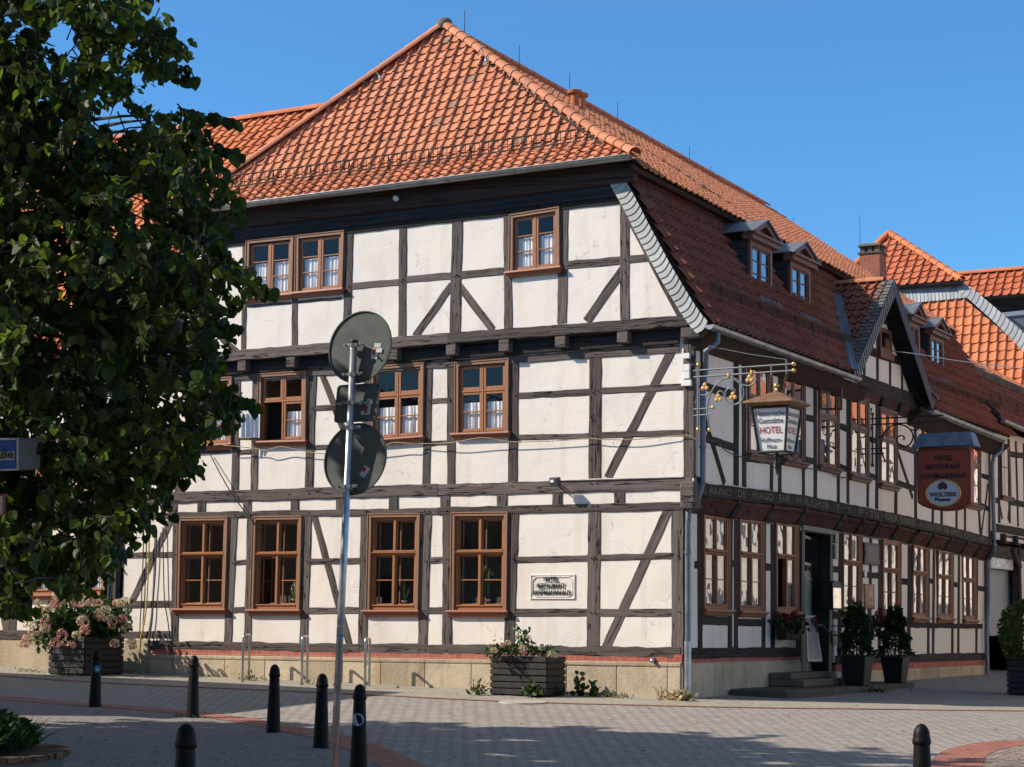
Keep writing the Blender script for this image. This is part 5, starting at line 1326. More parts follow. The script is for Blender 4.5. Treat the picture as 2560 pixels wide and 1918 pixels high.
# the red brewery sign farther along
yr = PB(*R6(1775, 1000), XB + .05).y
P7 = lambda x, y: PA(*R6(x, y), yr); P8 = lambda x, y: PA(*R8(x, y), yr)
b2 = empty('sign_bracket', P7(1772, 1100), 'black wrought iron spiral bracket on the shaded side front', 'sign bracket', 'wrought iron sign brackets')
m = MB(); m.tube([P7(1772, 870), P7(1772, 1340)], .02, 8)
for a, b in (((1735, 912), (2425, 880)), ((1735, 965), (2425, 935))): m.tube([P7(*a), P7(*b)], .018, 6)
for a, b in (((1730, 1185), (1900, 1180)), ((1730, 1235), (1880, 1230))): m.tube([P7(*a), P7(*b)], .016, 6)
for x, y in ((1735, 912), (1735, 965), (1730, 1185), (1730, 1235)): m.tube([P7(x, y), P7(x, y) + V((-.25, 0, 0))], .016, 6)
m.ball(P7(1772, 868), .04, 5); m.ball(P7(1772, 1338), .04, 5)
m.build('bars', IRON, b2)
m = MB()
m.tube(catmull([P7(*q) for q in [(1890, 1300), (1860, 1220), (1855, 1130), (1880, 1040), (1950, 975), (2040, 965), (2120, 1010), (2145, 1080), (2110, 1150), (2050, 1165), (2005, 1130), (2005, 1080), (2040, 1065), (2065, 1085), (2055, 1108)]], 5), .018, 6)
m.tube(catmull([P7(*q) for q in [(1800, 1050), (1840, 1080), (1880, 1040)]], 4), .015, 6); m.tube(catmull([P7(*q) for q in [(2120, 1010), (2180, 1015), (2205, 970), (2180, 935)]], 4), .015, 6)
for y in (830, 1000, 1110): m.tube(catmull([P7(1740, y), P7(1765, y - 18), P7(1755, y + 22)], 4), .013, 6)
m.build('scroll', IRON, b2, True)
rs = empty('brewery_sign', P8(540, 920), 'oxblood red hotel and beer sign with oval emblem hanging from the black bracket', 'hanging sign')
TH = .13
def ypl(p, dy): return V((p.x, p.y + dy, p.z))
out = [(335, 405), (745, 395), (768, 430), (768, 850), (720, 890), (640, 915), (540, 922), (440, 910), (370, 885), (324, 855), (318, 430)]
poly = [P8(*q) for q in out]
m = MB(); m.loft([[ypl(p, TH) for p in poly], [ypl(p, -TH) for p in poly]]); m.build('board', OXRED, rs, bevel=.012)
cen = sum((p for p in poly), V())/len(poly); fx = .955
inner = [cen + (p - cen)*.95 for p in poly]; m = MB(); m.tube([ypl(p, -TH - .004) for p in inner] + [ypl(inner[0], -TH - .004)], .006, 4); m.build('rim', BLACK, rs)
for t, y, s in (('HOTEL', 506, .155), ('RESTAURANT', 576, .155), ('HOFFMANNHAUS', 652, .155)):
    c = P8(543 if t[0] == 'H' and len(t) < 6 else 541, y); put_text('lettering', t, s, ypl(c, -TH - .006), V((1, 0, 0)), V((0, 0, 1)), BLACK, rs, extrude=.006, bold=.002, fit=P8({5: 605, 10: 682, 12: 735}[len(t)], y).x - P8({5: 462, 10: 400, 12: 358}[len(t)], y).x)
oc = P8(538, 776); ox = (P8(688, 776).x - P8(388, 780).x)/2; oz = (P8(538, 660).z - P8(538, 892).z)/2
def ell(k, dy): return [V((oc.x + math.cos(t)*ox*k, oc.y - TH + dy, oc.z + math.sin(t)*oz*k)) for t in (2*math.pi*i/36 for i in range(36))]
m = MB(); m.loft([ell(1, .0), ell(1, -.02), ell(.95, -.035), ell(.88, -.02)]); m.build('emblem_rim', GOLD, rs, True)
m = MB(); m.loft([ell(.89, 0), ell(.89, -.022)]); m.build('emblem', plain('emblem_white', (.55, .60, .68), .4, .03, 3, 0), rs)
put_text('lettering', 'WOLTERS', .125, V((oc.x, oc.y - TH - .028, oc.z - .07)), V((1, 0, 0)), V((0, 0, 1)), plain('emblem_bronze', (.13, .085, .03), .5), rs, extrude=.004, bold=.006, sx=1.05)
put_text('lettering', 'Pilsener', .115, V((oc.x, oc.y - TH - .028, oc.z - .175)), V((1, 0, 0)), V((0, 0, 1)), BLACK, rs, extrude=.004, bold=.003)
m = MB(); lc = V((oc.x, oc.y - TH - .03, oc.z + .155))
m.ball(lc + V((0, 0, .06)), .045, 5, (1, .25, 1)); m.ball(lc, .06, 5, (.8, .25, 1.1))
for s in (-1, 1):
    m.ball(lc + V((s*.075, 0, -.01)), .05, 5, (.7, .25, 1.1)); m.ball(lc + V((s*.05, 0, .045)), .03, 4, (1, .3, 1)); m.tube([lc + V((s*.03, 0, -.03)), lc + V((s*.06, 0, -.085))], .016, 5)
m.build('crest', plain('crest_brown', (.10, .022, .016), .5), rs)
m = MB(); q = [P8(285, 402), P8(805, 385), P8(775, 275), P8(345, 292)]; q = [V((q[0].x, yr, q[0].z)), V((q[1].x, yr, q[0].z)), V((q[2].x - .02, yr, q[3].z + .02)), V((q[3].x, yr, q[3].z + .02))]
m.loft([[ypl(q[0], .30), ypl(q[1], .30), ypl(q[1], -.26), ypl(q[0], -.26)], [ypl(q[3], .20), ypl(q[2], .20), ypl(q[2], -.16), ypl(q[3], -.16)]]); m.build('canopy', ZINCB, rs, bevel=.01)
m = MB(); m.tube([P7(2190, 900), q[3].lerp(q[2], .12)], .012, 5); m.tube([P7(2405, 900), q[3].lerp(q[2], .85)], .012, 5); m.tube([P8(400, 402), P8(400, 420)], .02, 5); m.tube([P8(690, 395), P8(690, 415)], .02, 5); m.build('hanger', IRON, rs)
# lettering panel on the lit front
SG = reg(1300, 1400, 12.29)
ws = empty('wall_sign', PA(*SG(1000, 820)), 'pale framed nameplate with black metal lettering on the lit front', 'wall sign')
a, b = PA(*SG(320, 1210)), PA(*SG(1700, 440)); fy = -.012
F = Frame4(V((a.x, 0, b.z)), V((b.x, 0, b.z)), V((b.x, 0, a.z)), V((a.x, 0, a.z)), NA)
m = MB(); ring(m, F, 0, F.w, 0, F.h, .028, -.01, .024); c_ = .07
inn = [(.05, .05 + c_), (.05 + c_, .05), (F.w - .05 - c_, .05), (F.w - .05, .05 + c_), (F.w - .05, F.h - .05 - c_), (F.w - .05 - c_, F.h - .05), (.05 + c_, F.h - .05), (.05, F.h - .05 - c_)]
m.tube([F(u, t, .012) for u, t in inn + inn[:1]], .012, 5); m.build('moulding', PLASTER, ws)
m = MB(); bar(m, F, .02, F.w - .02, .02, F.h - .02, -.01, .006); m.build('plate', PLASTER, ws)
for t, k, s in (('HOTEL', .80, .118), ('RESTAURANT', .535, .118), ('HOFFMANNHAUS', .26, .118)):
    put_text('lettering', t, s, F(F.w*(.47 if k > .5 else .485), F.h*(k - .075), .028), V((1, 0, 0)), V((0, 0, 1)), BLACK, ws, extrude=.006, bold=.001, fit=F.w*{5: .31, 10: .62, 12: .84}[len(t)])
# ------------------------------------------------------------------ small things on the walls
def lamp_box(): pass
p = PA(*R5(1066, 1120), -.28)
fl_ = empty('floodlight', PA(*R5(1066, 1140)), 'small dark square floodlight fixed to the middle beam of the lit front', 'floodlight')
m = MB(); m.box(p, .20, .12, .17, V((1, 0, 0)), V((0, 1, .15)).normalized(), V((0, -.15, 1)).normalized()); m.build('housing', plain('dark_grey_plastic', (.05, .045, .045), .5), fl_, bevel=.02)
m = MB(); m.box(p + V((-.03, -.066, .01)), .07, .004, .05); m.build('reflector', WHITE, fl_)
m = MB(); m.tube([p + V((0, .05, -.05)), V((p.x + .02, -.02, p.z - .12))], .016, 6); m.tube([p + V((.06, .05, -.05)), V((p.x + .08, -.02, p.z - .10))], .012, 6); m.build('arm', IRON, fl_)
m = MB(); q0, q1 = PA(*R5(1100, 1110)), PA(*R5(2080, 1082)); m.tube([q0 + NA*.045, q1 + NA*.045], .016, 6); tag(m.build('cable_duct', plain('cream_duct', (.55, .50, .45), .6), None), 'thin pale cable duct along the middle beam right of the floodlight', 'cable duct')
# junction boxes on the corner post
def jbox(x, y, w, h, label):
    c = PA(*R5(x, y), -.03); m = MB(); m.box(c + V((0, -.02, 0)), w, .07, h); o = m.build('junction_box', WHITE, None, bevel=.008); tag(o, label, 'junction box', 'junction boxes on the corner post')
jbox(2112, 128, .12, .10, 'topmost small white junction box on the corner post'); jbox(2112, 222, .12, .13, 'white junction box second from the top of the corner post')
jbox(2112, 280, .12, .13, 'white junction box third from the top of the corner post'); jbox(2108, 342, .20, .11, 'widest and lowest white junction box on the corner post')
def cable(name, pts, r, mat, label, cat='cable', group=None, k=6):
    m = MB(); m.tube(catmull([V(p) for p in pts], k), r, 6); o = m.build(name, mat, None, True); return tag(o, label, cat, group)
YCAB = plain('yellow_cable', (.34, .28, .15), .6, .3, 5, 0); BCAB = plain('black_cable', (.02, .02, .02), .5, .2, 5, 0)
pw = lambda R, x, y, d=.10: PA(*R(x, y), -d)
cable('cable', [pw(R4, 500, 672, .2), pw(R4, 760, 700, .14), pw(R4, 830, 715, .15), pw(R4, 950, 685, .16), pw(R4, 1060, 705, .14), pw(R4, 1260, 738), pw(R4, 1500, 740), pw(R4, 1770, 675, .16), pw(R4, 1850, 652, .18), pw(R4, 2000, 662, .16), pw(R5, 0, 820), pw(R5, 250, 810, .15), pw(R5, 490, 772, .18), pw(R5, 700, 802, .12), pw(R5, 1000, 800), pw(R5, 1340, 778), pw(R5, 1440, 785), pw(R5, 1700, 785), pw(R5, 2080, 752, .07), pw(R5, 2180, 790, .06)], .010, YCAB, 'long yellowish cable sagging across the lit front below the first floor windows')
cable('cable', [PB(*R6(205, 1100), .36), PB(*R6(330, 1125), .34), PB(*R6(420, 1200), .33), PB(*R6(560, 1258), .32), PB(*R6(800, 1270), .33), PB(*R6(980, 1330), .34), PB(*R6(1130, 1360), .32), PB(*R6(1350, 1390), .33), PB(*R6(1440, 1440), .32), PB(*R6(1545, 1455), .31)], .011, BCAB, 'black cable sagging across the shaded side front below the windows')
cable('cable', [PB(*R6(1635, 520), .62), PB(*R6(1630, 580), .5), PB(*R6(1560, 680), .33), PB(*R6(1555, 1000), .31), PB(*R6(1550, 1440), .31)], .010, BCAB, 'black cable dropping from the gutter down the shaded side front')
cable('cable', [PA(525, 1136, -.05), PA(578, 1232, -.12), PA(652, 1331, -.05)], .012, BCAB, 'short black wire stub standing in for a slanting cable and its shadow above the open ground floor window')  # wire stub added to draw the dark line of the cable shadow
for i, (pts, lab) in enumerate(((((1140, -440), (1128, 0), (1118, 250), (1108, 420), (1100, 640), (1085, 760), (1050, 800)), 'black cable hanging just left of the yellow hose'), (((1240, -300), (1230, 0), (1212, 250), (1202, 420), (1170, 620), (1140, 740), (1085, 800)), 'black cable hanging just right of the yellow hose'),
                    (((1285, -320), (1292, 0), (1300, 250), (1330, 450), (1350, 640), (1352, 700), (1380, 835)), 'black cable hanging closest to the leftmost ground floor window'))):
    cable('cable', [PA(*RB3(x, y), -.035 - .01*i) for x, y in pts], .012, BCAB, lab, 'cable', 'black cables hanging at the left end of the front')
cable('garden_hose', [PA(*RB3(x, y), -.07) for x, y in ((1180, -300), (1172, 0), (1160, 250), (1140, 430), (1110, 560), (1102, 680), (1098, 790))], .016, plain('yellow_hose', (.60, .45, .10), .5), 'yellow hose hanging down the wall beside the hydrangea planter', 'hose')
m = MB(); c = PA(*RB5(1368, 470), -.04); m.tube([c + V((0, .08, .02)), c + V((.02, -.10, -.03))], .035, 10); tag(m.build('drain_pipe', STEEL, None, True), 'short grey pipe stub sticking out of the brick course near the corner', 'pipe')
m = MB(); q = PA(*RU(1540 - 1540 + 0, 0)); m = MB(); c = PA(992, 497, -.42); m.tube([c, c + V((0, -.06, 0))], .055, 12); tag(m.build('ceiling_lamp', WHITE, None, True), 'tiny round white fitting under the eaves of the lit front', 'lamp')
cable('cable', [PB(*ZG(418, 702), XB + .2), PB(*ZG(560, 715), .8), PB(*ZG(740, 740), .85), PB(*ZG(1105, 800), .85), PB(*RA(1841, 1370), .85), PB(2900, 965, .85)], .012, STEEL, 'thin wire strung from the small gable window to the right')
# ---- things at the entrance on the shaded side
p0, p1 = PB(*R7(1690, 572), .03), PB(*R7(1828, 790), .03)
pq = empty('memorial_plaque', (.03, (p0.y + p1.y)/2, p1.z), 'dark bronze plaque with pale scrolled corners on the shaded side front', 'plaque')
F = Frame4(V((.03, p0.y, p0.z)), V((.03, p1.y, p0.z)), V((.03, p1.y, p1.z)), V((.03, p0.y, p1.z)), NB)
m = MB(); bar(m, F, 0, F.w, 0, F.h, -.02, .02); m.build('backing', BLACK, pq)
m = MB(); c_ = .09; out = [(c_, .06), (F.w - c_, .06), (F.w - .06, c_ + .06), (F.w - .06, F.h - c_ - .06), (F.w - c_, F.h - .06), (c_, F.h - .06), (.06, F.h - c_ - .06), (.06, c_ + .06)]
m.prism([F(u, t, .021) for u, t in out], NB*.015); m.build('plate', plain('dark_bronze', (.045, .04, .036), .45, .3, 18, .1, .3), pq)
m = MB()
for k in range(7): t = F.h*(.78 - k*.095); m.box(F(F.w/2, t, .037), .004, F.w*(.5 + .1*(k % 2)), .022)
m.build('lettering', plain('bronze_letters', (.13, .115, .10), .5), pq)
m = MB()
for u in (.05, F.w - .05):
    for t in (.12, F.h - .12): m.box(F(u, t, .024), .012, .03, .16)
m.build('corner', plain('plaque_corner', (.36, .32, .26), .6), pq)
c = PB(*R7(1704, 868), .05); m = MB(); m.lathe([(.085, 0), (.08, .015), (.06, .022)], c, 16, NB); me = m.build('house_number', WHITE, None, True); tag(me, 'small oval white enamel plate under the bronze plaque', 'plate')
def flat(name, R, x0, y0, x1, y1, x, mat, label, cat, th=.03, parts=()):
    a, b = PB(*R(x0, y0), x), PB(*R(x1, y1), x); F = Frame4(V((x, a.y, a.z)), V((x, b.y, a.z)), V((x, b.y, b.z)), V((x, a.y, b.z)), NB)
    t = empty(name, F(F.w/2, 0), label, cat); m = MB(); bar(m, F, 0, F.w, 0, F.h, -.02, th, .01); m.build('panel', mat, t); return t, F
DKPIC = plain('dark_picture', (.09, .06, .045), .4, .6, 30, 0)
flat('wall_picture', R7, 1416, 465, 1442, 585, .02, DKPIC, 'upper narrow brown picture beside the entrance', 'picture')
flat('wall_picture', R7, 1412, 592, 1438, 728, .02, DKPIC, 'lower narrow brown picture beside the entrance', 'picture')
t, F = flat('notice_case', R7, 1392, 1390, 1430, 1515, .02, BLACK, 'small black framed notice low beside the entrance', 'notice')
m = MB(); bar(m, F, .03, F.w - .03, .06, F.h - .06, .031, .034); m.build('sheet', plain('grey_sheet', (.12, .12, .12), .5, .4, 25), t)
# lit-up glass menu case, black frame with rounded head
a, b = PB(*R7(1400, 925), .20), PB(*R7(1492, 1195), .20)
mc = empty('wall_lantern', (.12, (a.y + b.y)/2, b.z), 'black framed glass lantern case with arched top beside the entrance', 'wall lantern')
F = Frame4(V((.20, a.y, a.z - .12)), V((.20, b.y, a.z - .12)), V((.20, b.y, b.z)), V((.20, a.y, b.z)), NB)
m = MB(); m.loft([[F(0, 0, -.2), F(F.w, 0, -.2), F(F.w, F.h, -.2), F(0, F.h, -.2)], [F(0, 0, -.01), F(F.w, 0, -.01), F(F.w, F.h, -.01), F(0, F.h, -.01)]])
pts = [F(F.w/2 - math.cos(i/10*math.pi)*F.w*.5, F.h + math.sin(i/10*math.pi)*.12, 0) for i in range(11)]; m.loft([[q - NB*.2 for q in pts], pts]); ring(m, F, 0, F.w, 0, F.h, .03, -.02, .015); m.build('case', BLACK, mc)
m = MB(); m.quad(F(.03, .03, .002), F(F.w - .03, .03, .002), F(F.w - .03, F.h - .03, .002), F(.03, F.h - .03, .002))
t = NT('mirror_glass'); t.col((.75, .75, .72)); t.p(Metallic=1.0, Roughness=.04); t.bump(t.noise(t.coords(), 2.2, 1), .06, .1); m.build('glass', t.m, mc)
# menu board on a post
a, b = PB(*R7(1703, 955), .9), PB(*R7(1797, 1192), .9)
mb = empty('menu_board', (.9, (a.y + b.y)/2, .3), 'orange brown menu board on a thin post between the two potted shrubs', 'menu board')
F = Frame4(V((.9, a.y, a.z)), V((.9, b.y, a.z)), V((.9, b.y, b.z)), V((.9, a.y, b.z)), NB)
m = MB(); bar(m, F, 0, F.w, 0, F.h, -.04, .0, .02); m.build('board', plain('menu_brown', (.30, .105, .05), .45, .35, 9, .05), mb)
m = MB(); m.prism([F(F.w*.2, F.h*.5, .002), F(F.w*.5, F.h*.9, .002), F(F.w*.8, F.h*.5, .002)], NB*.003); bar(m, F, F.w*.2, F.w*.8, .10, .14, 0, .004); bar(m, F, F.w*.15, F.w*.85, F.h*.45, F.h*.47, 0, .004); m.build('emblem', plain('menu_pale', (.55, .30, .18), .5), mb)
m = MB(); m.tube([V((.86, (a.y + b.y)/2, a.z - .2)), V((.86, (a.y + b.y)/2, .15))], .022, 8); m.build('post', IRON, mb)
# entrance steps and the stone platform
SX = 1.35
pl0, pl1 = PB(1981, 1727, SX), PB(2299, 1713, SX)
zpl = .13
m = MB(); pts = [(0.06, pl0.y + .1), (SX - .1, pl0.y), (SX, pl0.y + .3)] + [(SX + .03*math.sin(k), pl0.y + .3 + (pl1.y - pl0.y - .6)*k/6) for k in range(1, 6)] + [(SX, pl1.y - .35), (SX - .25, pl1.y), (.06, pl1.y + .1)]
m.loft([[V((x, y, -.3)) for x, y in pts], [V((x, y, zpl)) for x, y in pts]]); st = m.build('stone_platform', STONEG, None, bevel=.03); tag(st, 'low worn stone platform in front of the hotel entrance', 'platform')
sa, sb = PB(2006, 1690, .75).y, PB(2108, 1690, .75).y
m = MB()
for x, z0, z1 in ((.78, zpl, .27), (.52, .27, .40)): m.loft([[V((.055, sa, z0 + .001)), V((x, sa, z0 + .001)), V((x, sb, z0 + .001)), V((.055, sb, z0 + .001))], [V((.055, sa, z1)), V((x, sa, z1)), V((x, sb, z1)), V((.055, sb, z1))]])
tag(m.build('entrance_steps', STONEG, None, bevel=.02), 'two grey stone steps up to the dark entrance', 'steps')
# cream board leaning in the doorway
ld = empty('leaning_board', PB(*R7(1220, 1660), .3), 'tall cream framed board leaning in the doorway', 'board')
q = [PB(*R7(1152, 1252), .25), PB(*R7(1240, 1250), .30), PB(*R7(1305, 1672), .62), PB(*R7(1172, 1672), .55)]
F = Frame4(*q, (q[1] - q[0]).cross(q[0] - q[3]).normalized()*1); 
if F.N.x < 0: F.N = -F.N
m = MB(); bar(m, F, 0, F.w, 0, F.h, -.03, 0); m.build('panel', plain('grey_panel', (.33, .30, .26), .7, .2, 3, .05), ld)
m = MB(); ring(m, F, 0, F.w, 0, F.h, .05, -.035, .02); m.build('frame', plain('cream_frame', (.58, .50, .40), .6, .15, 4, .05), ld)
# railing
rl = empty('handrail', PB(*R7(1540, 1640), 1.0), 'thin black iron railing behind the potted shrubs at the entrance', 'railing')
m = MB(); XR = .95; P_r = lambda x, y: PB(*R7(x, y), XR)
m.tube([P_r(1258, 1338), P_r(1310, 1340), P_r(1385, 1412), P_r(1390, 1428), P_r(1950, 1432)], .018, 8); m.tube([P_r(1400, 1345), P_r(1520, 1342)], .015, 6)
for x in (1490, 1880): 
    a = P_r(x, 1430); m.tube([a, V((a.x, a.y, .1))], .016, 8); m.ball(a + V((0, 0, .03)), .03, 5)
m.build('rail', IRON, rl)
# ------------------------------------------------------------------ chimney of the hotel
cp = PD(2183, 720, 57.0)
m = MB(); w = .62; m.box(cp + V((0, 0, -.25)), w, w, 2.5); 
def m_bricks(name, c, mort):
    t = NT(name); sp = t.n('SeparateXYZ'); g = t.n('NewGeometry'); t.l(g.outputs['Position'], sp.inputs[0]); cb = t.n('CombineXYZ')
    t.l(t.math('ADD', sp.outputs[0], sp.outputs[1]), cb.inputs[0]); t.l(sp.outputs[2], cb.inputs[1])
    b = t.n('TexBrick'); b.inputs['Scale'].default_value = 1; b.inputs['Brick Width'].default_value = .25; b.inputs['Row Height'].default_value = .08; b.inputs['Mortar Size'].default_value = .008
    b.inputs['Color1'].default_value = (*[v*.8 for v in c], 1); b.inputs['Color2'].default_value = (*[v*1.15 for v in c], 1); b.inputs['Mortar'].default_value = (*mort, 1)
    t.l(cb.outputs[0], b.inputs['Vector']); t.col(b.outputs['Color']); t.p(Roughness=.85); return t.m
BRK = m_bricks('chimney_brick', (.30, .085, .05), (.26, .17, .13))
ch = m.build('chimney', BRK, H)
m = MB(); m.box(cp + V((0, 0, 1.02)), w + .08, w + .08, .05)
for sx, sy in ((-1, -1), (1, -1), (1, 1), (-1, 1), (0, -1), (1, 0)): m.box(cp + V((sx*.22, sy*.22, 1.13)), .12, .12, .18)
m.loft([[cp + V((sx*.36, sy*.36, 1.221)) for sx, sy in ((-1, -1), (1, -1), (1, 1), (-1, 1))], [cp + V((sx*.30, sy*.30, 1.30)) for sx, sy in ((-1, -1), (1, -1), (1, 1), (-1, 1))], [cp + V((sx*.12, sy*.12, 1.34)) for sx, sy in ((-1, -1), (1, -1), (1, 1), (-1, 1))]])
m.build('chimney_cap', STONEG, ch)
rod(ch, cp + V((-.3, -.25, .9)), 1.3)
# ------------------------------------------------------------------ the next house up the side street
N1 = empty('passage_house', (-4, 25, .2), 'dark timbered house with a low passage beyond the grey downpipe at the right edge', 'house')
e0_, e1_ = PB(*ZR(835, 285), .72), PB(*ZR(1105, 372), .72)
ez = e0_.z; ey0, ey1 = e0_.y - .2, e0_.y + 14
plaster_wall('wall', [(YB + .32, ey1, 3.72, ez - .1)], lambda u, z, d: V((.22 + d, u, z)), PLASTER, N1)
XN = .22
def tn(R, x0, y0, x1, y1, w, k='post'): timber(k, PB(*R(x0, y0), XN), PB(*R(x1, y1), XN), w, NB, TIMBERD, N1)
for x0, y0, x1, y1, w in ((755, 600, 760, 1700, .2), (888, 540, 905, 1700, .2), (988, 570, 1020, 1750, .15), (1095, 600, 1115, 1800, .15), (770, 1470, 800, 1640, .12), (905, 1450, 880, 1650, .12)): tn(ZR, x0, y0, x1, y1, w)
for x0, y0, x1, y1, w in ((895, 745, 1100, 775, .16), (700, 1380, 770, 1400, .16), (915, 1410, 1110, 1445, .17)): tn(ZR, x0, y0, x1, y1, w, 'rail')
zb_n = PB(*reg(2420, 1150, 2.762)(260, 480), XN).z
timber('sill_beam', V((XN, YB + .35, zb_n)), V((XN, ey1, zb_n)), .22, NB, TIMBERD, N1, .04)
for k in range(6):
    y = YB + .9 + k*1.25; m = MB(); m.box((XN - .05, y, zb_n - .26), .35, .2, .24); m.build('joist_end', TIMBERD, N1, bevel=.015)
    if k < 5:
        m = MB()
        for q in range(3): m.tube([V((XN - .02 - .04*q, y + .16, zb_n - .18 - .075*q)), V((XN - .02 - .04*q, y + 1.1, zb_n - .18 - .075*q))], .045, 8)
        m.build('moulded_board', TIMBER, N1)
timber('lintel', V((XN - .1, YB + .35, zb_n - .62)), V((XN - .1, ey1, zb_n - .62)), .34, NB, TIMBER, N1, .04)
F = FB([ZR(765, 620), ZR(885, 655), ZR(905, 1360), ZR(778, 1330)], XN); window(N1, F, 'upper', NB, None, CUF, 700, BROWNW, BROWNW, BROWNW, GLASSO, .08)
RZ = reg(2420, 1150, 2.762)
m = MB(); m.box((-1.3, YB + 4.5, 1.7), .1, 8.8, 3.6); m.build('passage_wall', BLACK, N1)
m = MB(); m.box((-1.65, (YB + .4 + ey1)/2, 4.2), .5, ey1 - YB - .4, 8.6); m.box((-.6, ey1 - .1, 4.2), 1.6, .1, 8.6); m.build('inner_wall', DARKROOM, N1)  # unseen blocks added to stop sun leaking under the roofs
gq = [PB(*RZ(160, 752), -.15), PB(*RZ(322, 770), -.15)]; gb = PB(*RZ(160, 1215), -.15).z
m = MB(); F = Frame4(V((-.15, gq[0].y - .3, gq[0].z)), V((-.15, gq[1].y, gq[0].z)), V((-.15, gq[1].y, gb)), V((-.15, gq[0].y - .3, gb)), NB); bar(m, F, 0, F.w, 0, F.h, -.05, 0); tag(m.build('gate_panel', plain('grey_gate', (.34, .345, .37), .6, .12, 3, .03), N1), None, None)
lb = empty('light_box_sign', PB(*RZ(235, 760), .08), 'white rectangular glass sign box hanging in the passage at the right', 'sign')
q = [PB(*RZ(*p), .08) for p in ((160, 648), (312, 655), (314, 762), (162, 748))]; F = Frame4(*q, NB)
m = MB(); bar(m, F, 0, F.w, 0, F.h, -.10, 0, .02); m.build('case', WHITE, lb)
SKETCH = NT('old_town_engraving'); f = SKETCH.noise(SKETCH.coords(), 7, 6, .7, 1.0); SKETCH.col(SKETCH.ramp(f, [(.40, (.25, .24, .23)), (.5, (.62, .61, .59)), (.6, (.82, .81, .79))])); SKETCH.p(Roughness=.3)
m = MB(); bar(m, F, .03, F.w - .03, .03, F.h - .03, .001, .006); m.build('picture', SKETCH.m, lb)
m = MB(); m.box((XN - .12, PB(*RZ(368, 800), XN).y, 1.8), .2, .2, 3.6); m.build('post', TIMBERD, N1)
m = MB(); a = PB(*RZ(312, 612), XN); b = PB(*RZ(358, 740), XN); m.tube([a, b], .07, 6); m.build('brace', TIMBER, N1)
plaster_wall('wall', [(PB(*RZ(372, 800), XN).y, ey1, -.5, zb_n - .8)], lambda u, z, d: V((.12 + d, u, z)), PLASTER, N1)
gutter(N1, (.72, ey0, ez), (.72, ey1, ez - .25), .085, ZINC, 1.1)
nt0 = V((.66, 0, ez - .02)); nt1 = V((-1.15, 0, ez + 1.88)); VN = V((nt0.x - nt1.x, 0, nt0.z - nt1.z)); NN = V((-VN.z, 0, VN.x)).normalized()
tiles(N1, 'roof_tiles', V((nt1.x, ey0 - .1, nt1.z)), UB, VN, 14, VN.length, .26, .34, TILED, [])
slab(N1, 'roof', [V((nt0.x, ey0, nt0.z)), V((nt0.x, ey1, nt0.z)), V((nt1.x, ey1, nt1.z)), V((nt1.x, ey0, nt1.z))], .07, BOARDB)
snow_guard(N1, V((.66 - .3, ey0 + .1, ez + .5)) , V((.36, ey1, ez + .4)), NN, .28, None, .2)
m = MB(); m.loft([[V((.70, ey0 - .06, ez - .05)), V((.70, ey0 - .06, ez + .14)), V((nt1.x, ey0 - .06, nt1.z + .14)), V((nt1.x, ey0 - .06, nt1.z - .1))], [V((.70, ey0 + .02, ez - .05)), V((.70, ey0 + .02, ez + .14)), V((nt1.x, ey0 + .02, nt1.z + .14)), V((nt1.x, ey0 + .02, nt1.z - .1))]]); m.build('verge_board', SLDARK, N1)
u0 = V((-1.0, 0, nt1.z + .02)); u1 = V((-2.5, 0, nt1.z + .95)); VU = u0 - u1
tiles(N1, 'roof_tiles', V((u1.x, ey0 + .2, u1.z)), UB, VU, 14, VU.length, .25, .33, TILE, [])
slab(N1, 'roof', [V((u0.x, ey0 + .2, u0.z)), V((u0.x, ey1, u0.z)), V((u1.x, ey1, u1.z)), V((u1.x, ey0 + .2, u1.z))], .07, BOARDB)
m = MB(); m.tube([V((u0.x + .05, ey0, u0.z - .1)), V((u0.x + .05, ey1, u0.z - .1))], .14, 7); m.build('mossy_ledge', plain('mossy_stone', (.10, .085, .06), .9, .6, 4, .6), N1)
# ------------------------------------------------------------------ tall tiled house behind
N2_ = empty('tall_tiled_house', (-6, 33, .5), 'tall house behind with a big bright orange tiled mansard and grey slate band', 'house')
y2 = 31.0; nn = V((0, -.95, .312)).normalized(); c0 = PA(2330, 750, y2)
pt = lambda x, y, d=0.0: PP(x, y, c0 + nn*d, nn)
tl, tr, br, bl = pt(2200, 762), pt(2409, 746), pt(2640, 945), pt(2200, 1150)
U2 = V((1, 0, 0)); V2_ = nn.cross(U2); V2_ = V2_ if V2_.z < 0 else -V2_
ins = (tl + br)/2
tiles(N2_, 'roof_tiles', V((tl.x, tl.y, tl.z)) , U2, V2_, br.x - tl.x, (bl - tl).length, .30, .36, TILEN, [edge_plane(tr, br, nn, ins)], .065, .04)
slab(N2_, 'roof', [tl, tr, br, bl], .1, BOARDB)
def slates(parent, P, Q, n, N, mat, name='slate_band', bulge=.6):
    """overlapping rounded slates between two polylines"""
    m = MB()
    for k in range(n):
        s0, s1 = k/n, min(1, (k + 1.35)/n); r = R_.random()
        a0, b0, a1, b1 = along(P, s0), along(Q, s0), along(P, s1), along(Q, s1); d = (a1 - a0); nb = len(m.rnd)
        lo = [a0.lerp(b0, i/5) + N*.012 for i in range(6)]; hi = [a1.lerp(b1, i/5) + N*.04 + d*(.22*math.sin(math.pi*i/5)*bulge) for i in range(6)]
        m.loft([lo, hi, [p - N*.02 for p in hi]], False, False)
        for i in range(nb, len(m.rnd)): m.rnd[i] = r
    return m.build(name, mat, parent)
SLATEG = m_slate('grey_slate', (.26, .28, .31))
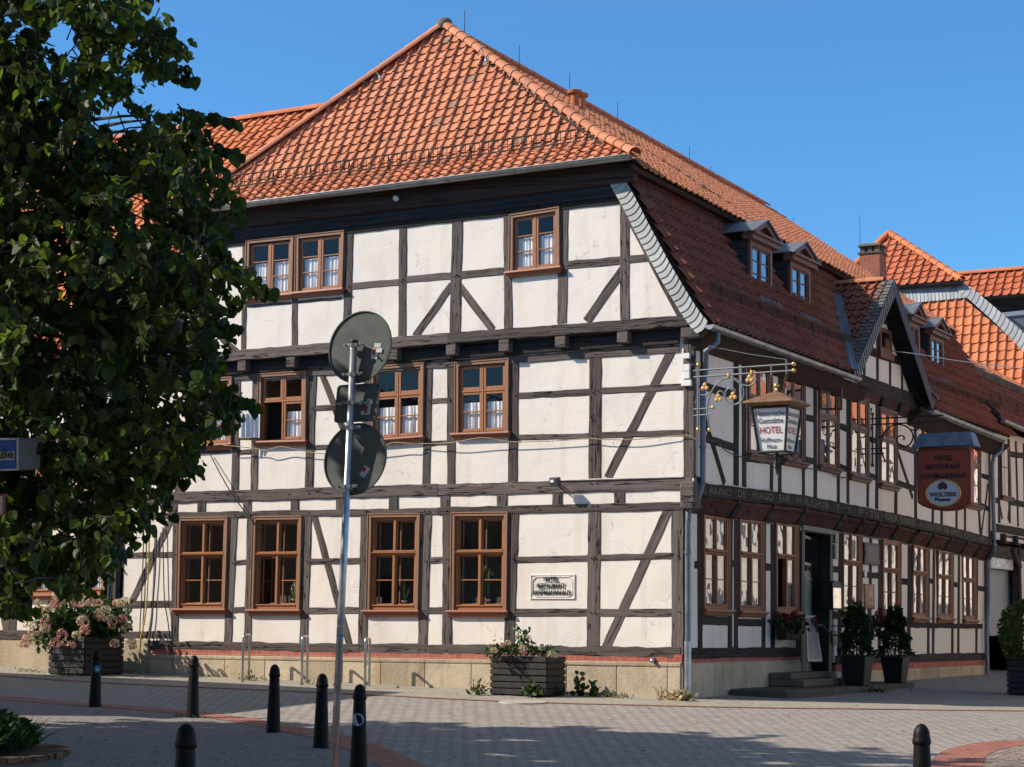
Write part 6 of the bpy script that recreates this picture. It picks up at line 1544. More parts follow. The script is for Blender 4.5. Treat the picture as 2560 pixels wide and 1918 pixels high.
for k in range(2):
    P = [pt(2215, 712 + 24*k + 3, .06), pt(2409 + 6*k, 703 + 21*k, .06)]; Q = [pt(2215, 714 + 24*(k + 1) + 3, .06), pt(2412 + 8*k, 703 + 21*(k + 1), .06)]
    slates(N2_, P, Q, 22, nn, SLATEG)
slates(N2_, [pt(2400, 703, .1), pt(2432, 722, .1), pt(2500, 780, .1), pt(2640, 905, .1)], [pt(2391, 725, .1), pt(2412, 740, .1), pt(2480, 800, .1), pt(2620, 940, .1)], 22, nn, SLATEG, 'slate_verge')
n3 = V((0, -.72, .69)).normalized(); c3 = PA(2330, 706, y2 - .05); pu = lambda x, y: PP(x, y, c3, n3)
a_, hl, hr = pu(2223, 586), pu(2080, 722), pu(2403, 702); V3 = n3.cross(U2); V3 = V3 if V3.z < 0 else -V3
inn3 = (a_ + hl + hr)/3
tiles(N2_, 'roof_tiles', V((hl.x, a_.y, a_.z)), U2, V3, hr.x - hl.x, (a_ - V((a_.x, hr.y, hr.z))).length, .31, .36, m_tile('dull_red_tile', (.48, .135, .065), age=.35), [edge_plane(a_, hl, n3, inn3), edge_plane(a_, hr, n3, inn3)], .065, .04)
slab(N2_, 'roof', [a_, hl, hr], .1, BOARDB); ridge_tiles(N2_, 'hip_tiles', hr, a_, TILEN, .14, .45); ridge_tiles(N2_, 'hip_tiles', hl, a_, TILEN, .14, .45)
slab(N2_, 'roof', [a_, hr + V((-.02, .05, 0)), V((hr.x - 1.2, hr.y + 6, hr.z + .5)), a_ + V((0, 6, 0))], .1, TILED)
gutter(N2_, pu(2235, 716), pu(2404, 706), .10, BOARDS, 2)
m = MB(); m.loft([[tr + V((-.2, .3, 0)), br + V((-.2, .3, 0)), br + V((-.2, 10, 0)), tr + V((-.2, 10, 0))], [tr + V((-.1, .3, 0)), br + V((-.1, .3, 0)), br + V((-.1, 10, 0)), tr + V((-.1, 10, 0))]]); m.build('wall', BOARDS, N2_)
m = MB(); m.box(((tl.x + br.x)/2, y2 + 7, 3), br.x - tl.x - 1, 10, 8); m.build('wall', PLASTER, N2_)
# ---- one more roof at the far right
N3 = empty('far_right_house', (6, 44, .5), 'farthest house at the right edge with red tiled roof and dark wall', 'house')
n4 = V((0, -.75, .66)).normalized(); c4 = PA(2500, 738, 40); pv_ = lambda x, y: PP(x, y, c4, n4); V4 = n4.cross(U2); V4 = V4 if V4.z < 0 else -V4
q = [pv_(2372, 691), pv_(2700, 651), pv_(2700, 724), pv_(2372, 749)]
zt4, zb4 = q[0].z, q[3].z
tiles(N3, 'roof_tiles', V((q[3].x - 1, q[0].y, zt4)), U2, V4, q[1].x - q[3].x + 2, (q[0] - q[3]).length, .34, .40, m_tile('red_tile', (.48, .13, .06), age=.2), [], .07, .04)
slab(N3, 'roof', [V((q[3].x - 1, q[0].y, zt4)), V((q[1].x + 2, q[0].y, zt4)), V((q[1].x + 2, q[3].y, zb4)), V((q[3].x - 1, q[3].y, zb4))], .1, BOARDB)
ridge_tiles(N3, 'ridge_tiles', V((q[3].x - 1, q[0].y, zt4)), V((q[1].x + 2, q[0].y, zt4)), TILEN, .14, .45)
gutter(N3, V((q[3].x, q[3].y - .1, zb4 - .05)), V((q[1].x + 2, q[3].y - .1, zb4 - .05)), .12, BOARDS, 2)
m = MB(); m.box(((q[1].x + q[3].x)/2, q[3].y + 3.4, zb4/2), q[1].x - q[3].x, 6, zb4 + .3); m.build('wall', BOARDS, N3)
F = Frame4(*[PA(x, y, q[3].y + .39) for x, y in ((2500, 783), (2640, 768), (2640, 852), (2500, 867))], NA)
m = MB(); ring(m, F, 0, F.w, 0, F.h, .16, -.05, .08); w_ = m.build('window_casing', WHITE, N3); g = MB(); g.quad(F(.1, .1, .02), F(F.w - .1, .1, .02), F(F.w - .1, F.h - .1, .02), F(.1, F.h - .1, .02)); g.build('pane', plain('blue_glass', (.10, .13, .17), .08, .1, 2, 0), N3)
# ------------------------------------------------------------------ left neighbour, mostly behind the tree
N4 = empty('left_house', (-20, 5, .2), 'long timbered house behind the linden tree with orange tiled roof and oak windows', 'house')
yr4 = 6.2; ra, rb = PA(530, 312, yr4), PA(800, 278, yr4); zr4 = (ra.z + rb.z)/2
xl, xr = -32.0, XL - .28; ZE4 = 7.1
wl = [('ground', FA([(36, 1372), (140, 1370), (138, 1488), (30, 1490)])), ('ground', FA([(172, 1369), (269, 1367), (266, 1486), (168, 1487)])),
      ('upper', FA([(40, 1100), (150, 1092), (148, 1230), (36, 1236)])), ('upper', FA([(200, 1088), (300, 1080), (296, 1222), (196, 1228)])), ('ground', FA([(-160, 1376), (-50, 1374), (-54, 1492), (-166, 1494)]))]
plaster_wall('wall', wall_minus(xl, xr, .7, ZE4 - .1, [hole(F, 0) for k, F in wl]), LA, PLASTER, N4)
for i, (k, F) in enumerate(wl): window(N4, F, k, NA, None, ((0, .95), (0, .95)) if k == 'ground' else CU_UP, 800 + i*7)
zq = .95
m = MB(); m.box(((xl + xr)/2, .12, zq/2 - .3), xr - xl, .36, zq + .4); m.build('plinth', STONE, N4)
timber('sill_beam', V((xl, 0, zq + .02)), V((xr, 0, zq + .02)), .20, NA, TIMBER, N4, .05); timber('sill_beam', V((xl, 0, 3.95)), V((xr, 0, 3.95)), .24, NA, TIMBER, N4, .05); timber('plate_beam', V((xl, 0, 3.45)), V((xr, 0, 3.45)), .18, NA, TIMBER, N4, .03); timber('plate_beam', V((xl, 0, 6.8)), V((xr, 0, 6.8)), .2, NA, TIMBER, N4, .03)
for px in (-260, -180, -45, 18, 36, 150, 160, 279):
    x = PA(px, 1500).x; timber('post', V((x, 0, zq + .1)), V((x, 0, 3.4)), .19, NA, TIMBER, N4, pegs=1); timber('post', V((x, 0, 4.05)), V((x, 0, 6.75)), .19, NA, TIMBER, N4, pegs=1)
timber('brace', PA(0, 1500), PA(14, 1572), .16, NA, TIMBER, N4)
m = MB(); m.tube([V((xr + .13, -.12, 7.0)), V((xr + .13, -.12, gz(xr, 0))) ], .055, 12); m.build('downpipe', plain('verdigris_pipe', (.12, .17, .15), .5, .3, 6, .05), N4, True)
rt0, rt1 = V((0, -.55, ZE4)), V((0, yr4, zr4)); V5 = rt0 - rt1
tiles(N4, 'roof_tiles', V((xl, yr4, zr4)), V((1, 0, 0)), V5, rb.x + 1.2 - xl, V5.length, .28, .36, TILEN, [])
slab(N4, 'roof', [V((xl, rt0.y, rt0.z)), V((rb.x + 1.0, rt0.y, rt0.z)), V((rb.x + 1.0, rt1.y, rt1.z)), V((xl, rt1.y, rt1.z))], .07, BOARDB)
slab(N4, 'roof', [V((xl, 2*yr4 + .5, ZE4)), V((xl, rt1.y, rt1.z)), V((rb.x + 1.0, rt1.y, rt1.z)), V((rb.x + 1.0, 2*yr4 + .5, ZE4))], .07, TILED)
ridge_tiles(N4, 'ridge_tiles', V((xl, yr4, zr4)), V((rb.x + 1.2, yr4, zr4)), TILEN, .13, .40); gutter(N4, (xl, -.62, ZE4), (xr, -.62, ZE4), .08)
m = MB(); m.box(((xl + xr)/2, 3.5, 3.5), xr - xl, .1, 7); m.build('inner_wall', DARKROOM, N4)
# ------------------------------------------------------------------ houses outside the picture that shade the street and show in the panes
def simple_house(name, x0, x1, y0, y1, ze, zr_, ridge, label, wallm, roofm, wins):
    t = empty(name, ((x0 + x1)/2, (y0 + y1)/2, 0), label, 'house'); m = MB(); zb0 = -1.0
    m.box(((x0 + x1)/2, (y0 + y1)/2, (ze + zb0)/2), x1 - x0, y1 - y0, ze - zb0)
    if ridge == 'x':
        ym = (y0 + y1)/2
        m.loft([[V((x, y0, ze + .001)), V((x, y1, ze + .001)), V((x, ym, zr_ - .05))] for x in (x0, x1)]); m.build('wall', wallm, t)
        for s, ya in ((-1, y0), (1, y1)): slab(t, 'roof', [V((x0 - .3, ya + s*.35, ze - .25)), V((x1 + .3, ya + s*.35, ze - .25)), V((x1 + .3, ym, zr_)), V((x0 - .3, ym, zr_))], -.12, roofm)
    else:
        xm = (x0 + x1)/2
        m.loft([[V((x0, y, ze + .001)), V((x1, y, ze + .001)), V((xm, y, zr_ - .05))] for y in (y0, y1)]); m.build('wall', wallm, t)
        for s, xa in ((-1, x0), (1, x1)): slab(t, 'roof', [V((xa + s*.35, y0 - .3, ze - .25)), V((xa + s*.35, y1 + .3, ze - .25)), V((xm, y1 + .3, zr_)), V((xm, y0 - .3, zr_))], -.12, roofm)
    for ax, c, a, b, z0, z1, n in wins:
        for k in range(n):
            u = a + (b - a)*(k + .5)/n; w = .5
            if ax == 'x': F = Frame4(V((c, u - w, z1)), V((c, u + w, z1)), V((c, u + w, z0)), V((c, u - w, z0)), V((-1 if c == x0 else 1, 0, 0)))
            else: F = Frame4(V((u - w, c, z1)), V((u + w, c, z1)), V((u + w, c, z0)), V((u - w, c, z0)), V((0, -1 if c == y0 else 1, 0)))
            m = MB(); ring(m, F, 0, F.w, 0, F.h, .09, 0, .05); bar(m, F, F.w/2 - .03, F.w/2 + .03, .09, F.h - .09, 0, .03); o = m.build('window', BROWNW, t)
            g = MB(); g.quad(F(.08, .08, .008), F(F.w - .08, .08, .008), F(F.w - .08, F.h - .08, .008), F(.08, F.h - .08, .008)); g.build('pane', plain('dark_pane', (.03, .035, .04), .08, .1, 1, 0), o)
    return t
simple_house('flat_house', -24, -13.3, -13.9, -7.4, 7.4, 7.52, 'y', 'plastered flat roofed house left of the street casting its pointed shadow on the paving', PLASTER, ZINC, [('x', -13.3, -13.4, -7.9, 1.2, 2.6, 3), ('x', -13.3, -13.4, -7.9, 4.4, 5.8, 3)])
simple_house('street_house', -62, -22, -66, -54, 8.5, 13.5, 'x', 'long plastered house on the far left side behind the viewpoint', PLASTER2, TILED, [('y', -54, -61, -23, 1.2, 2.6, 12), ('y', -54, -61, -23, 4.4, 5.8, 12)])
simple_house('street_house', -20, 12, -64, -52, 9.5, 15, 'x', 'broad plastered house straight behind the viewpoint', PLASTER2, TILED, [('y', -52, -19, 11, 1.2, 2.6, 9), ('y', -52, -19, 11, 4.4, 5.8, 9)])
simple_house('street_house', 14, 52, -62, -50, 8.5, 13.5, 'x', 'wide plastered house on the right side behind the viewpoint', PLASTER, TILED, [('y', -50, 15, 51, 1.2, 2.6, 12), ('y', -50, 15, 51, 4.4, 5.8, 12)])
simple_house('street_house', 11.5, 20, 6, 19, 9.2, 12, 'y', 'pale plastered house facing the shaded side front across the street', PLASTER, TILE, [('x', 11.5, 6.5, 18.5, 1.2, 2.6, 5), ('x', 11.5, 6.5, 18.5, 4.0, 5.4, 5)])
simple_house('street_house', 12, 21, 20, 36, 9.0, 13, 'y', 'cream house next up the street across from the hotel', PLASTER, TILE, [('x', 12, 20.5, 35.5, 1.2, 2.6, 6), ('x', 12, 20.5, 35.5, 4.2, 5.8, 6)])
simple_house('street_house', 11, 20, 37.5, 60, 9.4, 13, 'y', 'light plastered house farthest up the street across from the hotel', PLASTER, TILEN, [('x', 11, 38, 59, 1.2, 2.6, 5), ('x', 11, 38, 59, 4.0, 5.4, 5), ('x', 11, 38, 59, 6.8, 8.2, 5)])
# ------------------------------------------------------------------ bollards
bol = None
def bollard_at(px, py, label, d=None):
    global bol
    p = PG(px, py) if d is None else PD(px, py, d)
    p = V((p.x, p.y, gz(p.x, p.y)))
    if bol is None:
        bol = empty('bollard', (0, 0, 0), label, 'bollard', 'dark brown iron bollards along the pavement edge')
        m = MB(); m.lathe([(.103, -.05), (.103, 0), (.099, .06), (.071, .74), (.069, .775)], V((0, 0, 0)), 24); m.build('post', BOLL, bol, True, auto=40)
        m = MB(); m.lathe([(.069, .765), (.080, .775), (.081, .80), (.077, .815), (.073, .83), (.072, .85), (.066, .885), (.051, .915), (.030, .936), (.008, .945)], V((0, 0, 0)), 24); m.build('cap', BOLL, bol, True, auto=50)
        bol.location = p; return bol
    return dup(bol, p, R_.uniform(0, 6), label)
BG = [(237, 1768, 'bollard with round blue sticker in front of the hydrangea planter'), (481, 1795, 'bollard standing alone in the sunlit patch'), (683, 1832, 'bollard in shade left of the sign post, beyond the red clinker band'), (802, 1871, 'bollard just behind the leaning sign post')]
for x, y, l in BG: b = bollard_at(x, y, l); BG0 = BG
b5 = bollard_at(896, 1921, 'bollard with white round sticker right of the sign post')
b6 = bollard_at(456, 2148, 'nearest bollard cut by the lower frame, in the tree shade', 13.6)
b7 = bollard_at(2308, 2065, 'bollard at the right cobbled corner standing in the sun', 16.3)
def sticker(p, N, r, col, name, label, txt=None, tc=None):
    s = empty(name, p, label, 'sticker'); N = V(N).normalized(); X = V((0, 0, 1)).cross(N).normalized(); m = MB()
    cyl = .078
    loops = []
    for dd in (0.0, .003):
        l = []
        for i in range(20):
            t = 2*math.pi*i/20; u, w = math.cos(t)*r, math.sin(t)*r; a = u/cyl
            l.append(p + X*(math.sin(a)*(cyl + dd)) + N*(math.cos(a)*(cyl + dd) - cyl) + V((0, 0, w)))
        loops.append(l)
    m.loft(loops); m.build('disc', col, s)
    if txt: put_text('lettering', txt, r*1.3, p + N*.006 - V((0, 0, r*.42)), X, V((0, 0, 1)), tc, s, extrude=.002, bold=.003)
    return s
b1 = [o for o in bpy.data.objects if o.name.startswith('bollard')][0]
toc = lambda p: V(((CAM - p).x, (CAM - p).y, 0)).normalized()
p1 = PG(237, 1768); p1.z = gz(p1.x, p1.y); n1 = (toc(p1) + V((.25, .1, 0))).normalized(); sticker(p1 + n1*.0815 + V((0, 0, .62)), n1, .058, plain('sticker_blue', (.03, .22, .33), .4), 'round_sticker', 'round turquoise blue sticker on the leftmost bollard', 'e', WHITE)
p5 = V(b5.location); n5 = (toc(p5) + V((-.2, -.1, 0))).normalized(); sticker(p5 + n5*.0835 + V((0, 0, .55)), n5, .072, plain('sticker_white', (.52, .55, .60), .4, .3, 40, 0), 'round_sticker', 'round greyish white sticker on the bollard right of the sign post')
# ------------------------------------------------------------------ bicycle hoops before the wall
hoop = None
for px, py, lab in ((606, 1701.6, 'leftmost of the three galvanised bicycle hoops before the lit front'), (754, 1709.6, 'middle one of the three galvanised bicycle hoops before the lit front'), (912, 1719, 'rightmost of the three galvanised bicycle hoops, closest to the sign post')):
    p = PA(px, py, -1.12); p.z = gz(p.x, p.y); d = V((-.45, .893, 0)); L = .66
    if hoop is None:
        hoop = empty('bicycle_hoop', (0, 0, 0), lab, 'bicycle stand', 'galvanised bicycle hoops before the front')
        r = .07; hh = .93; pts = [V((0, 0, -.1)), V((0, 0, hh - r))] + [d*(r - math.cos(a)*r) + V((0, 0, hh - r + math.sin(a)*r)) for a in (math.pi/2*k/5 for k in range(1, 6))] + [d*(L - r + math.sin(a)*r) + V((0, 0, hh - r + math.cos(a)*r)) for a in (math.pi/2*k/5 for k in range(1, 6))] + [d*L + V((0, 0, -.1))]
        m = MB(); m.tube(pts, .026, 10); m.build('frame', STEEL, hoop, True)
        m = MB(); m.tube([V((0, 0, .45)), d*L + V((0, 0, .45))], .016, 8); m.build('crossbar', STEEL, hoop, True)
        hoop.location = p
    else: dup(hoop, p, 0, lab)
# ------------------------------------------------------------------ sign post seen from behind
DP = 15.6
S8 = reg(760, 760, 3.381)
top = PD(885, 853, DP); bot = PD(829, 1990, DP); bot = V((bot.x, bot.y, gz(bot.x, bot.y)))
sp = empty('traffic_sign_post', bot, 'leaning galvanised post carrying two round and one square sign seen from behind', 'traffic sign')
ax = (top - bot).normalized()
m = MB(); m.tube([bot - ax*.2, top], .030, 16); m.build('pole', STEEL, sp, True)
m = MB(); m.tube([top - ax*.02, top + ax*.012], .033, 16); m.build('pole_cap', BLACK, sp, True)
fw = V((RM.col[2].x, RM.col[2].y, 0)).normalized(); rt = V((RM.col[0].x, RM.col[0].y, 0)).normalized()
ang = math.radians(27); nb_ = (-fw*math.cos(ang) - rt*math.sin(ang)).normalized(); sx_ = V((0, 0, 1)).cross(nb_).normalized()
if sx_.dot(rt) < 0: sx_ = -sx_
def along_pole(py): 
    t = (PD(850, py, DP).z - bot.z)/ax.z; return bot + ax*t
up_ = (ax - nb_*ax.dot(nb_)).normalized()
def sign_center(cx_, cy_): return PD(cx_, cy_, DP) - nb_*.055
def rsign(cx_, cy_, rad):
    c = sign_center(cx_, cy_); m = MB()
    def lp(r, d): return [c + sx_*(math.cos(t)*r) + up_*(math.sin(t)*r) + nb_*d for t in (2*math.pi*k/48 for k in range(48))]
    m.loft([lp(rad, -.002), lp(rad, .012), lp(rad - .008, .014), lp(rad - .010, .003), lp(.01, .003)]); return c, m.build('sign_disc', SIGNB, sp, True, auto=30)
c1, _ = rsign(*S8(446, 358), .30); c2, _ = rsign(*S8(405, 1308), .298)
cs = sign_center(*S8(422, 832)); hw_, hh_ = .205, .157
def rr(w, h, r, d): return [cs + sx_*(sx*(w - r) + r*math.cos(t)) + up_*(sy*(h - r) + r*math.sin(t)) + nb_*d for sx, sy, t0 in ((1, 1, 0), (-1, 1, 1), (-1, -1, 2), (1, -1, 3)) for t in (math.pi/2*(t0 + k/4) for k in range(5))]
m = MB(); m.loft([rr(hw_, hh_, .03, -.002), rr(hw_, hh_, .03, .010), rr(hw_ - .007, hh_ - .007, .026, .012), rr(hw_ - .009, hh_ - .009, .025, .003)]); m.build('sign_plate', SIGNB, sp)
def clamp(py, w=.055, long=0):
    p = along_pole(py); m = MB()
    m.tube([p - ax*.014, p + ax*.014], .036, 14)
    for s in (-1, 1):
        q = p + sx_*(s*(.036 + w/2)) - nb_*.012
        m.box(q, w, .03, .026, sx_, nb_, up_); m.tube([q + sx_*(s*w*.2) - nb_*.03, q + sx_*(s*w*.2) + nb_*.045], .009, 6)
    if long: m.box(p - nb_*.045, .36, .006, .024, sx_, nb_, up_)
    m.build('clamp', STEEL, sp)
for y in (862, 935, 1069, 1216): clamp(y)
clamp(1006, .05, 1)
STK = [plain('sticker_pale', (.62, .62, .60), .4), plain('sticker_red', (.45, .05, .03), .4), plain('sticker_blue2', (.12, .22, .50), .4)]
def stk(cx_, cy_, base, w, h, rot, k, off=0.0):
    c = PD(cx_, cy_, DP); c = c - nb_*((c - base).dot(nb_)) + nb_*(.0045 + off)
    X = sx_*math.cos(rot) + up_*math.sin(rot); Y = -sx_*math.sin(rot) + up_*math.cos(rot); m = MB(); m.box(c, w, h, .0015, X, Y, nb_)
    m.build('sticker', STK[k], sp)
for cx_, cy_, b_0, w, h, r, k, o in ((640, 355, c1, .062, .035, -.1, 0, 0), (615, 425, c1, .060, .090, -.08, 0, .002), (608, 408, c1, .026, .05, -.08, 1, .004), (668, 400, c1, .05, .035, -.1, 0, .006),
                                     (548, 870, cs, .05, .13, -.06, 0, 0), (526, 890, cs, .026, .06, -.06, 1, .002), (492, 920, cs, .035, .035, 0, 0, .002), (518, 1420, c2, .062, .09, -.5, 0, 0), (510, 1400, c2, .035, .035, -.5, 1, .002), (538, 1475, c2, .03, .03, -.6, 2, .001)):
    stk(*S8(cx_, cy_), b_0, w, h, r, k, o)
# stickers on the pole
for py, h, k in ((1553, .05, 0), (1575, .045, 0), (1588, .02, 2)):
    p = along_pole(py); m = MB(); m.tube([p - ax*h/2, p + ax*h/2], .0312, 16, False); m.build('sticker', plain('worn_sticker', (.36, .38, .40), .5, .5, 60, 0) if k == 0 else STK[k], sp, True)
# ------------------------------------------------------------------ bus stop boxes at the left edge
DB = 11.3
bx = empty('street_name_sign', PD(10, 1138, DB), 'blue street name box with torn white lettering strip at the left edge', 'street sign')
q = [PD(-150, 1098, DB), PD(47, 1095, DB), PD(47, 1176, DB), PD(-150, 1182, DB)]
nf = (q[2] - q[3]).cross(q[0] - q[3]).normalized()
if nf.dot(CAM - q[0]) < 0: nf = -nf
F = Frame4(*q, nf); bk = (-nf + rt*.72).normalized()
m = MB(); m.loft([[F(0, 0, 0), F(F.w, 0, 0), F(F.w, F.h, 0), F(0, F.h, 0)], [p + bk*.17 for p in (F(0, 0), F(F.w, 0), F(F.w, F.h), F(0, F.h))]]); m.build('case', plain('grey_case', (.16, .17, .18), .6), bx, bevel=.01)
m = MB(); ring(m, F, 0, F.w, 0, F.h, .012, .001, .010); m.build('frame', plain('dirty_white', (.45, .46, .46), .6, .3, 20, 0), bx)
m = MB(); bar(m, F, .012, F.w - .012, .012, F.h - .012, .001, .004); m.build('panel', plain('street_blue', (.005, .065, .28), .4, .2, 8, 0), bx)
m = MB(); bar(m, F, .02, F.w - .025, F.h*.32, F.h*.60, .0045, .006, .001); m.build('strip', plain('torn_paper', (.36, .33, .29), .8, .3, 30, 0), bx)
put_text('lettering', 'straße', .073, F(F.w - .030, F.h*.385, .0075), F(1, 0) - F(0, 0), F(0, 1) - F(0, 0), BLACK, bx, extrude=.001, align='RIGHT', bold=.0015)
r2 = empty('notice_sign', PD(0, 1265, DB), 'small red rimmed white notice at the left edge below the blue street sign', 'notice')
q = [PD(-90, 1238, DB), PD(12, 1235, DB), PD(12, 1291, DB), PD(-90, 1294, DB)]; F = Frame4(*q, nf)
m = MB(); bar(m, F, 0, F.w, 0, F.h, -.03, .004); m.build('rim', plain('faded_red', (.30, .07, .05), .6), r2)
m = MB(); bar(m, F, .012, F.w - .012, .012, F.h - .012, .005, .007); m.build('sheet', plain('notice_paper', (.50, .42, .34), .8, .3, 40, 0), r2)
m = MB(); p = PD(-60, 1138, DB) + bk*.1; tag(m.tube([V((p.x, p.y, gz(p.x, p.y))), V((p.x, p.y, p.z + .4))], .04, 12).build('sign_pole', STEEL, None, True), 'grey pole carrying the blue street sign and the red notice', 'pole')
# ------------------------------------------------------------------ planters
def slat_box(name, label, base, X, Y, w, d, h, n=6, cat='planter'):
    t = empty(name, base, label, cat); z0 = base.z; X = V(X).normalized(); Y = V(Y).normalized(); Z = V((0, 0, 1))
    m = MB(); m.box(base + Z*(h*.5 - .01), w - .05, d - .05, h - .06, X, Y); m.build('liner', BLACK, t)
    m = MB()
    for k in range(n):
        zc = .03 + (h - .03)*(k + .5)/n; hh = (h - .03)/n - .022
        for s in (-1, 1):
            m.box(base + Y*(s*d/2) + Z*(zc + R_.uniform(-.003, .003)), w, .03, hh, X, Y); m.box(base + X*(s*w/2) + Z*(zc + R_.uniform(-.003, .003)), .03, d - .034, hh, X, Y)
    m.build('board', PLANTW, t, bevel=.005)
    m = MB()
    for sx in (-1, 1):
        for sy in (-1, 1): m.box(base + X*(sx*(w/2 - .045)) + Y*(sy*(d/2 - .045)) + Z*(h*.5), .05, .05, h - .02, X, Y)
    m.build('corner_post', PLANTW, t)
    m = MB(); m.box(base + Z*(h - .055), w - .06, d - .06, .05, X, Y); m.build('soil', SOIL, t)
    return t
g1 = PG(209, 1692); dvw = V((CAM.x - g1.x, CAM.y - g1.y, 0)).normalized(); a45 = math.radians(49)
Xp = (Matrix.Rotation(a45, 3, 'Z') @ dvw); Yp = Z_ = V((0, 0, 1)).cross(Xp)
wP, dP, hP = 1.06, 1.10, .80
cor = g1; 
Xd = -(Matrix.Rotation(math.radians(42), 3, 'Z') @ dvw); Yd = -(Matrix.Rotation(math.radians(-48), 3, 'Z') @ dvw)
b1c = cor + Xd*.53 + Yd*.53; b1c.z = gz(b1c.x, b1c.y) - .01
PL1 = slat_box('hydrangea_planter', 'large black slatted planter turned cornerwise under the flowering hydrangea', b1c, Xd, Yd, 1.06, 1.06, .80)
p0, p1 = PG(1226, 1741), PG(1366, 1742); yy_ = (p0.y + p1.y)/2; xx0, xx1 = PA(1226, 1700, yy_).x, PA(1366, 1700, yy_).x
b2c = V(((xx0 + xx1)/2, yy_ + .36, 0)); b2c.z = gz(b2c.x, b2c.y) - .015; zt2 = PA(1300, 1640, yy_).z
PL2 = slat_box('slatted_planter', 'black slatted planter with a few pale flowers before the lit front', b2c, V((1, 0, 0)), V((0, 1, 0)), xx1 - xx0, .72, zt2 - b2c.z)
p3 = PG(2513, 1737); b3c = p3 + V((.55, .45, 0)); b3c.z = gz(b3c.x, b3c.y)
PL3 = slat_box('slatted_planter', 'black slatted planter with a round green bush cut by the right edge', b3c, V((1, 0, 0)), V((0, 1, 0)), 1.0, .9, PA(2513, 1650, p3.y).z - b3c.z)
pot = None
for xa, xb, yt, xc, xd, yb, lab in ((2102, 2187.5, 1645, 2110, 2176, 1717, 'tall black tapered pot nearest the entrance steps'), (2200, 2276, 1645, 2211, 2267, 1711, 'tall black tapered pot farther from the entrance')):
    c = PZ((xc + xd)/2, yb - 3, zpl); dep = (c - CAM).dot(V(RM.col[2])); s = dep/FPX
    wt, wbm, h = (xb - xa)*s*.78, (xd - xc)*s*.76, (yb - yt)*s
    t = empty('tall_planter', c, lab, 'plant pot', 'tall black pots on the entrance platform'); m = MB()
    def sq(w, z, r=.7): return [c + V((sx*w/2, sy*w/2, z)) for sx, sy in ((-1, -1), (1, -1), (1, 1), (-1, 1))]
    m.loft([sq(wbm, .002), sq(wt, h), sq(wt - .06, h), sq(wt - .07, h - .08)]); m.build('pot', BLACK, t, bevel=.02); m = MB(); m.loft([sq(wt - .07, h - .09), sq(wt - .07, h - .07)]); m.build('soil', SOIL, t)
    if pot is None: pot = []
    pot.append((c, wt, h, s))
# ------------------------------------------------------------------ vegetation
class Leaves:
    def __init__(s): s.v = []; s.f = []; s.r = []
    HEART = [(0, 0, 0), (.32, .02, .05), (.50, .22, .10), (.46, .48, .09), (.26, .78, .04), (0, 1.0, -.06), (-.26, .78, .04), (-.46, .48, .09), (-.50, .22, .10), (-.32, .02, .05), (0, .45, -.03)]
    HF = [(0, 1, 2, 10), (10, 2, 3), (10, 3, 4, 5), (10, 5, 6, 7), (10, 7, 8), (10, 8, 9, 0)]
    LANCE = [(0, 0, 0), (.16, .35, .03), (.13, .68, .02), (0, 1, -.08), (-.13, .68, .02), (-.16, .35, .03)]
    LF = [(0, 1, 4 + 1), (1, 2, 4, 5), (2, 3, 4)]
    def leaf(s, p, d, n, size, kind='heart', r=None, wf=1.0):
        d = V(d).normalized(); x = d.cross(V(n))
        if x.length < 1e-4: x = d.orthogonal()
        x.normalize(); z = x.cross(d); b = len(s.v)
        P, Fc = (s.HEART, s.HF) if kind == 'heart' else (s.LANCE, s.LF)
        cu = R_.uniform(-.25, .25); fo = R_.uniform(.6, 1.9)
        for a, t, h in P:
            q = p + x*(a*size*wf) + d*(t*size) + z*((h*fo + cu*t*t)*size); s.v.append((q.x, q.y, q.z))
        s.f += [tuple(b + i for i in f) for f in Fc]; r = R_.random() if r is None else r; s.r += [r]*len(Fc)
    def build(s, name, mat, parent=None, smooth=False):
        me = bpy.data.meshes.new(name); me.from_pydata(s.v, [], s.f); at = me.attributes.new('rnd', 'FLOAT', 'FACE'); at.data.foreach_set('value', s.r)
        if smooth: me.polygons.foreach_set('use_smooth', [True]*len(me.polygons))
        return link(name, me, mat, parent)
def rv(r=R_): 
    while True:
        p = V((r.uniform(-1, 1), r.uniform(-1, 1), r.uniform(-1, 1)))
        if .01 < p.length < 1: return p
def hides_sign(p, mg=14):
    q = RM.transposed() @ (p - CAM)
    if q.z <= 0 or q.z > 11.75: return False
    px, py = PW/2 + FPX*q.x/q.z, PH/2 + FPX*q.y/q.z
    return (px < 60 + mg and 1090 - mg < py < 1186 + mg) or (px < 14 + mg and 1232 - mg < py < 1294 + mg)
def twig_clump(L, W_, c, rad, n, size, kind='heart', droop=.8):
    """a small spray of twigs with leaves along them"""
    for t in range(max(1, n//9)):
        d = rv().normalized(); d.z = d.z*.6 - .25; a = c + rv()*rad*.5; b = a + d.normalized()*rad; mid = a.lerp(b, .5) + V((0, 0, .06*rad))
        if W_ is not None and inside(*project(b), 26) and not hides_sign(b) and not hides_sign(a): W_.tube([a, mid, b], [.006, .005, .003], 4)
        for k in range(9):
            s = k/8; p = a.lerp(mid, s*2) if s < .5 else mid.lerp(b, s*2 - 1)
            ld = (d*.35 + rv()*.75 + V((0, 0, -droop))).normalized(); nn_ = (rv() + V((-.35, -.25, .55)))
            L.leaf(p + rv()*.03, ld, nn_, size*R_.uniform(.65, 1.25), kind, wf=R_.uniform(.85, 1.1))
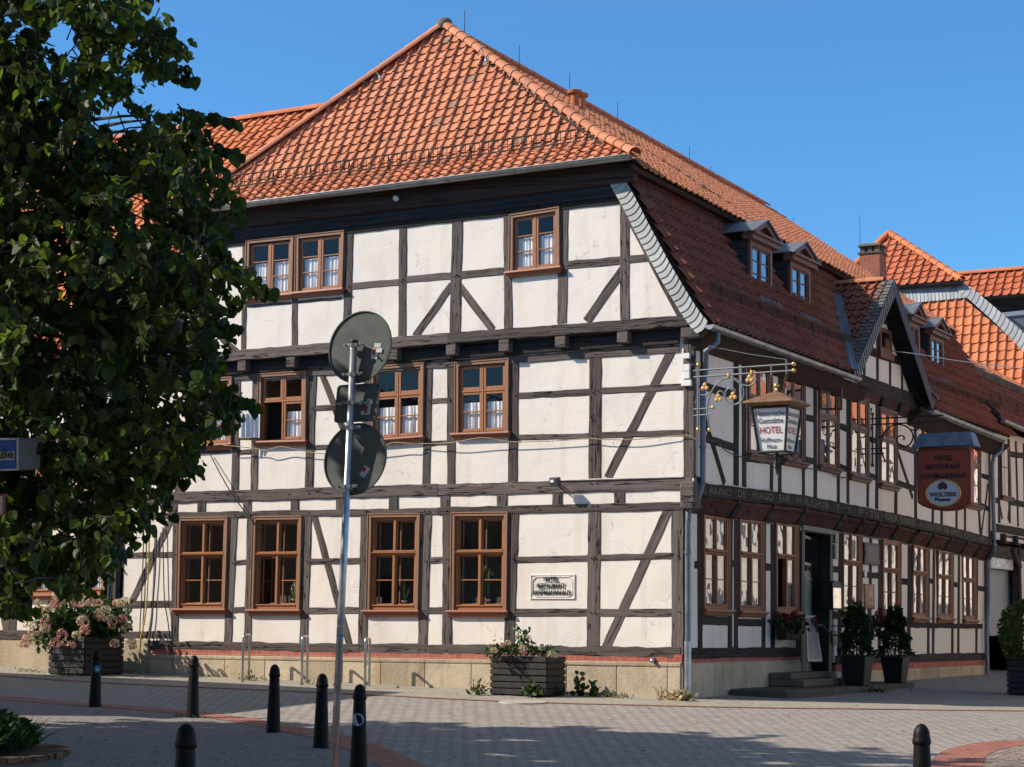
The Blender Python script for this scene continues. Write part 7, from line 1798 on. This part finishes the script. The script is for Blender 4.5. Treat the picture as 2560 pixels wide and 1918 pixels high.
# outline of the hanging crown on the left, as measured at its own distance of about 12 m
SIL = [(-400, 420), (-60, 400), (0, 383), (25, 378), (40, 440), (60, 436), (95, 492), (130, 488), (150, 440), (170, 445), (200, 430), (222, 360), (250, 330), (262, 372), (275, 470), (290, 520), (330, 528), (350, 585), (385, 602), (410, 560), (440, 560), (460, 590), (500, 608), (530, 600), (560, 622), (585, 620), (600, 560), (625, 560), (650, 600),
       (670, 640), (700, 660), (722, 690), (745, 672), (765, 600), (800, 580), (830, 606), (860, 590), (900, 560), (930, 560), (955, 595), (985, 600), (1010, 630), (1030, 652), (1050, 610), (1075, 590), (1105, 530), (1130, 500), (1160, 510), (1185, 512), (1205, 470), (1220, 420), (1250, 415), (1270, 440), (1300, 405), (1340, 400), (1365, 350), (1395, 320), (1440, 312), (1465, 270), (1500, 250), (1512, 110), (1540, 60), (1560, -100)]
HOLES = [(160, 90, 36, 30), (300, 300, 40, 32), (345, 520, 26, 46), (185, 130, 20, 14), (400, 240, 60, 18), (110, 1495, 30, 30)]
_rh = random.Random(23)
HOLES += [(_rh.uniform(20, 430), _rh.uniform(10, 330), _rh.uniform(9, 20), _rh.uniform(8, 17)) for _ in range(20)]
HOLES += [(_rh.uniform(20, 520), _rh.uniform(420, 1450), _rh.uniform(6, 12), _rh.uniform(6, 12)) for _ in range(22)]
def sil_x(y):
    for (a, xa), (b, xb) in zip(SIL, SIL[1:]):
        if y <= b: return xa + (xb - xa)*(y - a)/(b - a)
    return -200
def inside(px, py, mg):
    if px > sil_x(py) - mg: return False
    return not any(((px - a)/(c + mg*.3))**2 + ((py - b)/(d + mg*.3))**2 < 1 for a, b, c, d in HOLES)
def project(p):
    q = RM.transposed() @ (p - CAM); return PW/2 + FPX*q.x/q.z, PH/2 + FPX*q.y/q.z
def RF(r, f, z): return V((CAM.x, CAM.y, 0)) + V((rt.x, rt.y, 0))*r + V((fw.x, fw.y, 0))*f + V((0, 0, z))
tb_ = RF(-6.4, 13.6, 0); tb_.z = gz(tb_.x, tb_.y)
TR = empty('linden_tree', tb_, 'dark leafy linden tree whose crown hangs over the left of the view', 'tree')
L = Leaves(); Wd = MB(); n = 0; cl = []
while n < 1080:
    py = R_.uniform(-160, 1530); px = R_.uniform(-260, 690); dep = min(14.6, max(10.4, R_.gauss(12.3, .85)))
    if not inside(px, py, 34): continue
    c = PD(px, py, dep); n += 1; cl.append(c); before = len(L.v)
    twig_clump(L, Wd, c, .24, 30, .062 if R_.random() < .7 else .082, 'heart', .6)
# trim sprays that strayed past the outline, so the gaps of sky stay open
keep_v = {}; 
def prune(L, mg=-6):
    nv = []; nf = []; nr = []; i = 0; vi = 0
    # six faces and eleven vertices per leaf
    for k in range(len(L.v)//11):
        vs = L.v[k*11:k*11 + 11]; px, py = project(V(vs[4])); qx, qy = project(V(vs[0]))
        if inside(px, py, mg) and inside(qx, qy, mg):
            b = len(nv); nv += vs; nf += [tuple(b + j - k*11 for j in f) for f in L.f[k*6:k*6 + 6]]; nr += L.r[k*6:k*6 + 6]
    L.v, L.f, L.r = nv, nf, nr
prune(L)
def clear_signs(L):
    nv = []; nf = []; nr = []
    for k in range(len(L.v)//11):
        if hides_sign(V(L.v[k*11 + 10]), 8): continue
        b = len(nv); nv += L.v[k*11:k*11 + 11]; nf += [tuple(b + j - k*11 for j in f) for f in L.f[k*6:k*6 + 6]]; nr += L.r[k*6:k*6 + 6]
    L.v, L.f, L.r = nv, nf, nr
clear_signs(L)      # the sign box hangs in front of the leaves
# stray sprays at the tips
for px, py in ((470, 130), (482, 172), (440, 185), (475, 195), (676, 722), (655, 705), (640, 1012), (625, 1000), (600, 385), (590, 300), (515, 285), (505, 1175), (465, 1195), (430, 1290), (90, 1530), (60, 1520)):
    c = PD(px, py, 12.0); a = PD(px - 70, py - 15, 12.1); Wd.tube([a, c], [.006, .003], 4)
    for k in range(7): L.leaf(a.lerp(c, k/6) + rv()*.02, (c - a).normalized()*.4 + V((0, 0, -.8)) + rv()*.5, rv() + V((-.3, -.3, .4)), .095*R_.uniform(.7, 1.1))
# the part of the crown outside the frame
m_ = 0
while m_ < 240:
    q = rv(); c = RF(-6.4 + q.x*3.6, 13.6 + q.y*3.4, 5.3 + q.z*3.9); px, py = project(c)
    if -230 < py < 1560 and px > -230: continue
    if c.z < 1.5 or c.z > 7.2: continue
    twig_clump(L, None, c, .45, 27, .15, 'heart', .7); m_ += 1
L.build('crown', LEAF, TR)
tr = MB(); tr.tube([tb_ + V((0, 0, -.2)), tb_ + V((.03, .02, 1.2)), tb_ + V((.1, .0, 2.6)), tb_ + V((.05, .08, 4.5)), tb_ + V((0, .1, 7.4))], [.30, .24, .21, .15, .05], 12); tr.build('trunk', BARK, TR, True)
lm = MB()
far_ = [c for c in cl if (c - CAM).dot(V(RM.col[2])) > 12.9]
for k in range(20):
    t = far_[R_.randrange(len(far_))]; z = R_.uniform(1.9, 4.8); a = tb_ + V((.06, .04, z)); mid = a.lerp(t, .5) + V((0, 0, .35)); q = a.lerp(t, .8) + V((0, 0, .18)); lm.tube(catmull([a, mid, q, t], 4), [.055 - .05*i/12 for i in range(13)], 6)
for px0, py0, px1, py1 in ((60, 430, 150, 525), (230, 300, 380, 288), (250, 318, 370, 300), (270, 332, 345, 332), (330, 120, 360, 60), (355, 120, 300, 175)):
    lm.tube([PD(px0, py0, 12.4), PD((px0 + px1)/2, (py0 + py1)/2 - 3, 12.3), PD(px1, py1, 12.2)], [.014, .010, .006], 5)
lm.build('limb', BARK, TR, True); Wd.build('twigs', BARK, TR)
# a second tree outside the frame on the left; its shade dapples the near paving
tb2 = RF(-11.4, 22.2, 0); tb2.z = gz(tb2.x, tb2.y)
T2 = empty('linden_tree', tb2, 'round broad linden standing outside the view to the left, shading the near paving', 'tree')
L2 = Leaves(); k_ = 0
while k_ < 700:
    q = rv(); c = RF(-11.4 + q.x*5.2, 22.5 + q.y*5.6, 6.5 + q.z*4.0)
    if q.length < .35: continue
    px, py = project(c)
    if px > -130: continue
    twig_clump(L2, None, c, .75, 27, .30, 'heart', .6); k_ += 1
L2.build('crown', LEAF, T2)
m = MB(); m.tube([tb2 + V((0, 0, -.2)), tb2 + V((.05, 0, 3)), tb2 + V((0, .1, 8.5))], [.32, .24, .06], 12)
for k in range(10):
    a = k*.63; m.tube([tb2 + V((0, 0, 2.6 + k*.35)), tb2 + V((math.cos(a)*1.8, math.sin(a)*1.8, 4.4 + k*.4)), tb2 + V((math.cos(a)*3.8, math.sin(a)*3.8, 5.6 + k*.4))], [.10, .06, .02], 6)
m.build('trunk', BARK, T2, True)
# ---- hydrangea
def bloom(m, c, r):
    for k in range(60):
        d = rv().normalized(); 
        if d.z < -.65: continue
        p = c + V((d.x*r, d.y*r, d.z*r*.95)); t = d.cross(rv()).normalized(); u = d.cross(t)
        s = r*R_.uniform(.24, .36); h = d*(s*.25)
        m.add([p - h*.5, p + t*s + h, p + (t + u)*s*.75 + h*.6, p + u*s + h], [(0, 1, 2), (0, 2, 3)])
        m.add([p - h*.5, p - t*s + h, p - (t + u)*s*.75 + h*.6, p - u*s + h], [(0, 1, 2), (0, 2, 3)])
HY = empty('hydrangea_bush', b1c + V((0, 0, .76)), 'wide hydrangea with pink and cream flower heads spilling over the large planter', 'bush')
RL = reg(0, 1480, 6.497); hd = (b1c - CAM).dot(V(RM.col[2]))
BLM = [BLOOM, m_leaf('hydrangea_pink', (.74, .36, .28), (.80, .50, .40), .4, .7), m_leaf('hydrangea_green_cream', (.70, .64, .38), (.82, .78, .56), .4, .7)]
for i, (x, y, r) in enumerate(((955, 70, 80), (1090, 150, 60), (1255, 185, 75), (1350, 145, 60), (1480, 165, 70), (1585, 170, 60), (1900, 190, 60), (1945, 190, 60), (2030, 150, 55), (660, 320, 75), (800, 262, 70), (912, 195, 65), (480, 525, 75), (560, 645, 75), (740, 495, 70), (735, 600, 70), (400, 840, 65), (490, 800, 70), (430, 755, 55), (1010, 690, 70),
                               (1350, 470, 80), (1385, 625, 70), (1240, 700, 55), (1620, 345, 65), (1650, 425, 55), (1815, 455, 70), (1985, 450, 65), (1720, 290, 60), (1860, 840, 60), (1160, 860, 55), (1040, 830, 50), (890, 840, 65), (1990, 600, 50), (2140, 815, 55), (2160, 890, 50), (450, 430, 55), (1820, 560, 45), (610, 165, 40), (2080, 560, 50))):
    px, py = RL(x, y); u = abs(px - 205)/110; c = PD(px, py, hd - .80 + .40*u + R_.uniform(-.1, .1)); mm = MB(); bloom(mm, c, r/6.497*hd/FPX*1.25)
    mm.build('flower_head', BLM[(0, 1, 2, 0, 1)[i % 5] if 3 < i else (0, 2, 1, 2)[i]], HY)
LH = Leaves()
for k in range(2600):
    px = R_.gauss(205, 62); py = R_.gauss(1562, 34)
    if not (90 < px < 330 and 1500 < py < 1640): continue
    if py > 1598 and 120 < px < 285: continue
    if py > 1580 + (330 - px)*.3 and px > 250: continue
    c = PD(px, py, hd + R_.uniform(-.45, .5)); LH.leaf(c, rv() + V((0, 0, -.3)), rv() + V((-.3, -.4, .7)), R_.uniform(.08, .13), 'heart', wf=.8)
for k in range(240):
    c = b1c + Xd*R_.uniform(-.5, .5) + Yd*R_.uniform(-.5, .5) + V((0, 0, .80 + R_.uniform(0, .35))); LH.leaf(c, rv(), rv() + V((0, 0, .6)), .11, 'heart')
LH.build('foliage', LEAFH, HY)
m = MB()
for k in range(26):
    a = b1c + V((R_.uniform(-.3, .3), R_.uniform(-.3, .3), .75)); b = PD(R_.uniform(110, 310), R_.uniform(1505, 1585), hd + R_.uniform(-.35, .3)); m.tube([a, a.lerp(b, .5) + V((0, 0, .1)), b], [.009, .007, .004], 5)
m.build('stem', BARK, HY)
# ---- flowers in the slatted planter
FL = empty('planter_flowers', b2c + V((0, 0, zt2 - b2c.z)), 'low pale pink and cream flowers growing in the slatted planter before the lit front', 'flowers')
LF_ = Leaves(); fd = (b2c - CAM).dot(V(RM.col[2]))
for px, py, sx, sy, n in ((1265, 1625, 22, 10, 190), (1305, 1605, 13, 20, 150), (1345, 1628, 20, 7, 120), (1235, 1634, 10, 4, 40), (1375, 1632, 8, 6, 40)):
    for k in range(n):
        c = PD(R_.gauss(px, sx), min(1640, R_.gauss(py, sy)), fd + R_.uniform(-.3, .2)); LF_.leaf(c, rv() + V((0, 0, .2)), rv() + V((-.2, -.3, .6)), R_.uniform(.05, .09), 'heart', wf=.7)
LF_.build('foliage', LEAFH, FL)
for x, y, r, k in ((110, 400, 26, 0), (220, 340, 24, 0), (340, 390, 34, 0), (345, 415, 24, 1), (560, 425, 32, 2), (590, 440, 26, 2), (300, 290, 20, 2), (385, 295, 18, 2), (490, 385, 22, 2), (175, 365, 16, 1)):
    px, py = RB5(x, y); mm = MB(); bloom(mm, PD(px, py, fd - .32), r/3.16*fd/FPX); mm.build('flower_head', BLM[k], FL)
# ---- pot plants on the sills inside the ground floor windows
for px, py, lab, hgt in ((736, 1503, 'single green shoot in a white bowl inside the open ground floor window', .42), (1011, 1508, 'dark grassy plant in a pale dish inside the third ground floor window', .45), (1219, 1505, 'orchid with arching stems inside the fourth ground floor window', .78)):
    p = PA(px, py, .13); t = empty('window_plant', p, lab, 'plant', 'pot plants behind the ground floor panes'); m = MB(); m.lathe([(.03, 0), (.06, .02), (.07, .05), (.05, .05)], p, 12); m.build('pot', WHITE, t, True, auto=40); Lp = Leaves()
    for k in range(12 if hgt > .43 else 6):
        Lp.leaf(p + V((R_.uniform(-.03, .03), R_.uniform(-.02, .02), .03)), V((R_.uniform(-.3, .3), R_.uniform(-.15, .15), 1)), V((0, -1, .2)), hgt*R_.uniform(.5, 1), 'lance', wf=.28)
    if hgt > .7:
        for k in range(9): Lp.leaf(p + V((R_.uniform(-.12, .10), -.02, R_.uniform(.35, .8))), rv(), V((0, -1, .3)), .09, 'heart')
    Lp.build('leaves', LEAFB, t)
# ---- weeds along the foot of the wall
def weed(px, py, w, h, n, label, size=.06, mat=None, kind='lance', twig=0):
    p = PG(px, py); t = empty('weed', p, label, 'weed', 'weeds along the wall foot'); Lw = Leaves(); m = MB(); any_ = False
    for k in range(n):
        o = V((R_.gauss(0, w*.4), R_.gauss(0, .05), 0)); q = p + o; q.z = gz(q.x, q.y); z = abs(R_.gauss(0, h*.45))
        Lw.leaf(q + V((R_.gauss(0, .02), R_.gauss(0, .02), z)), V((R_.gauss(0, .6), R_.gauss(0, .6), R_.uniform(.1, 1.2))), rv() + V((-.2, -.4, .5)), size*R_.uniform(.6, 1.4), kind)
    for k in range(twig):
        a = p + V((R_.uniform(-.05, .05), 0, 0)); b = a + V((R_.uniform(-.16, .16), R_.uniform(-.1, .1), h*R_.uniform(.6, 1.1))); m.tube([a, a.lerp(b, .5) + V((.02, 0, .03)), b], [.006, .005, .002], 4); any_ = True
    Lw.build('foliage', mat or LEAFW, t)
    if any_: m.build('stem', plain('dry_stem', (.20, .15, .07), .8), t)
weed(80, 1681, .5, .09, 60, 'thin weeds at the wall foot left of the hydrangea planter'); weed(165, 1690, .45, .14, 90, 'bright green weeds right at the foot of the hydrangea planter', .07, LEAFB); weed(310, 1684, .9, .06, 90, 'flat strip of weeds right of the hydrangea planter')
weed(622, 1702, .35, .10, 80, 'weeds around the leftmost bicycle hoop', .07); weed(765, 1711, .2, .05, 30, 'little weeds at the middle bicycle hoop', .05)
weed(1197, 1739, .22, .20, 90, 'yellowing weeds left of the slatted planter', .10); weed(1330, 1744, .2, .22, 60, 'broad green weed before the slatted planter', .15, LEAFB); weed(1395, 1742, .16, .14, 50, 'small weed at the right corner of the slatted planter', .08, LEAFD)
weed(1450, 1741, .13, .42, 60, 'tallest leafy weed by the sandstone plinth', .085, LEAFH, 'heart', 7); weed(1482, 1742, .13, .24, 44, 'shorter leafy weed beside the tallest one', .08, LEAFH, 'heart', 4); weed(1535, 1745, .5, .07, 110, 'low green strip of weeds along the plinth', .07)
weed(1650, 1750, .12, .26, 20, 'dry twiggy weed near the house corner', .04, LEAFW, 'lance', 9); weed(1700, 1752, .25, .10, 120, 'tuft of dry yellow grass at the house corner', .14, m_leaf('dry_grass', (.36, .27, .12), (.48, .38, .2), .2))
weed(2190, 1733, .5, .10, 90, 'dark weeds under the entrance platform', .07, LEAFD); weed(478, 1794, .35, .03, 60, 'sparse weeds at the foot of the sunlit bollard', .05)
# ---- potted shrubs at the entrance
for (c, wt, h, s), lab in zip(pot, ('dark bushy laurel in the tall pot nearest the entrance', 'dark bushy laurel in the tall pot farther from the entrance')):
    t = empty('potted_shrub', c + V((0, 0, h - .05)), lab, 'shrub', 'potted shrubs at the entrance'); Ls = Leaves(); Hs = 1.0
    for k in range(2300):
        z = R_.random()**.8; r = .33*(1 - .62*z)*(.35 + .65*R_.random()**.5) + .04*math.sin(z*19); a = R_.uniform(0, 6.283)
        p = c + V((math.cos(a)*r, math.sin(a)*r, h + z*Hs)); Ls.leaf(p, V((math.cos(a), math.sin(a), R_.uniform(-.9, .5))), rv() + V((0, 0, .7)), R_.uniform(.06, .12), 'lance', wf=1.5)
    for k in range(26):
        p = c + V((R_.uniform(-.1, .1), R_.uniform(-.1, .1), h + Hs*R_.uniform(.9, 1.06))); Ls.leaf(p, V((R_.uniform(-.6, .6), R_.uniform(-.6, .6), .7)), rv(), .12, 'lance')
    Ls.build('foliage', LEAFD, t); m = MB(); m.tube([c + V((0, 0, h - .1)), c + V((0, 0, h + Hs*.8))], [.02, .008], 6); m.build('stem', BARK, t)
# ---- red flowers: box under the third side window, tub behind the shrubs
def red_flowers(name, c, sx, sz, n, nb, label, box=None):
    t = empty(name, c, label, 'flowers'); Lr = Leaves()
    for k in range(n): Lr.leaf(c + V((R_.gauss(0, .10), R_.gauss(0, sx*.4), R_.uniform(-sz*.5, sz*.5))), rv() + V((.4, 0, -.2)), rv() + V((0, 0, .6)), R_.uniform(.06, .10), 'heart')
    Lr.build('foliage', LEAFD, t)
    for k in range(nb): mm = MB(); bloom(mm, c + V((R_.uniform(.0, .18), R_.gauss(0, sx*.4), R_.uniform(0, sz*.75))), R_.uniform(.05, .075)); mm.build('flower_head', BLOOMR, t)
    if box: 
        m = MB(); m.loft([[c + V((sa_*box[0]*.42, sb_*box[1]*.45, -box[2] - .05)) for sa_, sb_ in ((-1, -1), (1, -1), (1, 1), (-1, 1))], [c + V((sa_*box[0]*.5, sb_*box[1]*.5, -.05)) for sa_, sb_ in ((-1, -1), (1, -1), (1, 1), (-1, 1))]]); m.build('box', BLACK, t, bevel=.01)
    return t
c = PB(*R7(1000, 1330), .24); red_flowers('flower_box', c, .70, .32, 330, 9, 'black window box of red geraniums below the third side window', (.24, .80, .26))
c = PB(*R7(1215, 1345), .30); red_flowers('red_flowers', c, .18, .3, 60, 3, 'loose red blooms hanging over the leaning cream board')
c = PB(*R7(1790, 1340), .85); red_flowers('red_flowers', c, .30, .45, 120, 6, 'red blooming plant showing between the two potted shrubs')
# ---- round bush in the planter at the right edge
LEAFC = m_leaf('clipped_bush_leaf', (.085, .14, .025), (.15, .20, .05), .3)
BC = V((b3c.x, b3c.y, PA(2513, 1650, p3.y).z)); HB_ = PA(2535, 1512, p3.y).z - BC.z
t = empty('round_bush', BC, 'round bright green clipped bush cut by the right edge', 'bush'); Lb = Leaves()
for k in range(5200):
    d = rv().normalized(); r = (.80 + .06*math.sin(d.x*9) + .05*math.sin(d.y*11))*R_.uniform(.78, 1.03); z = .48*HB_ + d.z*HB_*.62
    if z < -.02: continue
    p = BC + V((d.x*r*.95, d.y*r*.95, z)); Lb.leaf(p, d + rv()*.8, d + rv()*.6, R_.uniform(.05, .085), 'heart', wf=.8)
Lb.build('foliage', LEAFC, t); m = MB(); m.tube([BC, BC + V((0, 0, .7))], [.05, .02], 6); m.build('stem', BARK, t)
# ---- round raised bed at the lower left
RC = RF(-5.5, 17.35, 0); g_ = gz(RC.x, RC.y); zt_ = .09; rr_ = 1.55
rb_ = empty('raised_bed', (RC.x, RC.y, g_), 'round raised bed with brown plank rim at the lower left corner', 'planter')
PLK = m_timber('brown_plank', (.13, .07, .045), (.24, .135, .09), .4)
m = MB(); n = 56
for k in range(n):
    a0, a1 = 2*math.pi*k/n + .006, 2*math.pi*(k + 1)/n - .006
    q = lambda a, r, z: V((RC.x + math.cos(a)*r, RC.y + math.sin(a)*r, z)); dz = R_.uniform(-.005, .005)
    m.loft([[q(a0, rr_ - .42, zt_ - .045 + dz), q(a1, rr_ - .42, zt_ - .045 + dz), q(a1, rr_, zt_ - .045 + dz), q(a0, rr_, zt_ - .045 + dz)], [q(a0, rr_ - .42, zt_ + dz), q(a1, rr_ - .42, zt_ + dz), q(a1, rr_, zt_ + dz), q(a0, rr_, zt_ + dz)]], g=[(r*1.0 + k*3.3, a*.4, 0) for z in (0, 1) for a, r in ((0, 0), (.2, 0), (.2, .4), (0, .4))])
m.build('plank_rim', PLK, rb_)
m = MB(); m.lathe([(rr_ - .06, -.3), (rr_ - .06, zt_ - g_ - .05)], V((RC.x, RC.y, g_)), 48); m.build('side', m_stone('rough_concrete', (.22, .19, .16)), rb_); m = MB(); m.lathe([(rr_ - .40, zt_ - g_ - .05), (rr_ - .40, zt_ - g_ - .02)], V((RC.x, RC.y, g_)), 32); m.build('soil', SOIL, rb_)
t = empty('bed_shrubs', (RC.x, RC.y, zt_), 'dark green leafy shrubs and long grass filling the round raised bed', 'shrub'); Lq = Leaves()
for k in range(4200):
    a = R_.uniform(0, 6.283); r = math.sqrt(R_.random())*1.22; hgt = .50*(1 - (r/1.35)**2)*(.7 + .3*math.sin(a*5)) + .12; z = hgt*R_.random()**.6
    p = V((RC.x + math.cos(a)*r, RC.y + math.sin(a)*r, zt_ + z)); Lq.leaf(p, rv() + V((math.cos(a)*.6, math.sin(a)*.6, .3)), rv() + V((-.3, 0, .6)), R_.uniform(.06, .12), 'lance' if k % 3 else 'heart', wf=1.2)
for k in range(900):
    a = R_.uniform(0, 6.283); r = R_.uniform(.7, 1.2); p = V((RC.x + math.cos(a)*r, RC.y + math.sin(a)*r, zt_)); Lq.leaf(p, V((math.cos(a)*.8 + R_.gauss(0, .3), math.sin(a)*.8 + R_.gauss(0, .3), 1.0)), rv(), R_.uniform(.2, .38), 'lance', wf=.18)
Lq.build('foliage', LEAFH, t)
# ---- fallen leaves on the paving
Lx = Leaves()
for k in range(520):
    px, py = R_.uniform(150, 2560), R_.uniform(1730, 1918)
    p = PG(px, py); p.z = gz(p.x, p.y) + .018; Lx.leaf(p, V((R_.uniform(-1, 1), R_.uniform(-1, 1), .02)), V((R_.uniform(-.2, .2), 0, 1)), R_.uniform(.02, .055), 'heart')
tag(Lx.build('fallen_leaves', m_leaf('dry_leaf', (.22, .15, .07), (.40, .33, .2), .1)), 'scattered dry leaves on the paving', 'leaves', kind='stuff')
